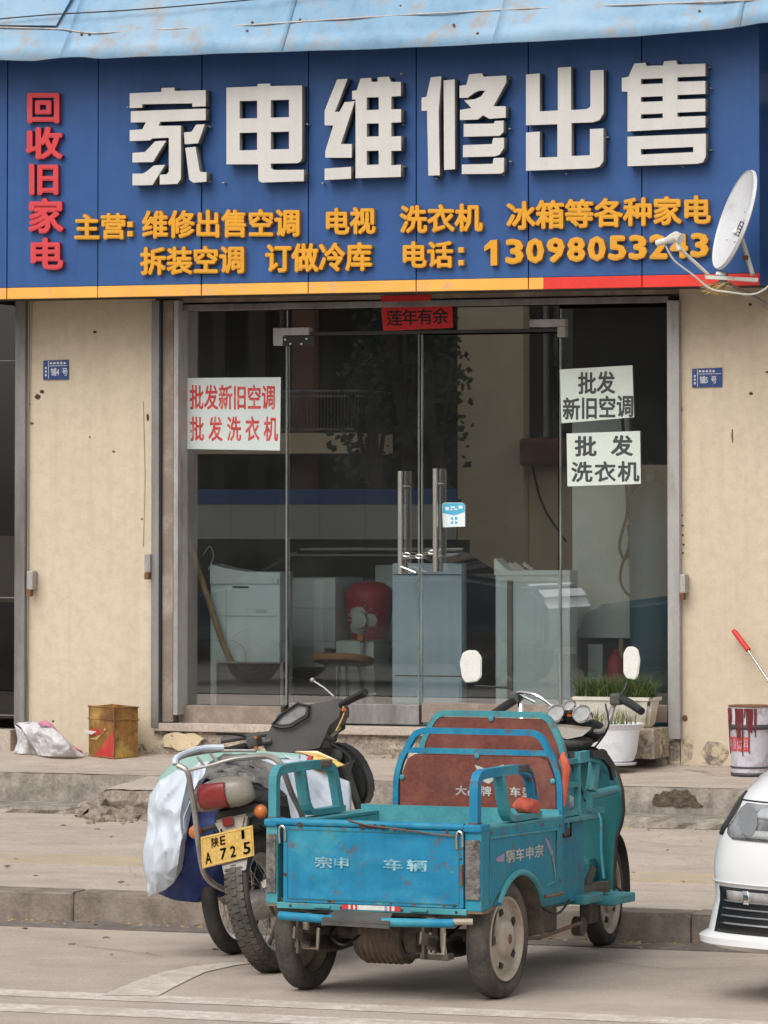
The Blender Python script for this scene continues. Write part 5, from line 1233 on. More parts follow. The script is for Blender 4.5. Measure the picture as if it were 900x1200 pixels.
# driver's seat, base and side frame
P_('seat_base', box(B(), -.27, .27, .76, 1.22, .27, .62, bevel=.01), 'trike_dark_teal')
P_('battery_side', box(B(), .271, .30, .60, 1.19, .29, .62, bevel=.006), 'trike_side')
P_('side_vent', box(B(), .30, .304, .94, 1.03, .56, .62, bevel=.008), 'car_black')
P_('seat_shelf', box(B(), -.30, .335, .85, 1.26, .622, .645, bevel=.006), 'trike_teal')
bm = B(); box(bm, -.24, .22, .83, 1.24, .648, .72, bevel=.03); P_('seat_cushion', bm, 'seat_red', smooth=True)
bm = B(); ball(bm, (.24, 1.12, .69), .045, (1, 1.4, .9), 2); P_('folded_cloth', bm, 'bag_plastic', smooth=True)
for y in (.88, 1.05): 
    bm = B(); tube(bm, [(.325, y, .645), (.325, y, .875)], 0, flat=(.018, .024)); P_('armrest_post', bm, 'trike_teal')
for z in (.872, .775, .66):
    bm = B(); tube(bm, [(.325, .87, z), (.325, 1.07, z)], 0, flat=(.020, .020)); P_('armrest_bar', bm, 'trike_teal')
bm = B(); tube(bm, [(.335, 1.03, .885), (.34, 1.14, .888), (.345, 1.24, .87), (.35, 1.31, .83), (.35, 1.345, .765)], 0, flat=(.045, .028), up=(1, 0, 0)); ar = P_('armrest', bm, 'trike_teal')
bm = B(); tube(bm, [(.352, 1.12, .899), (.358, 1.23, .884), (.362, 1.30, .845), (.362, 1.335, .785)], 0, flat=(.032, .034), up=(1, 0, 0)); P_('armrest_pad', bm, 'car_black', ar)
bm = B(); tube(bm, [(.335, 1.22, .86), (.335, 1.20, .80), (.335, 1.18, .74)], 0, flat=(.045, .035), up=(1, 0, 0)); P_('armrest_bracket', bm, 'trike_teal')
bm = B(); tube(bm, [(.335, 1.16, .66), (.335, 1.16, .73)], 0, flat=(.03, .02)); tube(bm, [(.30, 1.10, .655), (.335, 1.30, .655)], 0, flat=(.03, .02)); P_('bracket_foot', bm, 'trike_teal')
bm = B(); tube(bm, [(.30, 1.22, .715), (.24, 1.70, .715)], .018, 10); P_('side_stay', bm, 'trike_teal', smooth=True)
# leg shield
half = [(.0, .885), (.09, .882), (.165, .85), (.22, .79), (.255, .71), (.262, .62), (.245, .56), (.215, .50), (.21, .38), (.21, .22)]
poly = half+[(-u, z) for u, z in half[::-1][:-1]]
def shy(u, z): return 1.74+.10*(1-min(1, abs(u)/.26)**2)-.10*max(0, .5-z)
bm = B(); N_ = 14; rowsV = []
zs_ = sorted({z for u, z in half}, reverse=True)
for u, z in half:
    rowsV.append([bm.verts.new((u*(-1+2*k/N_), shy(u*(-1+2*k/N_), z), z)) for k in range(N_+1)] if u > 0 else [bm.verts.new((0.02*(-1+2*k/N_), shy(0, z), z)) for k in range(N_+1)])
for a, b_ in zip(rowsV, rowsV[1:]):
    for k in range(N_): bm.faces.new((a[k], a[k+1], b_[k+1], b_[k]))
ls = P_('leg_shield', bm, 'trike_dark_teal', smooth=True); solid(ls, .014, 0)
bm = B(); tube(bm, [(u, shy(u, z)-.002, z) for u, z in poly], .0065, 8); P_('edge_trim', bm, 'rust_dark', ls, True)
bm = B(); tube(bm, [(.05, 1.80, .60), (.10, 1.79, .62), (.14, 1.775, .58), (.15, 1.755, .45), (.17, 1.735, .33)], .007, 6, 3); P_('pressed_rib', bm, 'trike_teal', ls, True)
P_('shield_box', box(B(), -.15, .12, 1.70, 1.80, .30, .42, bevel=.03), 'trike_dark_teal')
P_('foot_floor', box(B(), -.21, .21, 1.2, 1.80, .262, .282, bevel=.004), 'trike_teal')
bm = B(); box(bm, .19, .335, 1.10, 1.32, .272, .312, bevel=.008); P_('foot_step', bm, 'trike_teal')
bm = B(); box(bm, .20, .345, 1.42, 1.66, .245, .285, bevel=.008, M=None); P_('foot_step', bm, 'trike_teal')
P_('step_bracket', box(B(), .21, .26, 1.35, 1.45, .17, .26, bevel=.01), 'chassis')
bm = B(); tube(bm, [(.27, 1.27, .30), (.275, 1.30, .36), (.285, 1.33, .41)], [.010, .016, .014], 8); P_('brake_pedal', bm, 'dusty_black', smooth=True)
# chassis
for u in (-.27, .27): P_('chassis_rail', box(B(), u-.022, u+.022, -.25, 1.5, .295, .34), 'chassis')
P_('cross_member', box(B(), -.3, .3, .62, .66, .25, .33), 'chassis')
bm = B(); tube(bm, [(-.36, 0, .235), (.36, 0, .235)], .028, 12); P_('rear_axle', bm, 'chassis', smooth=True)
bm = B(); lathe(bm, [(-.17, .05), (-.15, .085), (-.13, .10), (.06, .105), (.07, .085), (.12, .08), (.13, .05)], 24, atM((-.01, -.03, .225))); P_('motor', bm, 'chassis', smooth=True)
for k in range(7):
    bm = B(); lathe(bm, [(0, .100), (.006, .109), (.012, .100)], 24, atM((-.13+k*.024, -.03, .225)), cap=False); P_('cooling_fin', bm, 'rust_edge', smooth=True)
for u in (-.27, .27):
    for k in range(4):
        bm = B(); n = 9; L_ = .40-.07*k
        tube(bm, [(u, -.02+L_*(-1+2*i/(n-1)), .215-.011*k+.05*(2*i/(n-1)-1)**2*(L_/.4)**2) for i in range(n)], 0, flat=(.045, .008), up=(1, 0, 0)); P_('leaf_spring', bm, 'chassis')
    for yy in (-.10, ):
        bm = B(); tube(bm, [(u-.03, yy-.16, .27), (u-.03, yy-.17, .19), (u+.03, yy-.17, .19), (u+.03, yy-.16, .27)], .007, 6); P_('shackle', bm, 'rim_dusty')
    P_('shackle_plate', box(B(), u-.05, u-.038, -.30, -.22, .17, .30, bevel=.004), 'chassis')
for (u0, u1, z0, z1, y) in ((-.335, -.27, .19, .215, -.28), (.20, .32, .165, .19, -.27), (.06, .2, .20, .30, -.1), (-.33, -.24, .27, .31, -.2)):
    P_('hanger_bracket', box(B(), u0, u1, y, y+.06, z0, z1, bevel=.004), 'chassis')
bm = B(); tube(bm, [(.285, -.24, .32), (.29, -.25, .22), (.30, -.25, .16)], .012, 8); P_('damper', bm, 'rim_dusty', smooth=True)
bm = B(); tube(bm, [(-.30, -.25, .30), (-.295, -.25, .20)], .014, 8); P_('damper', bm, 'rim_dusty', smooth=True)
bm = B(); tube(bm, [(.15, .1, .20), (.30, .7, .17), (.28, 1.2, .19)], .008, 6); P_('brake_rod', bm, 'rust_edge')
bm = B(); lathe(bm, [(-.02, .04), (.02, .04)], 16, atM((.25, 1.25, .17))); P_('pivot_drum', bm, 'chassis')
P_('side_bracket', box(B(), .24, .30, .62, .90, .18, .30, bevel=.02), 'chassis')
# bumper
bm = B(); tube(bm, [(-.36, -.36, .322), (-.12, -.38, .316)], .017, 12); b1 = P_('bumper_bar', bm, 'trike_blue', smooth=True)
bm = B(); tube(bm, [(.09, -.38, .314), (.36, -.36, .318), (.385, -.355, .32)], .017, 12); P_('bumper_bar', bm, 'trike_blue', smooth=True)
bm = B(); prism(bm, [(-.16, -.40, .312), (.13, -.40, .308), (.11, -.33, .334), (-.13, -.33, .338)], (0, 0, .012)); prism(bm, [(-.16, -.402, .296), (.13, -.402, .292), (.13, -.402, .307), (-.16, -.402, .311)], (0, .004, 0)); P_('bumper_step', bm, 'dusty_black')
for u in (-.26, .27): P_('bumper_arm', box(B(), u-.012, u+.012, -.36, -.23, .312, .332), 'chassis')
bm = B(); tube(bm, [(.38, -.36, .325), (.45, -.33, .325)], .012, 8); P_('bumper_end', bm, 'rim_dusty', smooth=True)
# wheels
RW = .232
for s in (-1, 1): 
    hold = bpy.data.objects.new('wheel', None); COL.objects.link(hold); hold.parent = T; hold.location = (s*.412, 0, RW); PW[hold.name] = T.matrix_world @ Matrix.Translation((s*.412, 0, RW))
    wheel(hold, (0, 0, 0), RW, .088, 'disc', face=s, rimr=RW*.70)
hold = bpy.data.objects.new('wheel', None); COL.objects.link(hold); hold.parent = T; hold.location = (0.0, 2.15, RW-.005); hold.rotation_euler = (0, 0, rad(7))
wheel(hold, (0, 0, 0), RW, .075, 'disc', m='tyre_dark', face=1, rimr=RW*.74)
for s_ in (-1, 1):
    for y, z in ((-.16, .655), (.10, .655), (.36, .655), (.54, .64), (.54, .42), (-.19, .39)):
        bm = B(); lathe(bm, [(0, .007), (.003, .0065), (.004, .003)], 6, atM((s_*(WO+.0002), y, z), Matrix.Rotation(0 if s_ > 0 else math.pi, 4, 'Z'))); P_('bolt', bm, 'rust')
for u in (-.34, -.12, .14, .37):
    bm = B(); lathe(bm, [(0, .006), (.003, .0055), (.004, .003)], 6, atM((u, DR-.016, .357), Matrix.Rotation(rad(-90), 4, 'Z'))); P_('bolt', bm, 'rust_dark')
for k_, (pts, r_) in enumerate((([(-.12, -.12, .24), (-.16, -.2, .20), (-.24, -.15, .24), (-.28, .1, .30)], .006), ([(.06, -.13, .22), (.12, -.2, .175), (.20, -.16, .20), (.25, .1, .30)], .005),
      ([(.02, 1.62, .93), (.06, 1.66, .80), (.10, 1.70, .66)], .006), ([(.20, 1.68, 1.08), (.22, 1.66, .98), (.14, 1.68, .88)], .004), ([(.30, .62, .33), (.33, .8, .26), (.31, 1.0, .30)], .005))):
    bm = B(); tube(bm, pts, r_, 6, 5); P_('cable', bm, 'cable', smooth=True)
# fork, column, fender
bm = B(); tube(bm, [(.06, 2.15, .23), (.06, 1.98, .55), (.05, 1.90, .72)], .016, 10); tube(bm, [(-.06, 2.15, .23), (-.06, 1.98, .55), (-.05, 1.90, .72)], .016, 10); tube(bm, [(0, 1.95, .60), (0, 1.72, 1.02)], .022, 10); P_('fork', bm, 'tube_grey', smooth=True)
bm = B(); lathe(bm, [(-.055, .262), (-.035, .275), (.035, .275), (.055, .262)], 20, atM((0, 2.15, .235), Matrix.Rotation(rad(7), 4, 'Z')), cap=False, arc=(rad(-10), rad(165))); f_ = P_('front_fender', bm, 'dusty_black', smooth=True); solid(f_, .003, 0)
bm = B(); prism(bm, [(.06, 1.92, .42), (.15, 1.90, .40), (.165, 1.90, .28), (.20, 1.90, .262), (.05, 1.91, .25)], (0, .01, 0)); P_('mud_flap', bm, 'dusty_black')
# headset: cowl, gauges, bars
hc_ = P_('head_cowl', ball(B(), (.06, 1.72, .96), .10, (1.25, .9, .62), 3), 'car_black', smooth=True)
bm = B(); prism(bm, [(-.04, 1.60, .985), (.16, 1.60, .97), (.13, 1.59, .945), (.06, 1.585, .93), (.0, 1.59, .945)], (0, .02, .012)); P_('lens_strip', bm, 'lamp_clear', hc_)
ball_ = B(); ball(ball_, (.05, 1.66, .915), .08, (1.3, .9, .5), 2); P_('lower_cowl', ball_, 'dusty_black', hc_, True)
for (u, z, r) in ((-.005, 1.035, .042), (.115, 1.035, .042), (.058, 1.068, .026)):
    tilt = Matrix.Rotation(rad(-90), 4, 'Z') @ Matrix.Rotation(rad(-28), 4, 'Y')
    Mg = Matrix.Translation((u, 1.625, z)) @ Matrix.Rotation(rad(-28), 4, 'X') @ Matrix.Rotation(rad(-90), 4, 'Z')
    bm = B(); lathe(bm, [(-.05, r*.7), (-.01, r*.95), (.012, r), (.016, r*.96), (.010, r*.88), (.002, r*.86)], 28, Mg); gz = P_('gauge', bm, 'chrome', hc_, True)
    bm = B(); lathe(bm, [(.003, r*.86), (.0035, .0005)], 28, Mg, cap=False); P_('dial_face', bm, 'dial', gz)
P_('warning_lamp', box(B(), .045, .066, 1.625, 1.64, 1.025, 1.036), 'lamp_orange', hc_)
P_('gauge_base', box(B(), -.03, .14, 1.65, 1.70, .985, 1.05, bevel=.02), 'black_plastic', hc_)
for s in (-1, 1):
    k = .06 if s > 0 else -.03
    P = [(k, 1.70, .98), (k+s*.12, 1.665, .96), (k+s*.155, 1.67, 1.00), (k+s*.175, 1.70, 1.085), (k+s*.20, 1.69, 1.105)]
    bm = B(); tube(bm, P, .012, 8, 3); P_('handlebar', bm, 'tube_grey' if s > 0 else 'chrome', smooth=True)
    bm = B(); tube(bm, [(k+s*.20, 1.69, 1.105), (k+s*.27, 1.64, 1.085), (k+s*.345, 1.58, 1.055)] if s > 0 else [(k-.19, 1.69, 1.09), (k-.21, 1.60, 1.06), (k-.22, 1.49, 1.03)], [.018, .019, .017], 10); P_('grip', bm, 'black_plastic', smooth=True)
    P_('switch_box', box(B(), k+s*.19-.025, k+s*.19+.025, 1.66, 1.72, 1.075, 1.125, bevel=.01), 'dusty_black')
    bm = B(); mz = 1.25 if s > 0 else 1.225; mu = (.302 if s > 0 else -.445)
    tube(bm, [(k+s*.20, 1.69, 1.11), (k+s*.22, 1.70, 1.14), (mu-s*.02, 1.72, mz-.08)], .005, 8); P_('mirror_stem', bm, 'black_plastic')
    hx = [(-.030, .062), (-.012, .074), (.018, .074), (.036, .045), (.036, -.04), (.020, -.062), (-.018, -.068), (-.032, -.045), (-.040, .02)]
    bm = B(); prism(bm, [(mu+a*s*-1 if s > 0 else mu+a*1.35, 1.72, mz+b_) for a, b_ in hx], (0, .014, 0)); bmesh.ops.bevel(bm, geom=list(bm.edges), offset=.004, segments=2, affect='EDGES'); mr_ = P_('mirror', bm, 'mirror_white')
    bm = B(); ball(bm, (.06+s*.155, 1.60, .865), .028, (1, 1, 1), 2); tube(bm, [(.06+s*.06, 1.66, .885), (.06+s*.15, 1.61, .867)], .008, 6); P_('turn_signal', bm, 'black_plastic', smooth=True)
bm = B(); tube(bm, [(-.13, 1.69, 1.08), (-.20, 1.66, 1.12), (-.10, 1.62, 1.115), (-.03, 1.63, 1.07)], .008, 8, 4); P_('brake_lever', bm, 'chrome', smooth=True)
# cloths tied on the trike are things of their own
def wp(u, d, z): return FT @ Vector((u, d, z))
rcl = thing('orange_strap', 'faded orange cloth strap hanging from the backrest frame of the tricycle', 'strap', wp(.44, .68, .8))
bm = B(); tube(bm, [wp(.408, .70, .92), wp(.415, .68, .90), wp(.43, .67, .86), wp(.425, .67, .80), wp(.42, .67, .74), wp(.415, .67, .70)], [.008, .015, .018, .015, .013, .006], 8, 2); crumple(bm, .004, 30); build('strap_cloth', bm, 'cloth_orange', rcl, True)
rag = thing('orange_rag', 'crumpled orange red rag lying on the right grab hoop', 'rag', wp(.42, .27, .71))
bm = B(); ball(bm, wp(.42, .27, .733), .05, (.9, 1.5, .55), 3); crumple(bm, .022, 22, 4); build('rag_cloth', bm, 'cloth_orange', rag, True)
bm = B(); tube(bm, [wp(.43, .30, .75), wp(.43, .34, .79), wp(.43, .36, .80)], [.016, .012, .004], 6, 2); build('rag_end', bm, 'cloth_orange', rag, True)
# ================================================================== MOTORCYCLE (leaning left on its stand)
LEAN = rad(13)
FM = Matrix.Translation((2.735, -8.36, 0)) @ Matrix.Rotation(-LEAN, 4, 'Y')
MO = thing('motorcycle', 'dusty grey motorcycle with yellow number plate leaning beside the tricycle', 'motorcycle', (0, 0, 0), frame=FM)
FMi = FM.inverted()
mo_n = (FM.to_3x3() @ Vector((0, 1, 0)))
def MP(px, py, d):
    """local point on the plane across the motorcycle at distance d ahead of the rear wheel"""
    q = onplane(px, py, FM @ Vector((0, d, 0)), mo_n); return FMi @ q
def Q_(name, bm, m, par=None, smooth=False): return build(name, bm, m, par or MO, smooth, world=False)
hold = bpy.data.objects.new('wheel', None); COL.objects.link(hold); hold.parent = MO; hold.location = (0, 0, .285)
wheel(hold, (0, 0, 0), .285, .095, 'spoke', m='tyre', rimr=.21, tread=54)
hold = bpy.data.objects.new('wheel', None); COL.objects.link(hold); hold.parent = MO; hold.location = (0, 1.20, .28)
wheel(hold, (0, 0, 0), .28, .075, 'spoke', m='tyre_dark', rimr=.215, tread=0)
# swing arm, shocks, chain case, engine
for s in (-1, 1):
    bm = B(); tube(bm, [(s*.075, 0, .285), (s*.075, .45, .32)], 0, flat=(.02, .04)); Q_('swing_arm', bm, 'tube_grey')
    bm = B(); tube(bm, [(s*.10, .03, .30), (s*.10, .10, .62)], .022, 10); sh = Q_('shock_absorber', bm, 'tube_grey', smooth=True)
    bm = B(); P = [(s*.10+.028*math.cos(t*1.4), .045+.045*t/24+.028*math.sin(t*1.4)*.8, .36+.2*t/24) for t in range(25)]; tube(bm, P, .005, 5, 2); Q_('coil_spring', bm, 'chrome', sh, True)
for (x0, x1, y0, y1, z0, z1, m) in ((-.12, .12, .38, .70, .20, .42, 'chassis'), (-.10, .10, .45, .62, .42, .55, 'tube_grey'), (-.16, .16, .45, .55, .24, .34, 'tube_grey')):
    Q_('engine_block', box(B(), x0, x1, y0, y1, z0, z1, bevel=.03), m, smooth=True)
bm = B(); tube(bm, [(.12, .60, .35), (.14, .45, .22), (.13, .1, .24), (.13, -.14, .30)], [.018, .02, .038, .042, .03], 12, 3); Q_('exhaust', bm, 'tube_grey', smooth=True)
bm = B(); tube(bm, [(0, .38, .50), (0, .7, .40), (0, 1.02, .82)], .03, 10, 2); tube(bm, [(0, 1.03, .80), (0, .55, .66), (0, -.1, .70)], .022, 10, 2); Q_('main_frame', bm, 'dusty_black', smooth=True)
for k_, (pts, r_) in enumerate((([(.10, -.10, .60), (.13, .05, .50), (.11, .3, .45)], .005), ([(-.10, -.12, .62), (-.12, .05, .48), (-.10, .3, .42)], .005), ([(-.03, -.2, .62), (-.05, -.15, .52), (.02, -.05, .60)], .004), ([(.05, 1.0, .90), (.16, .9, .80), (.12, .7, .62)], .006))):
    bm = B(); tube(bm, pts, r_, 6, 5); Q_('wiring', bm, 'cable', smooth=True)
bm = B(); lathe(bm, [(.07, .075), (.075, .078), (.085, .078), (.09, .07)], 26, atM((0, 0, .285))); Q_('sprocket', bm, 'rust_edge', smooth=True)
for s_ in (-1, 1): Q_('axle_nut', lathe(B(), [(s_*.085, .016), (s_*.11, .016), (s_*.112, .008)], 6, atM((0, 0, .285))), 'rust_edge')
for y0_, z0_ in ((-.02, .33), (.0, .23)): bm = B(); tube(bm, [(.082, y0_, z0_), (.082, .45, .30+(z0_-.28)*.6)], 0, flat=(.008, .012)); Q_('chain_run', bm, 'rust_dark')
# side stand and pegs
bm = B(); tube(bm, [(-.10, .42, .24), (-.20, .40, .09), (-.235, .39, .058)], .010, 8); Q_('side_stand', bm, 'dusty_black')
for s in (-1, 1): bm = B(); tube(bm, [(s*.12, .35, .30), (s*.24, .34, .30)], .012, 8); Q_('foot_peg', bm, 'black_plastic')
# seat, tank area, tail
bm = B()
def seatf(a, b):
    y = -.14+.80*a; u = (b-.5)*2; wdt = .115-.04*(a-.3)**2; z = .755+.045*math.cos(a*4.4)-.07*u*u*abs(u)
    return Vector((u*wdt, y, z))
grid(bm, seatf, 16, 10); so = Q_('seat', bm, 'seat_vinyl', smooth=True); solid(so, .06, -1)
bm = B(); box(bm, -.10, .10, -.12, .60, .58, .70, bevel=.04); Q_('side_cover', bm, 'dusty_black', smooth=True)
bm = B(); box(bm, -.09, .09, .55, .98, .52, .70, bevel=.04); Q_('leg_cover', bm, 'cowl_grey', smooth=True)
# tail lamp
tl = MP(258, 928, -.20)
bm = B(); ball(bm, (.01, -.20, .765), .1, (1.38, .62, .62), 3)
for v in bm.verts: v.co.z += -.25*abs(v.co.x)*(v.co.z < .765)
tlm = Q_('tail_lamp', bm, 'lamp_clear', smooth=True)
bm = B()
grid(bm, lambda a, b: (lambda x, z: Vector((x, -.202-.062*math.sqrt(max(0, 1-((x-.01)/.138)**2*.9-((z-.765)/.064)**2*.8)), z)))(-.085+.125*a+.01*b, .716+.098*b-.014*a), 12, 10); o = Q_('brake_lens', bm, 'lamp_red', tlm, True); solid(o, .006, 1)
bm = B(); prism(bm, [(-.075, -.17, .66), (.085, -.17, .66), (.06, -.19, .585), (-.04, -.19, .575)], (0, .05, 0)); bmesh.ops.bevel(bm, geom=list(bm.edges), offset=.012, segments=2, affect='EDGES'); Q_('tail_bracket', bm, 'rim_dusty', smooth=True)
Q_('reflector', box(B(), -.022, .026, -.196, -.19, .625, .662, bevel=.003), 'lamp_red')
# rear mudguard
bm = B(); lathe(bm, [(-.055, .30), (-.03, .325), (.03, .325), (.055, .30)], 18, atM((0, 0, .30)), cap=False, arc=(rad(50), rad(128))); o = Q_('rear_mudguard', bm, 'dusty_black', smooth=True); solid(o, .004, 0)
bm = B(); prism(bm, [(-.055, -.215, .51), (.075, -.215, .51), (.055, -.235, .435), (-.045, -.235, .425)], (0, .006, 0)); Q_('mud_flap', bm, 'tube_grey')
# signals
for s, px, py in ((-1, 229, 975), (1, 305.5, 951)):
    p = MP(px, py, -.17); bm = B(); ball(bm, p, .029, (1, .8, 1), 3); Q_('turn_signal', bm, 'lamp_orange', smooth=True)
    bm = B(); tube(bm, [p+Vector((-s*.02, .02, .0)), (s*.04, -.15, .64)], .011, 8); Q_('signal_stalk', bm, 'dusty_black', smooth=True)
# number plate
pl0 = [MP(235, 981, -.235), MP(296, 967, -.235), MP(298, 1003, -.235), MP(237, 1018, -.235)]
bm = B(); prism(bm, pl0, (0, .003, 0)); npl = Q_('number_plate', bm, 'plate_yellow')
e1, e2 = (pl0[1]-pl0[0]), (pl0[3]-pl0[0])
bm = B(); tube(bm, [pl0[0]+e1*.03+e2*.05-Vector((0, .001, 0)), pl0[0]+e1*.97+e2*.05-Vector((0, .001, 0)), pl0[0]+e1*.97+e2*.95-Vector((0, .001, 0)), pl0[0]+e1*.03+e2*.95-Vector((0, .001, 0))], .0022, 4, closed=True); Q_('plate_rim', bm, 'sheet_yellow', npl)
def plp(x, y, h): return FM @ (pl0[0]+e1*x+e2*y+Vector((0, -.0022, 0)))
for c, x0, x1, y0, y1 in (('陕', .20, .34, .10, .42), ('E', .37, .47, .12, .40), ('1', .78, .84, .08, .36), ('A', .07, .19, .52, .90), ('7', .36, .48, .50, .86), ('2', .55, .66, .50, .86), ('5', .80, .94, .48, .86)):
    put_char(c, (x0, x1, y0, y1), plp, npl, 'plate_ink', bold=.02, depth=0, fit=(c != '陕'))
# rear rack of bent tube
def MT(name, pts, r, m='tube_grey', sm=3): 
    bm = B(); tube(bm, [MP(px, py, d) for px, py, d in pts], r, 8, sm); return Q_(name, bm, m, smooth=True)
rk = MT('rack', [(208, 897, -.30), (213, 899, -.30), (220, 905, -.30), (224, 925, -.27), (229, 958, -.22), (232, 985, -.2), (238, 1020, -.14), (248, 1034, -.05), (262, 1042, .05)], .0125)
MT('rack_leg', [(262, 890, -.02), (285, 888, -.12), (312, 886, -.2), (326, 892, -.22), (333, 905, -.2), (342, 930, -.1), (352, 950, .0), (358, 970, .1)], .0125)
bm = B()
for pts in ([(207, 896, -.30), (210, 889, -.25), (228, 884, -.1), (258, 880, .05), (300, 880, .05)], [(220, 903, -.30), (250, 896, -.30), (275, 889, -.28), (315, 886, -.2)], [(232, 888, -.2), (240, 898, -.30)], [(247, 884, -.12), (257, 895, -.28)]):
    tube(bm, [MP(a, b_, c) for a, b_, c in pts], .007, 6, 2)
Q_('rack_grid', bm, 'tube_grey', smooth=True)
MT('rack_rim', [(205, 896, -.31), (207, 888, -.28), (222, 881, -.15), (240, 876.5, -.05), (262, 876, .0)], .013, 'sheet_white')
# handlebar cowl
bm = B()
cw = [(376, 866), (366, 860), (312, 884), (303, 877), (318, 846), (326, 835), (348, 823), (358, 823), (366, 829), (398, 815), (404, 822), (404, 832), (380, 845), (373, 852)]
cwp = [MP(a, b_, 1.0) for a, b_ in [(304, 872), (318, 845), (325, 838), (347, 822), (357, 823), (365, 829), (392, 817), (404, 817), (405, 828), (394, 838), (386, 850), (377, 862), (378, 880), (330, 884), (312, 884)]]
loft2(bm, cwp, (.01, .16, -.05), .62); bmesh.ops.bevel(bm, geom=list(bm.edges), offset=.014, segments=3, affect='EDGES'); cwl = Q_('handlebar_cowl', bm, 'cowl_grey', smooth=True)
bm = B(); prism(bm, [MP(a, b_, .992) for a, b_ in ((322, 849), (332, 839), (350, 827), (360, 829), (358, 838), (340, 849), (331, 850))], (0, .012, 0)); bmesh.ops.bevel(bm, geom=list(bm.edges), offset=.004, segments=2, affect='EDGES'); Q_('instrument_glass', bm, 'dial', cwl, True)
bm = B(); tube(bm, [MP(a, b_, .985) for a, b_ in ((319, 850), (329, 838), (349, 824), (363, 827), (361, 840), (341, 852), (330, 853), (319, 850))], .006, 6); Q_('instrument_bezel', bm, 'black_plastic', cwl, True)
bm = B(); prism(bm, [MP(a, b_, 1.02) for a, b_ in ((345, 850), (378, 842), (378, 880), (372, 890), (345, 888))], (0, .14, -.05)); bmesh.ops.bevel(bm, geom=list(bm.edges), offset=.02, segments=3, affect='EDGES'); Q_('lower_cowl', bm, 'cowl_grey', cwl, True)
MT('handlebar', [(318, 868, 1.0), (300, 872, .98), (285, 876, .94), (272, 879, .88)], .014, 'dusty_black')
MT('grip', [(288, 875, .94), (262, 881, .84)], .018, 'black_plastic', 0)
MT('grip', [(400, 826, .98), (414, 818, .93), (428, 811, .86)], .0165, 'black_plastic', 0)
MT('brake_lever', [(292, 866, .96), (284, 862, .95), (270, 860, .9), (253, 859.5, .84)], .006, 'black_plastic', 3)
MT('brake_lever', [(404, 828, .96), (420, 819, .93), (440, 813, .86)], .004, 'tube_grey', 2)
bm = B(); q = MP(299, 870, .96); box(bm, q.x-.025, q.x+.025, q.y-.04, q.y+.03, q.z-.02, q.z+.028, bevel=.008); sbx = Q_('switch_box', bm, 'dusty_black')
for px, py in ((300, 864), (300, 876)): q = MP(px, py, .90); Q_('switch_button', box(B(), q.x-.007, q.x+.007, q.y-.006, q.y+.006, q.z-.005, q.z+.005), 'lamp_orange', sbx)
MT('mirror_stem', [(391, 816, 1.0), (380, 806, 1.0), (366, 797, 1.0)], .004, 'tube_grey', 0)
bm = B(); ball(bm, MP(366, 797, 1.0), .011, sub=2); Q_('mirror_joint', bm, 'tube_grey', smooth=True)
MT('key_cord', [(402, 828, .93), (403, 836, .92), (399, 846, .92), (394, 856, .92)], .003, 'sheet_yellow', 2)
q = MP(403, 832, .92); bm = B(); ball(bm, q, .012, sub=1); Q_('key_ring', bm, 'lamp_orange')
bm = B(); prism(bm, [MP(a, b_, .92) for a, b_ in ((387, 862), (398, 851), (400, 854), (390, 864))], (0, .006, 0)); Q_('key_tag', bm, 'chassis')
# front shield and fork
bm = B()
fs = [(380, 872), (392, 870), (408, 877), (420, 890), (430, 912), (431, 930), (424, 945), (418, 936), (405, 925), (392, 905), (380, 892)]
prism(bm, [MP(a, b_, 1.13) for a, b_ in fs], (0, .10, 0)); bmesh.ops.bevel(bm, geom=list(bm.edges), offset=.012, segments=2, affect='EDGES'); fsh = Q_('front_cowl', bm, 'black_plastic', smooth=True)
bm = B(); q = MP(393, 886, 1.11); lathe(bm, [(-.01, .034), (.006, .034), (.012, .024), (.012, .0005)], 20, atM(q, Matrix.Rotation(rad(-90), 4, 'Z'))); Q_('cable_hub', bm, 'dusty_black', fsh, True)
bm = B(); prism(bm, [MP(a, b_, 1.10) for a, b_ in ((402, 896), (416, 890), (414, 893), (404, 899))], (0, .01, 0)); Q_('inner_bracket', bm, 'chassis', fsh)
for s in (-1, 1): bm = B(); tube(bm, [(s*.065, 1.20, .28), (s*.065, 1.06, .80)], .018, 10); Q_('fork', bm, 'dusty_black', smooth=True)
bm = B(); lathe(bm, [(-.05, .295), (-.03, .315), (.03, .315), (.05, .295)], 18, atM((0, 1.20, .285)), cap=False, arc=(rad(10), rad(165))); o = Q_('front_mudguard', bm, 'black_plastic', smooth=True); solid(o, .004, 0)
# papers and covers lying on the motorcycle
def MW(px, py, d): return FM @ MP(px, py, d)
def msheet(name, label, cat, rows_, m, n=14, amp=.006, sc=12, seed=0, th=.004, parts=True):
    t = thing(name, label, cat, MW(*rows_[0][0]))
    def f(a, b):
        r = a*(len(rows_)-1); i = min(int(r), len(rows_)-2); t_ = r-i
        def rp(k):
            R_ = rows_[k]; c = b*(len(R_)-1); j = min(int(c), len(R_)-2); s = c-j
            return [R_[j][q]*(1-s)+R_[j+1][q]*s for q in range(3)]
        p, q = rp(i), rp(i+1); return MW(*[p[k]*(1-t_)+q[k]*t_ for k in range(3)])
    bm = B(); grid(bm, f, n*2, n*2); crumple(bm, amp*.5, sc, seed); folds(bm, amp*.8, sc*1.3, seed); o = build('sheet', bm, m, t, True); solid(o, th, 0); return t
msheet('rolled_leaflet', 'green and white rolled leaflet lying across the motorcycle seat', 'leaflet', [[(273, 882, .45), (300, 880, .5), (330, 882, .55), (352, 884, .6)], [(274, 889, .40), (300, 890, .42), (330, 889, .5), (352, 890, .55)]], 'sheet_green', seed=3)
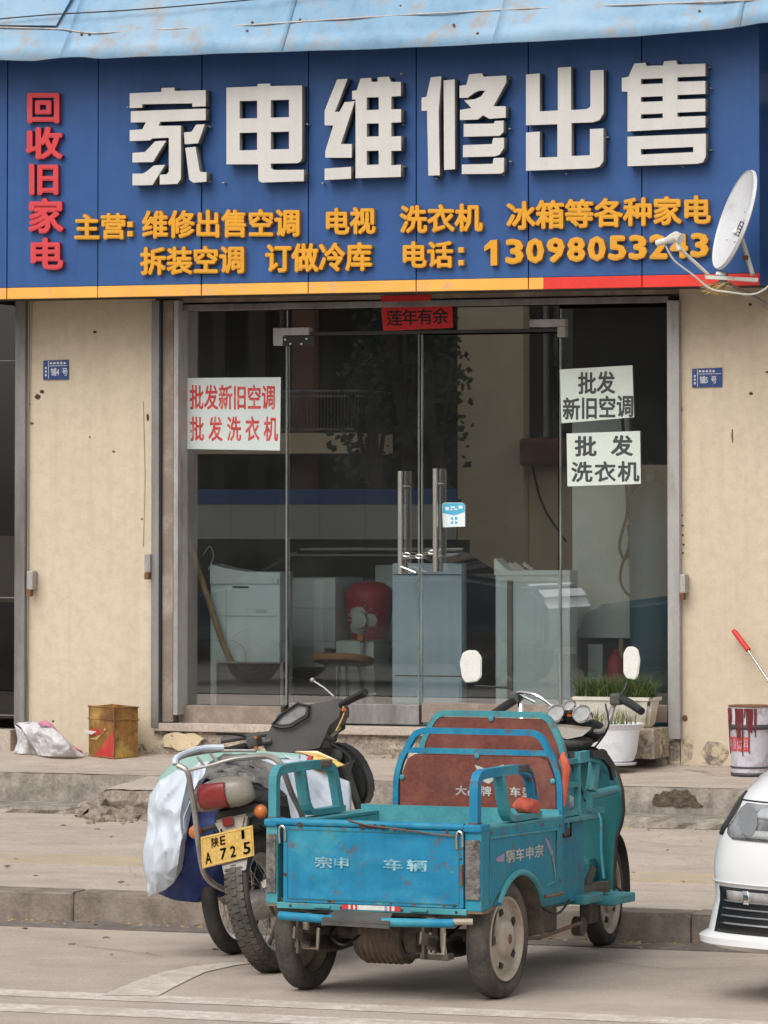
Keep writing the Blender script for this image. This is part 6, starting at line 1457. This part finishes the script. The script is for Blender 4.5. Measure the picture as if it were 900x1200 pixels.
lf = msheet('striped_leaflet', 'white red and yellow striped leaflet near the motorcycle cowl', 'leaflet', [[(330, 882, .6), (352, 884, .62), (370, 886, .66)], [(335, 887, .5), (352, 894, .5), (366, 899, .5)]], 'sheet_white', seed=5)
bm = B(); prism(bm, [MW(362, 886, .60), MW(366, 887, .60), MW(364, 899, .48), MW(358, 897, .48)], (0, -.006, .004)); build('red_stripe', bm, 'tape_red', lf)
bm = B(); prism(bm, [MW(350, 882, .64), MW(376, 883, .66), (MW(404, 897, .62)), MW(385, 902, .5), MW(366, 900, .48), MW(368, 887, .60)], (0, -.004, .004)); build('yellow_panel', bm, 'sheet_yellow', lf)
bm = B(); prism(bm, [MW(346, 882.5, .65), MW(372, 882, .66), MW(396, 893, .63), MW(372, 886, .60)], (0, -.006, .008)); build('pale_panel', bm, 'opposite_tan', lf)
msheet('white_sheet', 'white plastic sheet draped down over the motorcycle seat beside the tricycle hoop', 'plastic sheet', [[(285, 893, .25), (320, 888, .42), (350, 890, .5), (385, 905, .55), (410, 915, .6)], [(310, 905, .12), (335, 905, .2), (352, 925, .22), (375, 930, .4), (412, 935, .55)], [(335, 930, .1), (345, 950, .1), (360, 965, .12), (385, 955, .3), (412, 955, .5)], [(345, 975, .1), (352, 985, .1), (365, 985, .12), (390, 975, .3), (412, 975, .5)]], 'sheet_white', 20, .02, 7, 8)
msheet('grey_cover', 'crumpled grey plastic cover bunched behind the motorcycle tail lamp', 'plastic cover', [[(240, 898, -.05), (262, 884, .05), (290, 884, .1), (322, 897, .12)], [(240, 912, -.12), (260, 902, -.1), (290, 904, -.1), (325, 915, -.0)], [(246, 914, -.14), (262, 912, -.15), (292, 914, -.14), (318, 925, -.05)]], 'seat_vinyl', 18, .02, 16, 9)
# ================================================================== SECOND BIKE UNDER ITS COVER
FB = Matrix.Translation((2.275, -7.72, 0)) @ Matrix.Rotation(rad(-4), 4, 'Y')
MB2 = thing('moped', 'old moped almost hidden under a blue and white cover behind the motorcycle', 'moped', (0, 0, 0), frame=FB)
def R_(name, bm, m, par=None, smooth=False): return build(name, bm, m, par or MB2, smooth, world=False)
for y, z, tm in ((0, .275, 'tyre_dark'), (.80, .275, 'tyre_dark')):
    hold = bpy.data.objects.new('wheel', None); COL.objects.link(hold); hold.parent = MB2; hold.location = (0, y, z)
    wheel(hold, (0, 0, 0), .275, .07, 'spoke', m=tm, rimr=.215, rimm='chrome')
for s in (-1, 1): bm = B(); tube(bm, [(s*.06, 0, .275), (s*.07, .38, .34)], .014, 8); tube(bm, [(s*.075, .0, .29), (s*.08, .08, .60)], .018, 8); R_('swing_arm', bm, 'dusty_black', smooth=True)
bm = B(); box(bm, -.085, .085, .12, .62, .30, .60, bevel=.05); R_('body_shell', bm, 'dusty_black', smooth=True)
bm = B(); box(bm, -.10, .10, -.12, .50, .60, .74, bevel=.05); R_('seat', bm, 'black_plastic', smooth=True)
bm = B(); tube(bm, [(0, .80, .28), (0, .70, .62), (0, .64, .90)], .022, 10); R_('fork', bm, 'tube_grey', smooth=True)
bm = B(); tube(bm, [(-.26, .60, .90), (0, .64, .92), (.2, .60, .90)], .013, 8, 3); R_('handlebar', bm, 'dusty_black', smooth=True)
R_('mudguard_stay', box(B(), -.07, .10, -.20, -.05, .42, .455, bevel=.01), 'dusty_black')
R_('red_reflector', box(B(), -.02, .10, -.17, -.14, .355, .40, bevel=.01), 'lamp_red')
R_('tail_board', box(B(), -.07, .13, -.15, -.06, .46, .52, bevel=.015), 'tube_grey')
bm = B(); tube(bm, [(-.06, .02, .275), (-.11, .0, .255), (-.19, -.02, .245)], .009, 8); R_('stand_lever', bm, 'dusty_black')
# cover: blue bag with white sheet over it
cv = thing('vehicle_cover', 'blue bag cover with crumpled white lining hanging over the moped', 'cover', (2.2, -7.9, .4))
def CW(px, py, Y): return PF(px, py, Y)
def csheet(rows_, m, n, amp, sc, seed, th=.004, name='cover_layer', smooth=False):
    def f(a, b):
        r = a*(len(rows_)-1); i = min(int(r), len(rows_)-2); t_ = r-i
        def rp(k):
            R2 = rows_[k]; c = b*(len(R2)-1); j = min(int(c), len(R2)-2); s = c-j
            return [R2[j][q]*(1-s)+R2[j+1][q]*s for q in range(3)]
        p, q = rp(i), rp(i+1); v = [p[k]*(1-t_)+q[k]*t_ for k in range(3)]; return CW(*v)
    bm = B(); grid(bm, f, n, n); crumple(bm, amp*.35, sc, seed); folds(bm, amp*1.5, sc*1.1, seed, .6, .25); o = build(name, bm, m, cv, True); solid(o, th, 0); return o
csheet([[(196, 905, -7.8), (240, 905, -7.9), (285, 925, -7.95), (305, 940, -7.8)], [(190, 960, -7.95), (230, 960, -8.08), (270, 965, -8.05), (303, 975, -7.85)], [(180, 1015, -7.95), (215, 1015, -8.1), (262, 1010, -8.05), (300, 1015, -7.85)], [(180, 1045, -7.85), (205, 1056, -8.0), (230, 1058, -7.98), (262, 1050, -7.85)]], 'bag_blue', 26, .018, 7, 2)
csheet([[(186, 912, -7.75), (205, 890, -7.7), (240, 880, -7.65), (300, 882, -7.6)], [(184, 925, -7.95), (205, 905, -8.0), (245, 895, -8.0), (300, 905, -7.9)], [(186, 930, -8.0), (200, 912, -8.05), (215, 905, -8.05), (225, 905, -8.05)]], 'sheet_green', 30, .010, 9, 4)
csheet([[(176, 930, -8.0), (190, 913, -8.06), (207, 903, -8.1), (222, 903, -8.12), (226, 920, -8.1)], [(174, 965, -8.05), (186, 950, -8.14), (200, 948, -8.18), (212, 955, -8.2), (220, 945, -8.14)], [(168, 1000, -8.05), (184, 985, -8.17), (200, 985, -8.19), (213, 985, -8.22), (220, 975, -8.16)], [(170, 1025, -8.05), (182, 1020, -8.15), (195, 1022, -8.17), (208, 1012, -8.2), (216, 1000, -8.16)], [(176, 1052, -8.0), (184, 1048, -8.08), (193, 1043, -8.1), (201, 1035, -8.12), (210, 1020, -8.12)]], 'sheet_white', 48, .030, 6.0, 12)
csheet([[(222, 903, -8.12), (235, 893, -8.05), (262, 893, -7.95)], [(226, 930, -8.16), (234, 915, -8.12), (246, 905, -8.05)], [(216, 960, -8.18), (224, 945, -8.14), (232, 925, -8.1)], [(218, 985, -8.16), (222, 965, -8.14), (226, 945, -8.1)]], 'sheet_white', 30, .018, 7, 15)
# ================================================================== WHITE CAR (nose at the right edge)
bdir = Vector((.26, .966, 0)).normalized()
co = PG(822, 1094, .24)   # front corner of the lip
ux = Vector((bdir.y, -bdir.x, 0))                  # car-local x: towards viewer's right
FC = Matrix(((ux.x, bdir.x, 0, 0), (ux.y, bdir.y, 0, 0), (0, 0, 1, 0), (0, 0, 0, 1)))
Wc = .905
FC = Matrix.Translation((co.x, co.y, 0)+Vector()) if False else FC
o3 = Vector((co.x, co.y, 0))+ux*Wc-bdir*.30
FC.translation = o3
CR = thing('white_car', 'white car nose with clear headlamp and black lower grille at the right edge', 'car', (0, 0, 0), frame=FC)
def C_(name, bm, m, par=None, smooth=True): return build(name, bm, m, par or CR, smooth, world=False)
# stations: z, half width, nose setback, corner depth
ST = [(.20, .84, .07, .34), (.225, .885, .0, .34), (.25, .89, .0, .34), (.27, .86, .03, .33), (.40, .845, .045, .36), (.50, .86, .03, .40), (.56, .875, .03, .46), (.66, .88, .04, .54), (.70, .868, .06, .56), (.78, .845, .10, .60), (.86, .81, .18, .66), (.90, .78, .28, .70), (.95, .74, .50, .72), (1.0, .70, .95, .70)]
def st(z):
    for a, b_ in zip(ST, ST[1:]):
        if z <= b_[0]:
            t = (z-a[0])/(b_[0]-a[0]); return [a[k]*(1-t)+b_[k]*t for k in range(4)]
    return list(ST[-1])
def cpt(s, z, e=0.0):
    """s in -1..1 across the nose"""
    _, W_, N0, D = st(z); n = 2.6; a = max(-1, min(1, s)); th = a*math.pi/2
    x = W_*(abs(math.sin(th))**(2/n))*(1 if th >= 0 else -1); y = N0+D*(1-(abs(math.cos(th))**(2/n)))
    p = Vector((x, y, z))
    if e: 
        d = Vector((x*.9, y-1.0, 0)).normalized(); p += d*e
    return p
bm = B(); zz = [ST[0][0]]
for a, b_ in zip(ST, ST[1:]): zz += [a[0]+(b_[0]-a[0])*k/2 for k in (1, 2)]
def ring(z):
    L_ = [cpt(-1+2*k/44, z) for k in range(45)]; W_ = st(z)[1]
    yb = 3.9
    return [Vector((-W_, yb, z))]+[Vector((-W_, 2.2, z))]+L_+[Vector((W_, 2.2, z))]+[Vector((W_, yb, z))]
rg = [[bm.verts.new(p) for p in ring(z)] for z in zz]
for a, b_ in zip(rg, rg[1:]):
    for k in range(len(a)): bm.faces.new((a[k], a[(k+1) % len(a)], b_[(k+1) % len(a)], b_[k]))
bm.faces.new(rg[-1]); bm.faces.new(rg[0][::-1])
C_('body', bm, 'car_white')
bm = B(); prism(bm, [(-.66, 1.05, .99), (-.60, 1.65, 1.40), (-.56, 2.0, 1.45), (-.56, 3.1, 1.44), (-.62, 3.75, 1.02)], (1.2, 0, 0)); bmesh.ops.bevel(bm, geom=list(bm.edges), offset=.05, segments=3, affect='EDGES'); C_('cabin', bm, 'car_glass')
C_('roof_skin', box(B(), -.56, .60, 1.72, 3.1, 1.43, 1.47, bevel=.02), 'car_white')
def cpatch(name, s0, s1, zl, zh, e, m, par=None, n=14, nz=6, th=.006):
    bm = B(); grid(bm, lambda a, b_: cpt(s0+(s1-s0)*a, zl(a)+(zh(a)-zl(a))*b_, e), n, nz); o = C_(name, bm, m, par); solid(o, th, -1); return o
def s_at(px, z):
    for k in range(400):
        ss = .98-k/200; q = FC @ cpt(ss, z)-CAM
        if 450+F_PX*q.dot(RT)/q.dot(FW) <= px: return ss
    return -.98
def z_of(px, py, z):
    for _ in range(12):
        q = FC @ cpt(s_at(px, z), z)-CAM; yy = PPY-F_PX*q.dot(UP)/q.dot(FW); z += (yy-py)/295
    return z
SL0 = s_at(852, .72); SL1 = s_at(930, .74)
zA = z_of(858, 983, .7); zB = z_of(874, 940, .8); zC = z_of(895, 984, .7)
LP_ = [(0, 860), (.12, 853), (.35, 855), (.6, 862), (.85, 870), (1, 877)]
def lpx(t):
    for (a, x0), (b_, x1) in zip(LP_, LP_[1:]):
        if t <= b_: return x0+(x1-x0)*(t-a)/(b_-a)
    return LP_[-1][1]
def lampf(px1, e, t0=0, t1=1, inset=0, sign=1):
    def f(a, b_):
        t = t0+(t1-t0)*b_; z = zA+(zB-zA)*t; sA = s_at(lpx(t)+inset, z); sB = s_at(px1, z); v = cpt(sA+(sB-sA)*a, z, e)
        return Vector((v.x*sign, v.y, v.z))
    return f
bm = B(); grid(bm, lampf(935, .005), 24, 12); hl = C_('headlamp', bm, 'car_lens'); solid(hl, .006, -1)
bm = B(); grid(bm, lampf(935, .005, sign=-1), 24, 12); solid(C_('headlamp', bm, 'car_lens'), .006, -1)
bm = B(); grid(bm, lampf(925, .009, .08, .30, 22), 12, 3); solid(C_('lamp_reflector', bm, 'lamp_bright', hl), .003, -1)
bm = B(); grid(bm, lampf(925, .009, .62, .93, 22), 12, 3); solid(C_('lamp_reflector', bm, 'lamp_bright', hl), .003, -1)
bm = B()
def bowl(a, b_):
    th = a*6.283; r = .02+.98*b_; cz = zA+(zB-zA)*.55; z = cz+r*.058*math.sin(th); return cpt(s_at(880+r*11*math.cos(th), z), z, .011+.004*(1-b_))
grid(bm, bowl, 24, 3); C_('lamp_bowl', bm, 'car_grey', hl)
def px_of(s_, z): q = FC @ cpt(s_, z)-CAM; return 450+F_PX*q.dot(RT)/q.dot(FW)
def sl_f(a, b_):
    z = zA+.01+(zB+.03-zA)*b_; m_ = min(px_of(-1+k/100, z) for k in range(100)); w_ = 1+5.5*math.sin(min(1, b_*.9+.12)*3.1)**.8
    return cpt(s_at(m_+1.0+w_*a, z), z, .005)
bm = B(); grid(bm, sl_f, 4, 14); solid(C_('side_lamp', bm, 'car_black'), .006, -1)
GL0 = s_at(845, .42); gz0 = z_of(860, 1094, .29); gz1 = z_of(860, 1040, .45)
gr = cpatch('lower_grille', GL0, -GL0, lambda a: gz0, lambda a: gz1, .004, 'car_black', n=36)
gr.data.update()
for k_ in range(4): cpatch('grille_bar', GL0+.06, -GL0-.06, lambda a, k_=k_: gz0+.035+.028*k_, lambda a, k_=k_: gz0+.041+.028*k_, .010, 'chrome' if k_ == 0 else 'car_grey', gr, n=30, nz=1)
cpatch('grille_slot', s_at(854, .44), s_at(925, .44), lambda a: gz1-.055, lambda a: gz1-.012, .009, 'fog_slot', gr, nz=1)
cpatch('fog_lamp', s_at(874, .44), s_at(880, .44), lambda a: gz1-.06, lambda a: gz1-.008, .013, 'chrome', gr, nz=2)
cpatch('bumper_crease', s_at(834, .5), -s_at(834, .5), lambda a: gz1+.014, lambda a: gz1+.02, .010, 'car_white', n=30, nz=1)
cpatch('upper_grille', -.22, .22, lambda a: zA-.01, lambda a: zA+.07, .004, 'car_black')
cpatch('bonnet_gap', SL0+.04, -SL0-.04, lambda a: zB+.006, lambda a: zB+.011, .003, 'car_black', n=30, nz=1)
for k in range(5):
    z = .31+.040*k; cpatch('corner_fin', -.985, -.955, lambda a, z=z: z, lambda a, z=z: z+.024, .010, 'car_grey', nz=1)
for s in (-1, 1):
    for y in (1.25, 3.3):
        hold = bpy.data.objects.new('wheel', None); COL.objects.link(hold); hold.parent = CR; hold.location = (s*.74, y, .31 if y < 2 else .32)
        wheel(hold, (0, 0, 0), .31, .19, 'disc', m='tyre_dark', face=s)
C_('underbody', box(B(), -.70, .70, .55, 3.7, .16, .199), 'car_black')
# ================================================================== ACROSS THE STREET (met in the glass)
YO = -31.0
def ox(px): return MR(px, 500, YO).x
def oz(py): return MR(560, py, YO).z
ob = thing('opposite_building', 'tan building with dark recesses across the street', 'building', (ox(600), YO, 0))
bm = B(); box(bm, ox(300), ox(900), YO-8, YO-6, 0, 14); build('rear_mass', bm, 'opposite_dark', ob)
bm = B(); box(bm, ox(530), ox(607), YO-.6, YO, 0, 9); build('pilaster', bm, 'opposite_tan', ob)
bm = B(); box(bm, ox(607)+.01, ox(622), YO-.9, YO-.25, 0, 9); build('reveal', bm, 'room_wall', ob)
bm = B(); box(bm, ox(607)+.01, ox(900), YO-.9, YO-.2, 0, oz(545)); build('wall', bm, 'opposite_tan', ob)
bm = B(); box(bm, ox(660), ox(900), YO-.9, YO-.2, oz(545)+.01, 9); build('wall', bm, 'opposite_dark', ob)
fr = bm = B(); box(bm, ox(622), ox(626), YO-.4, YO-.3, oz(512), 9); build('window_frame', bm, 'hoarding_white', ob)
bm = B(); box(bm, ox(626)+.01, ox(659), YO-.5, YO-.45, oz(512), 9); build('window_pane', bm, 'car_glass', ob)
bm = B(); box(bm, ox(609), ox(665), YO-.21, YO+.25, oz(546), oz(514), bevel=.05); build('window_planter', bm, 'opposite_brick', ob)
bm = B(); tube(bm, [Vector((ox(a), YO-.19, oz(b_))) for a, b_ in ((612, 545), (620, 580), (628, 600), (640, 618), (652, 635))], .014, 5); build('drain_pipe', bm, 'opposite_dark', ob)
# balcony block to the left
YQ = -33
qx = lambda px: MR(px, 500, YQ).x
qz = lambda py: MR(370, py, YQ).z
bc = thing('balcony_block', 'dark apartment block with a concrete balcony across the street', 'building', (qx(300), YQ-2, 0))
bm = B(); box(bm, qx(60), qx(335), YQ-6, YQ-1.2, 0, 14); build('wall', bm, 'opposite_dark', bc)
for a, b_ in ((210, 224), (252, 272), (304, 330)): bm = B(); box(bm, qx(a), qx(b_), YQ-1.19, YQ-1.0, 0, 12); build('pier', bm, 'opposite_brick' if a > 300 else 'room_wall', bc)
bm = B(); box(bm, qx(180), qx(412), YQ-1.4, YQ, qz(531), qz(507)); build('balcony_slab', bm, 'opposite_tan', bc)
bm = B()
for z in (qz(458), qz(464), qz(503)): tube(bm, [(qx(180), YQ-.05, z), (qx(412), YQ-.05, z), (qx(412), YQ-1.3, z)], .02, 5)
for k in range(60): xx = qx(180)+(qx(412)-qx(180))*k/59; tube(bm, [(xx, YQ-.05, qz(503)), (xx, YQ-.05, qz(458))], .008, 4)
build('balcony_railing', bm, 'grey_metal', bc)
# hoarding
YH = -27.0
hx = lambda px: MR(px, 500, YH).x; hz = lambda py: MR(400, py, YH).z
hd = thing('street_hoarding', 'blue topped white hoarding along the far kerb', 'hoarding', (hx(300), YH, 0))
for k in range(9):
    x0 = hx(60)+(hx(527)-hx(60))*k/9; x1 = hx(60)+(hx(527)-hx(60))*(k+1)/9-.004
    bm = B(); box(bm, x0, x1, YH-.05, YH, hz(632), hz(591)); build('white_panel', bm, 'hoarding_white', hd)
    bm = B(); box(bm, x0, x1, YH-.06, YH+.01, hz(591)+.002, hz(573)); build('blue_panel', bm, 'hoarding_blue', hd)
bm = B(); box(bm, hx(40), hx(540), YH-.12, YH+.02, 0, hz(632)-.004); build('added_dark_base', bm, 'opposite_dark', hd)  # added below the panels, its dark colour standing for shade in the reflection
bm = B(); box(bm, -80, 80, -60, -17.6, .0, .012); tag(build('far_pavement_shade', bm, 'far_paving_shade'), kind='structure')  # far side coloured dark to stand for shade from trees and cars
# trees behind the hoarding
rn = random.Random(21)
for i, (px, h, r, lab) in enumerate(((432, 4.6, .55, 'leftmost dark leafy street tree across the road by the balcony'), (468, 6.3, .62, 'middle dark leafy street tree across the road'), (505, 5.2, .42, 'rightmost dark leafy street tree beside the tan pilaster'))):
    X = MR(px, 500, -29.5).x; t = thing('street_tree', lab, 'tree', (X, -29.5, 0), 'street trees across the road')
    bm = B(); tube(bm, [(X, -29.5, 0), (X+.1, -29.5, 2), (X-.05, -29.4, h*.6)], [.16, .12, .06], 8, 2)
    for k in range(6): a = rn.uniform(0, 6.28); tube(bm, [(X, -29.5, h*.45), (X+math.cos(a)*r*.6, -29.5+math.sin(a)*r*.6, h*.75)], [.05, .02], 5)
    build('trunk', bm, 'bark', t)
    bm = B()
    for k in range(330):
        while True:
            v = Vector((rn.uniform(-1, 1), rn.uniform(-1, 1), rn.uniform(-1, 1)))
            if v.length < 1: break
        c = Vector((X, -29.5, h*.68))+Vector((v.x*r*(1.15-.5*v.z), v.y*r, v.z*h*.34)); s = rn.uniform(.03, .09)
        a = Vector((rn.uniform(-1, 1), rn.uniform(-1, 1), rn.uniform(-1, 1))).normalized(); b_ = a.cross(Vector((rn.random(), 1, rn.random()))).normalized()
        vs = [bm.verts.new(c+a*s), bm.verts.new(c+b_*s*.6), bm.verts.new(c-a*s), bm.verts.new(c-b_*s*.6)]; bm.faces.new(vs)
    build('crown', bm, 'crown_leaf', t)
# parked cars across the road
def simple_car(name, label, X, Y, L, Hh, m, flip=1):
    t = thing(name, label, 'car', (X, Y, 0), 'cars parked across the road')
    prof = [(-.5, .28), (-.5, .62), (-.46, .74), (-.26, .82), (-.15, 1.0), (.22, 1.0), (.40, .74), (.49, .68), (.5, .28)]
    bm = B(); prism(bm, [(X+flip*a*L, Y-.8, b_*Hh) for a, b_ in prof[:4]+[(.36, .72)]+prof[7:]], (0, 1.6, 0)); bmesh.ops.bevel(bm, geom=list(bm.edges), offset=.07, segments=3, affect='EDGES'); build('body', bm, 'car_navy', t, True)
    bm = B(); prism(bm, [(X+flip*a*L, Y-.68, b_*Hh) for a, b_ in ((-.29, .75), (-.15, .985), (.22, .985), (.41, .72))], (0, 1.36, 0)); bmesh.ops.bevel(bm, geom=list(bm.edges), offset=.06, segments=3, affect='EDGES'); build('cabin_glass', bm, 'car_glass', t, True)
    bm = B(); box(bm, X+flip*-.15*L if flip > 0 else X-.20*L, X+flip*.20*L if flip > 0 else X+.15*L, Y-.62, Y+.62, Hh*.975, Hh, bevel=.01); build('roof', bm, m, t, True)
    for a in (-.32, .32):
        for s in (-1, 1):
            hold = bpy.data.objects.new('wheel', None); COL.objects.link(hold); hold.parent = t; hold.matrix_parent_inverse = Matrix.Identity(4); hold.location = (a*L, s*.74, .31); hold.rotation_euler = (0, 0, rad(90*s))
            wheel(hold, (0, 0, 0), .31, .18, 'disc', m='tyre_dark', face=1, rimm='chassis')
    return t
YV = -21.0
simple_car('parked_car', 'dark grey hatchback parked facing the shop across the road', MR(470, 640, YV).x-.2, YV, 4.2, 1.50, 'car_grey', -1)  # grey roof over the dark body puts the sky's sheen into the colour
simple_car('parked_car', 'dark navy saloon parked across the road to the right', MR(830, 640, -14).x+1.1, -14.0, 4.4, 1.42, 'car_navy', 1)
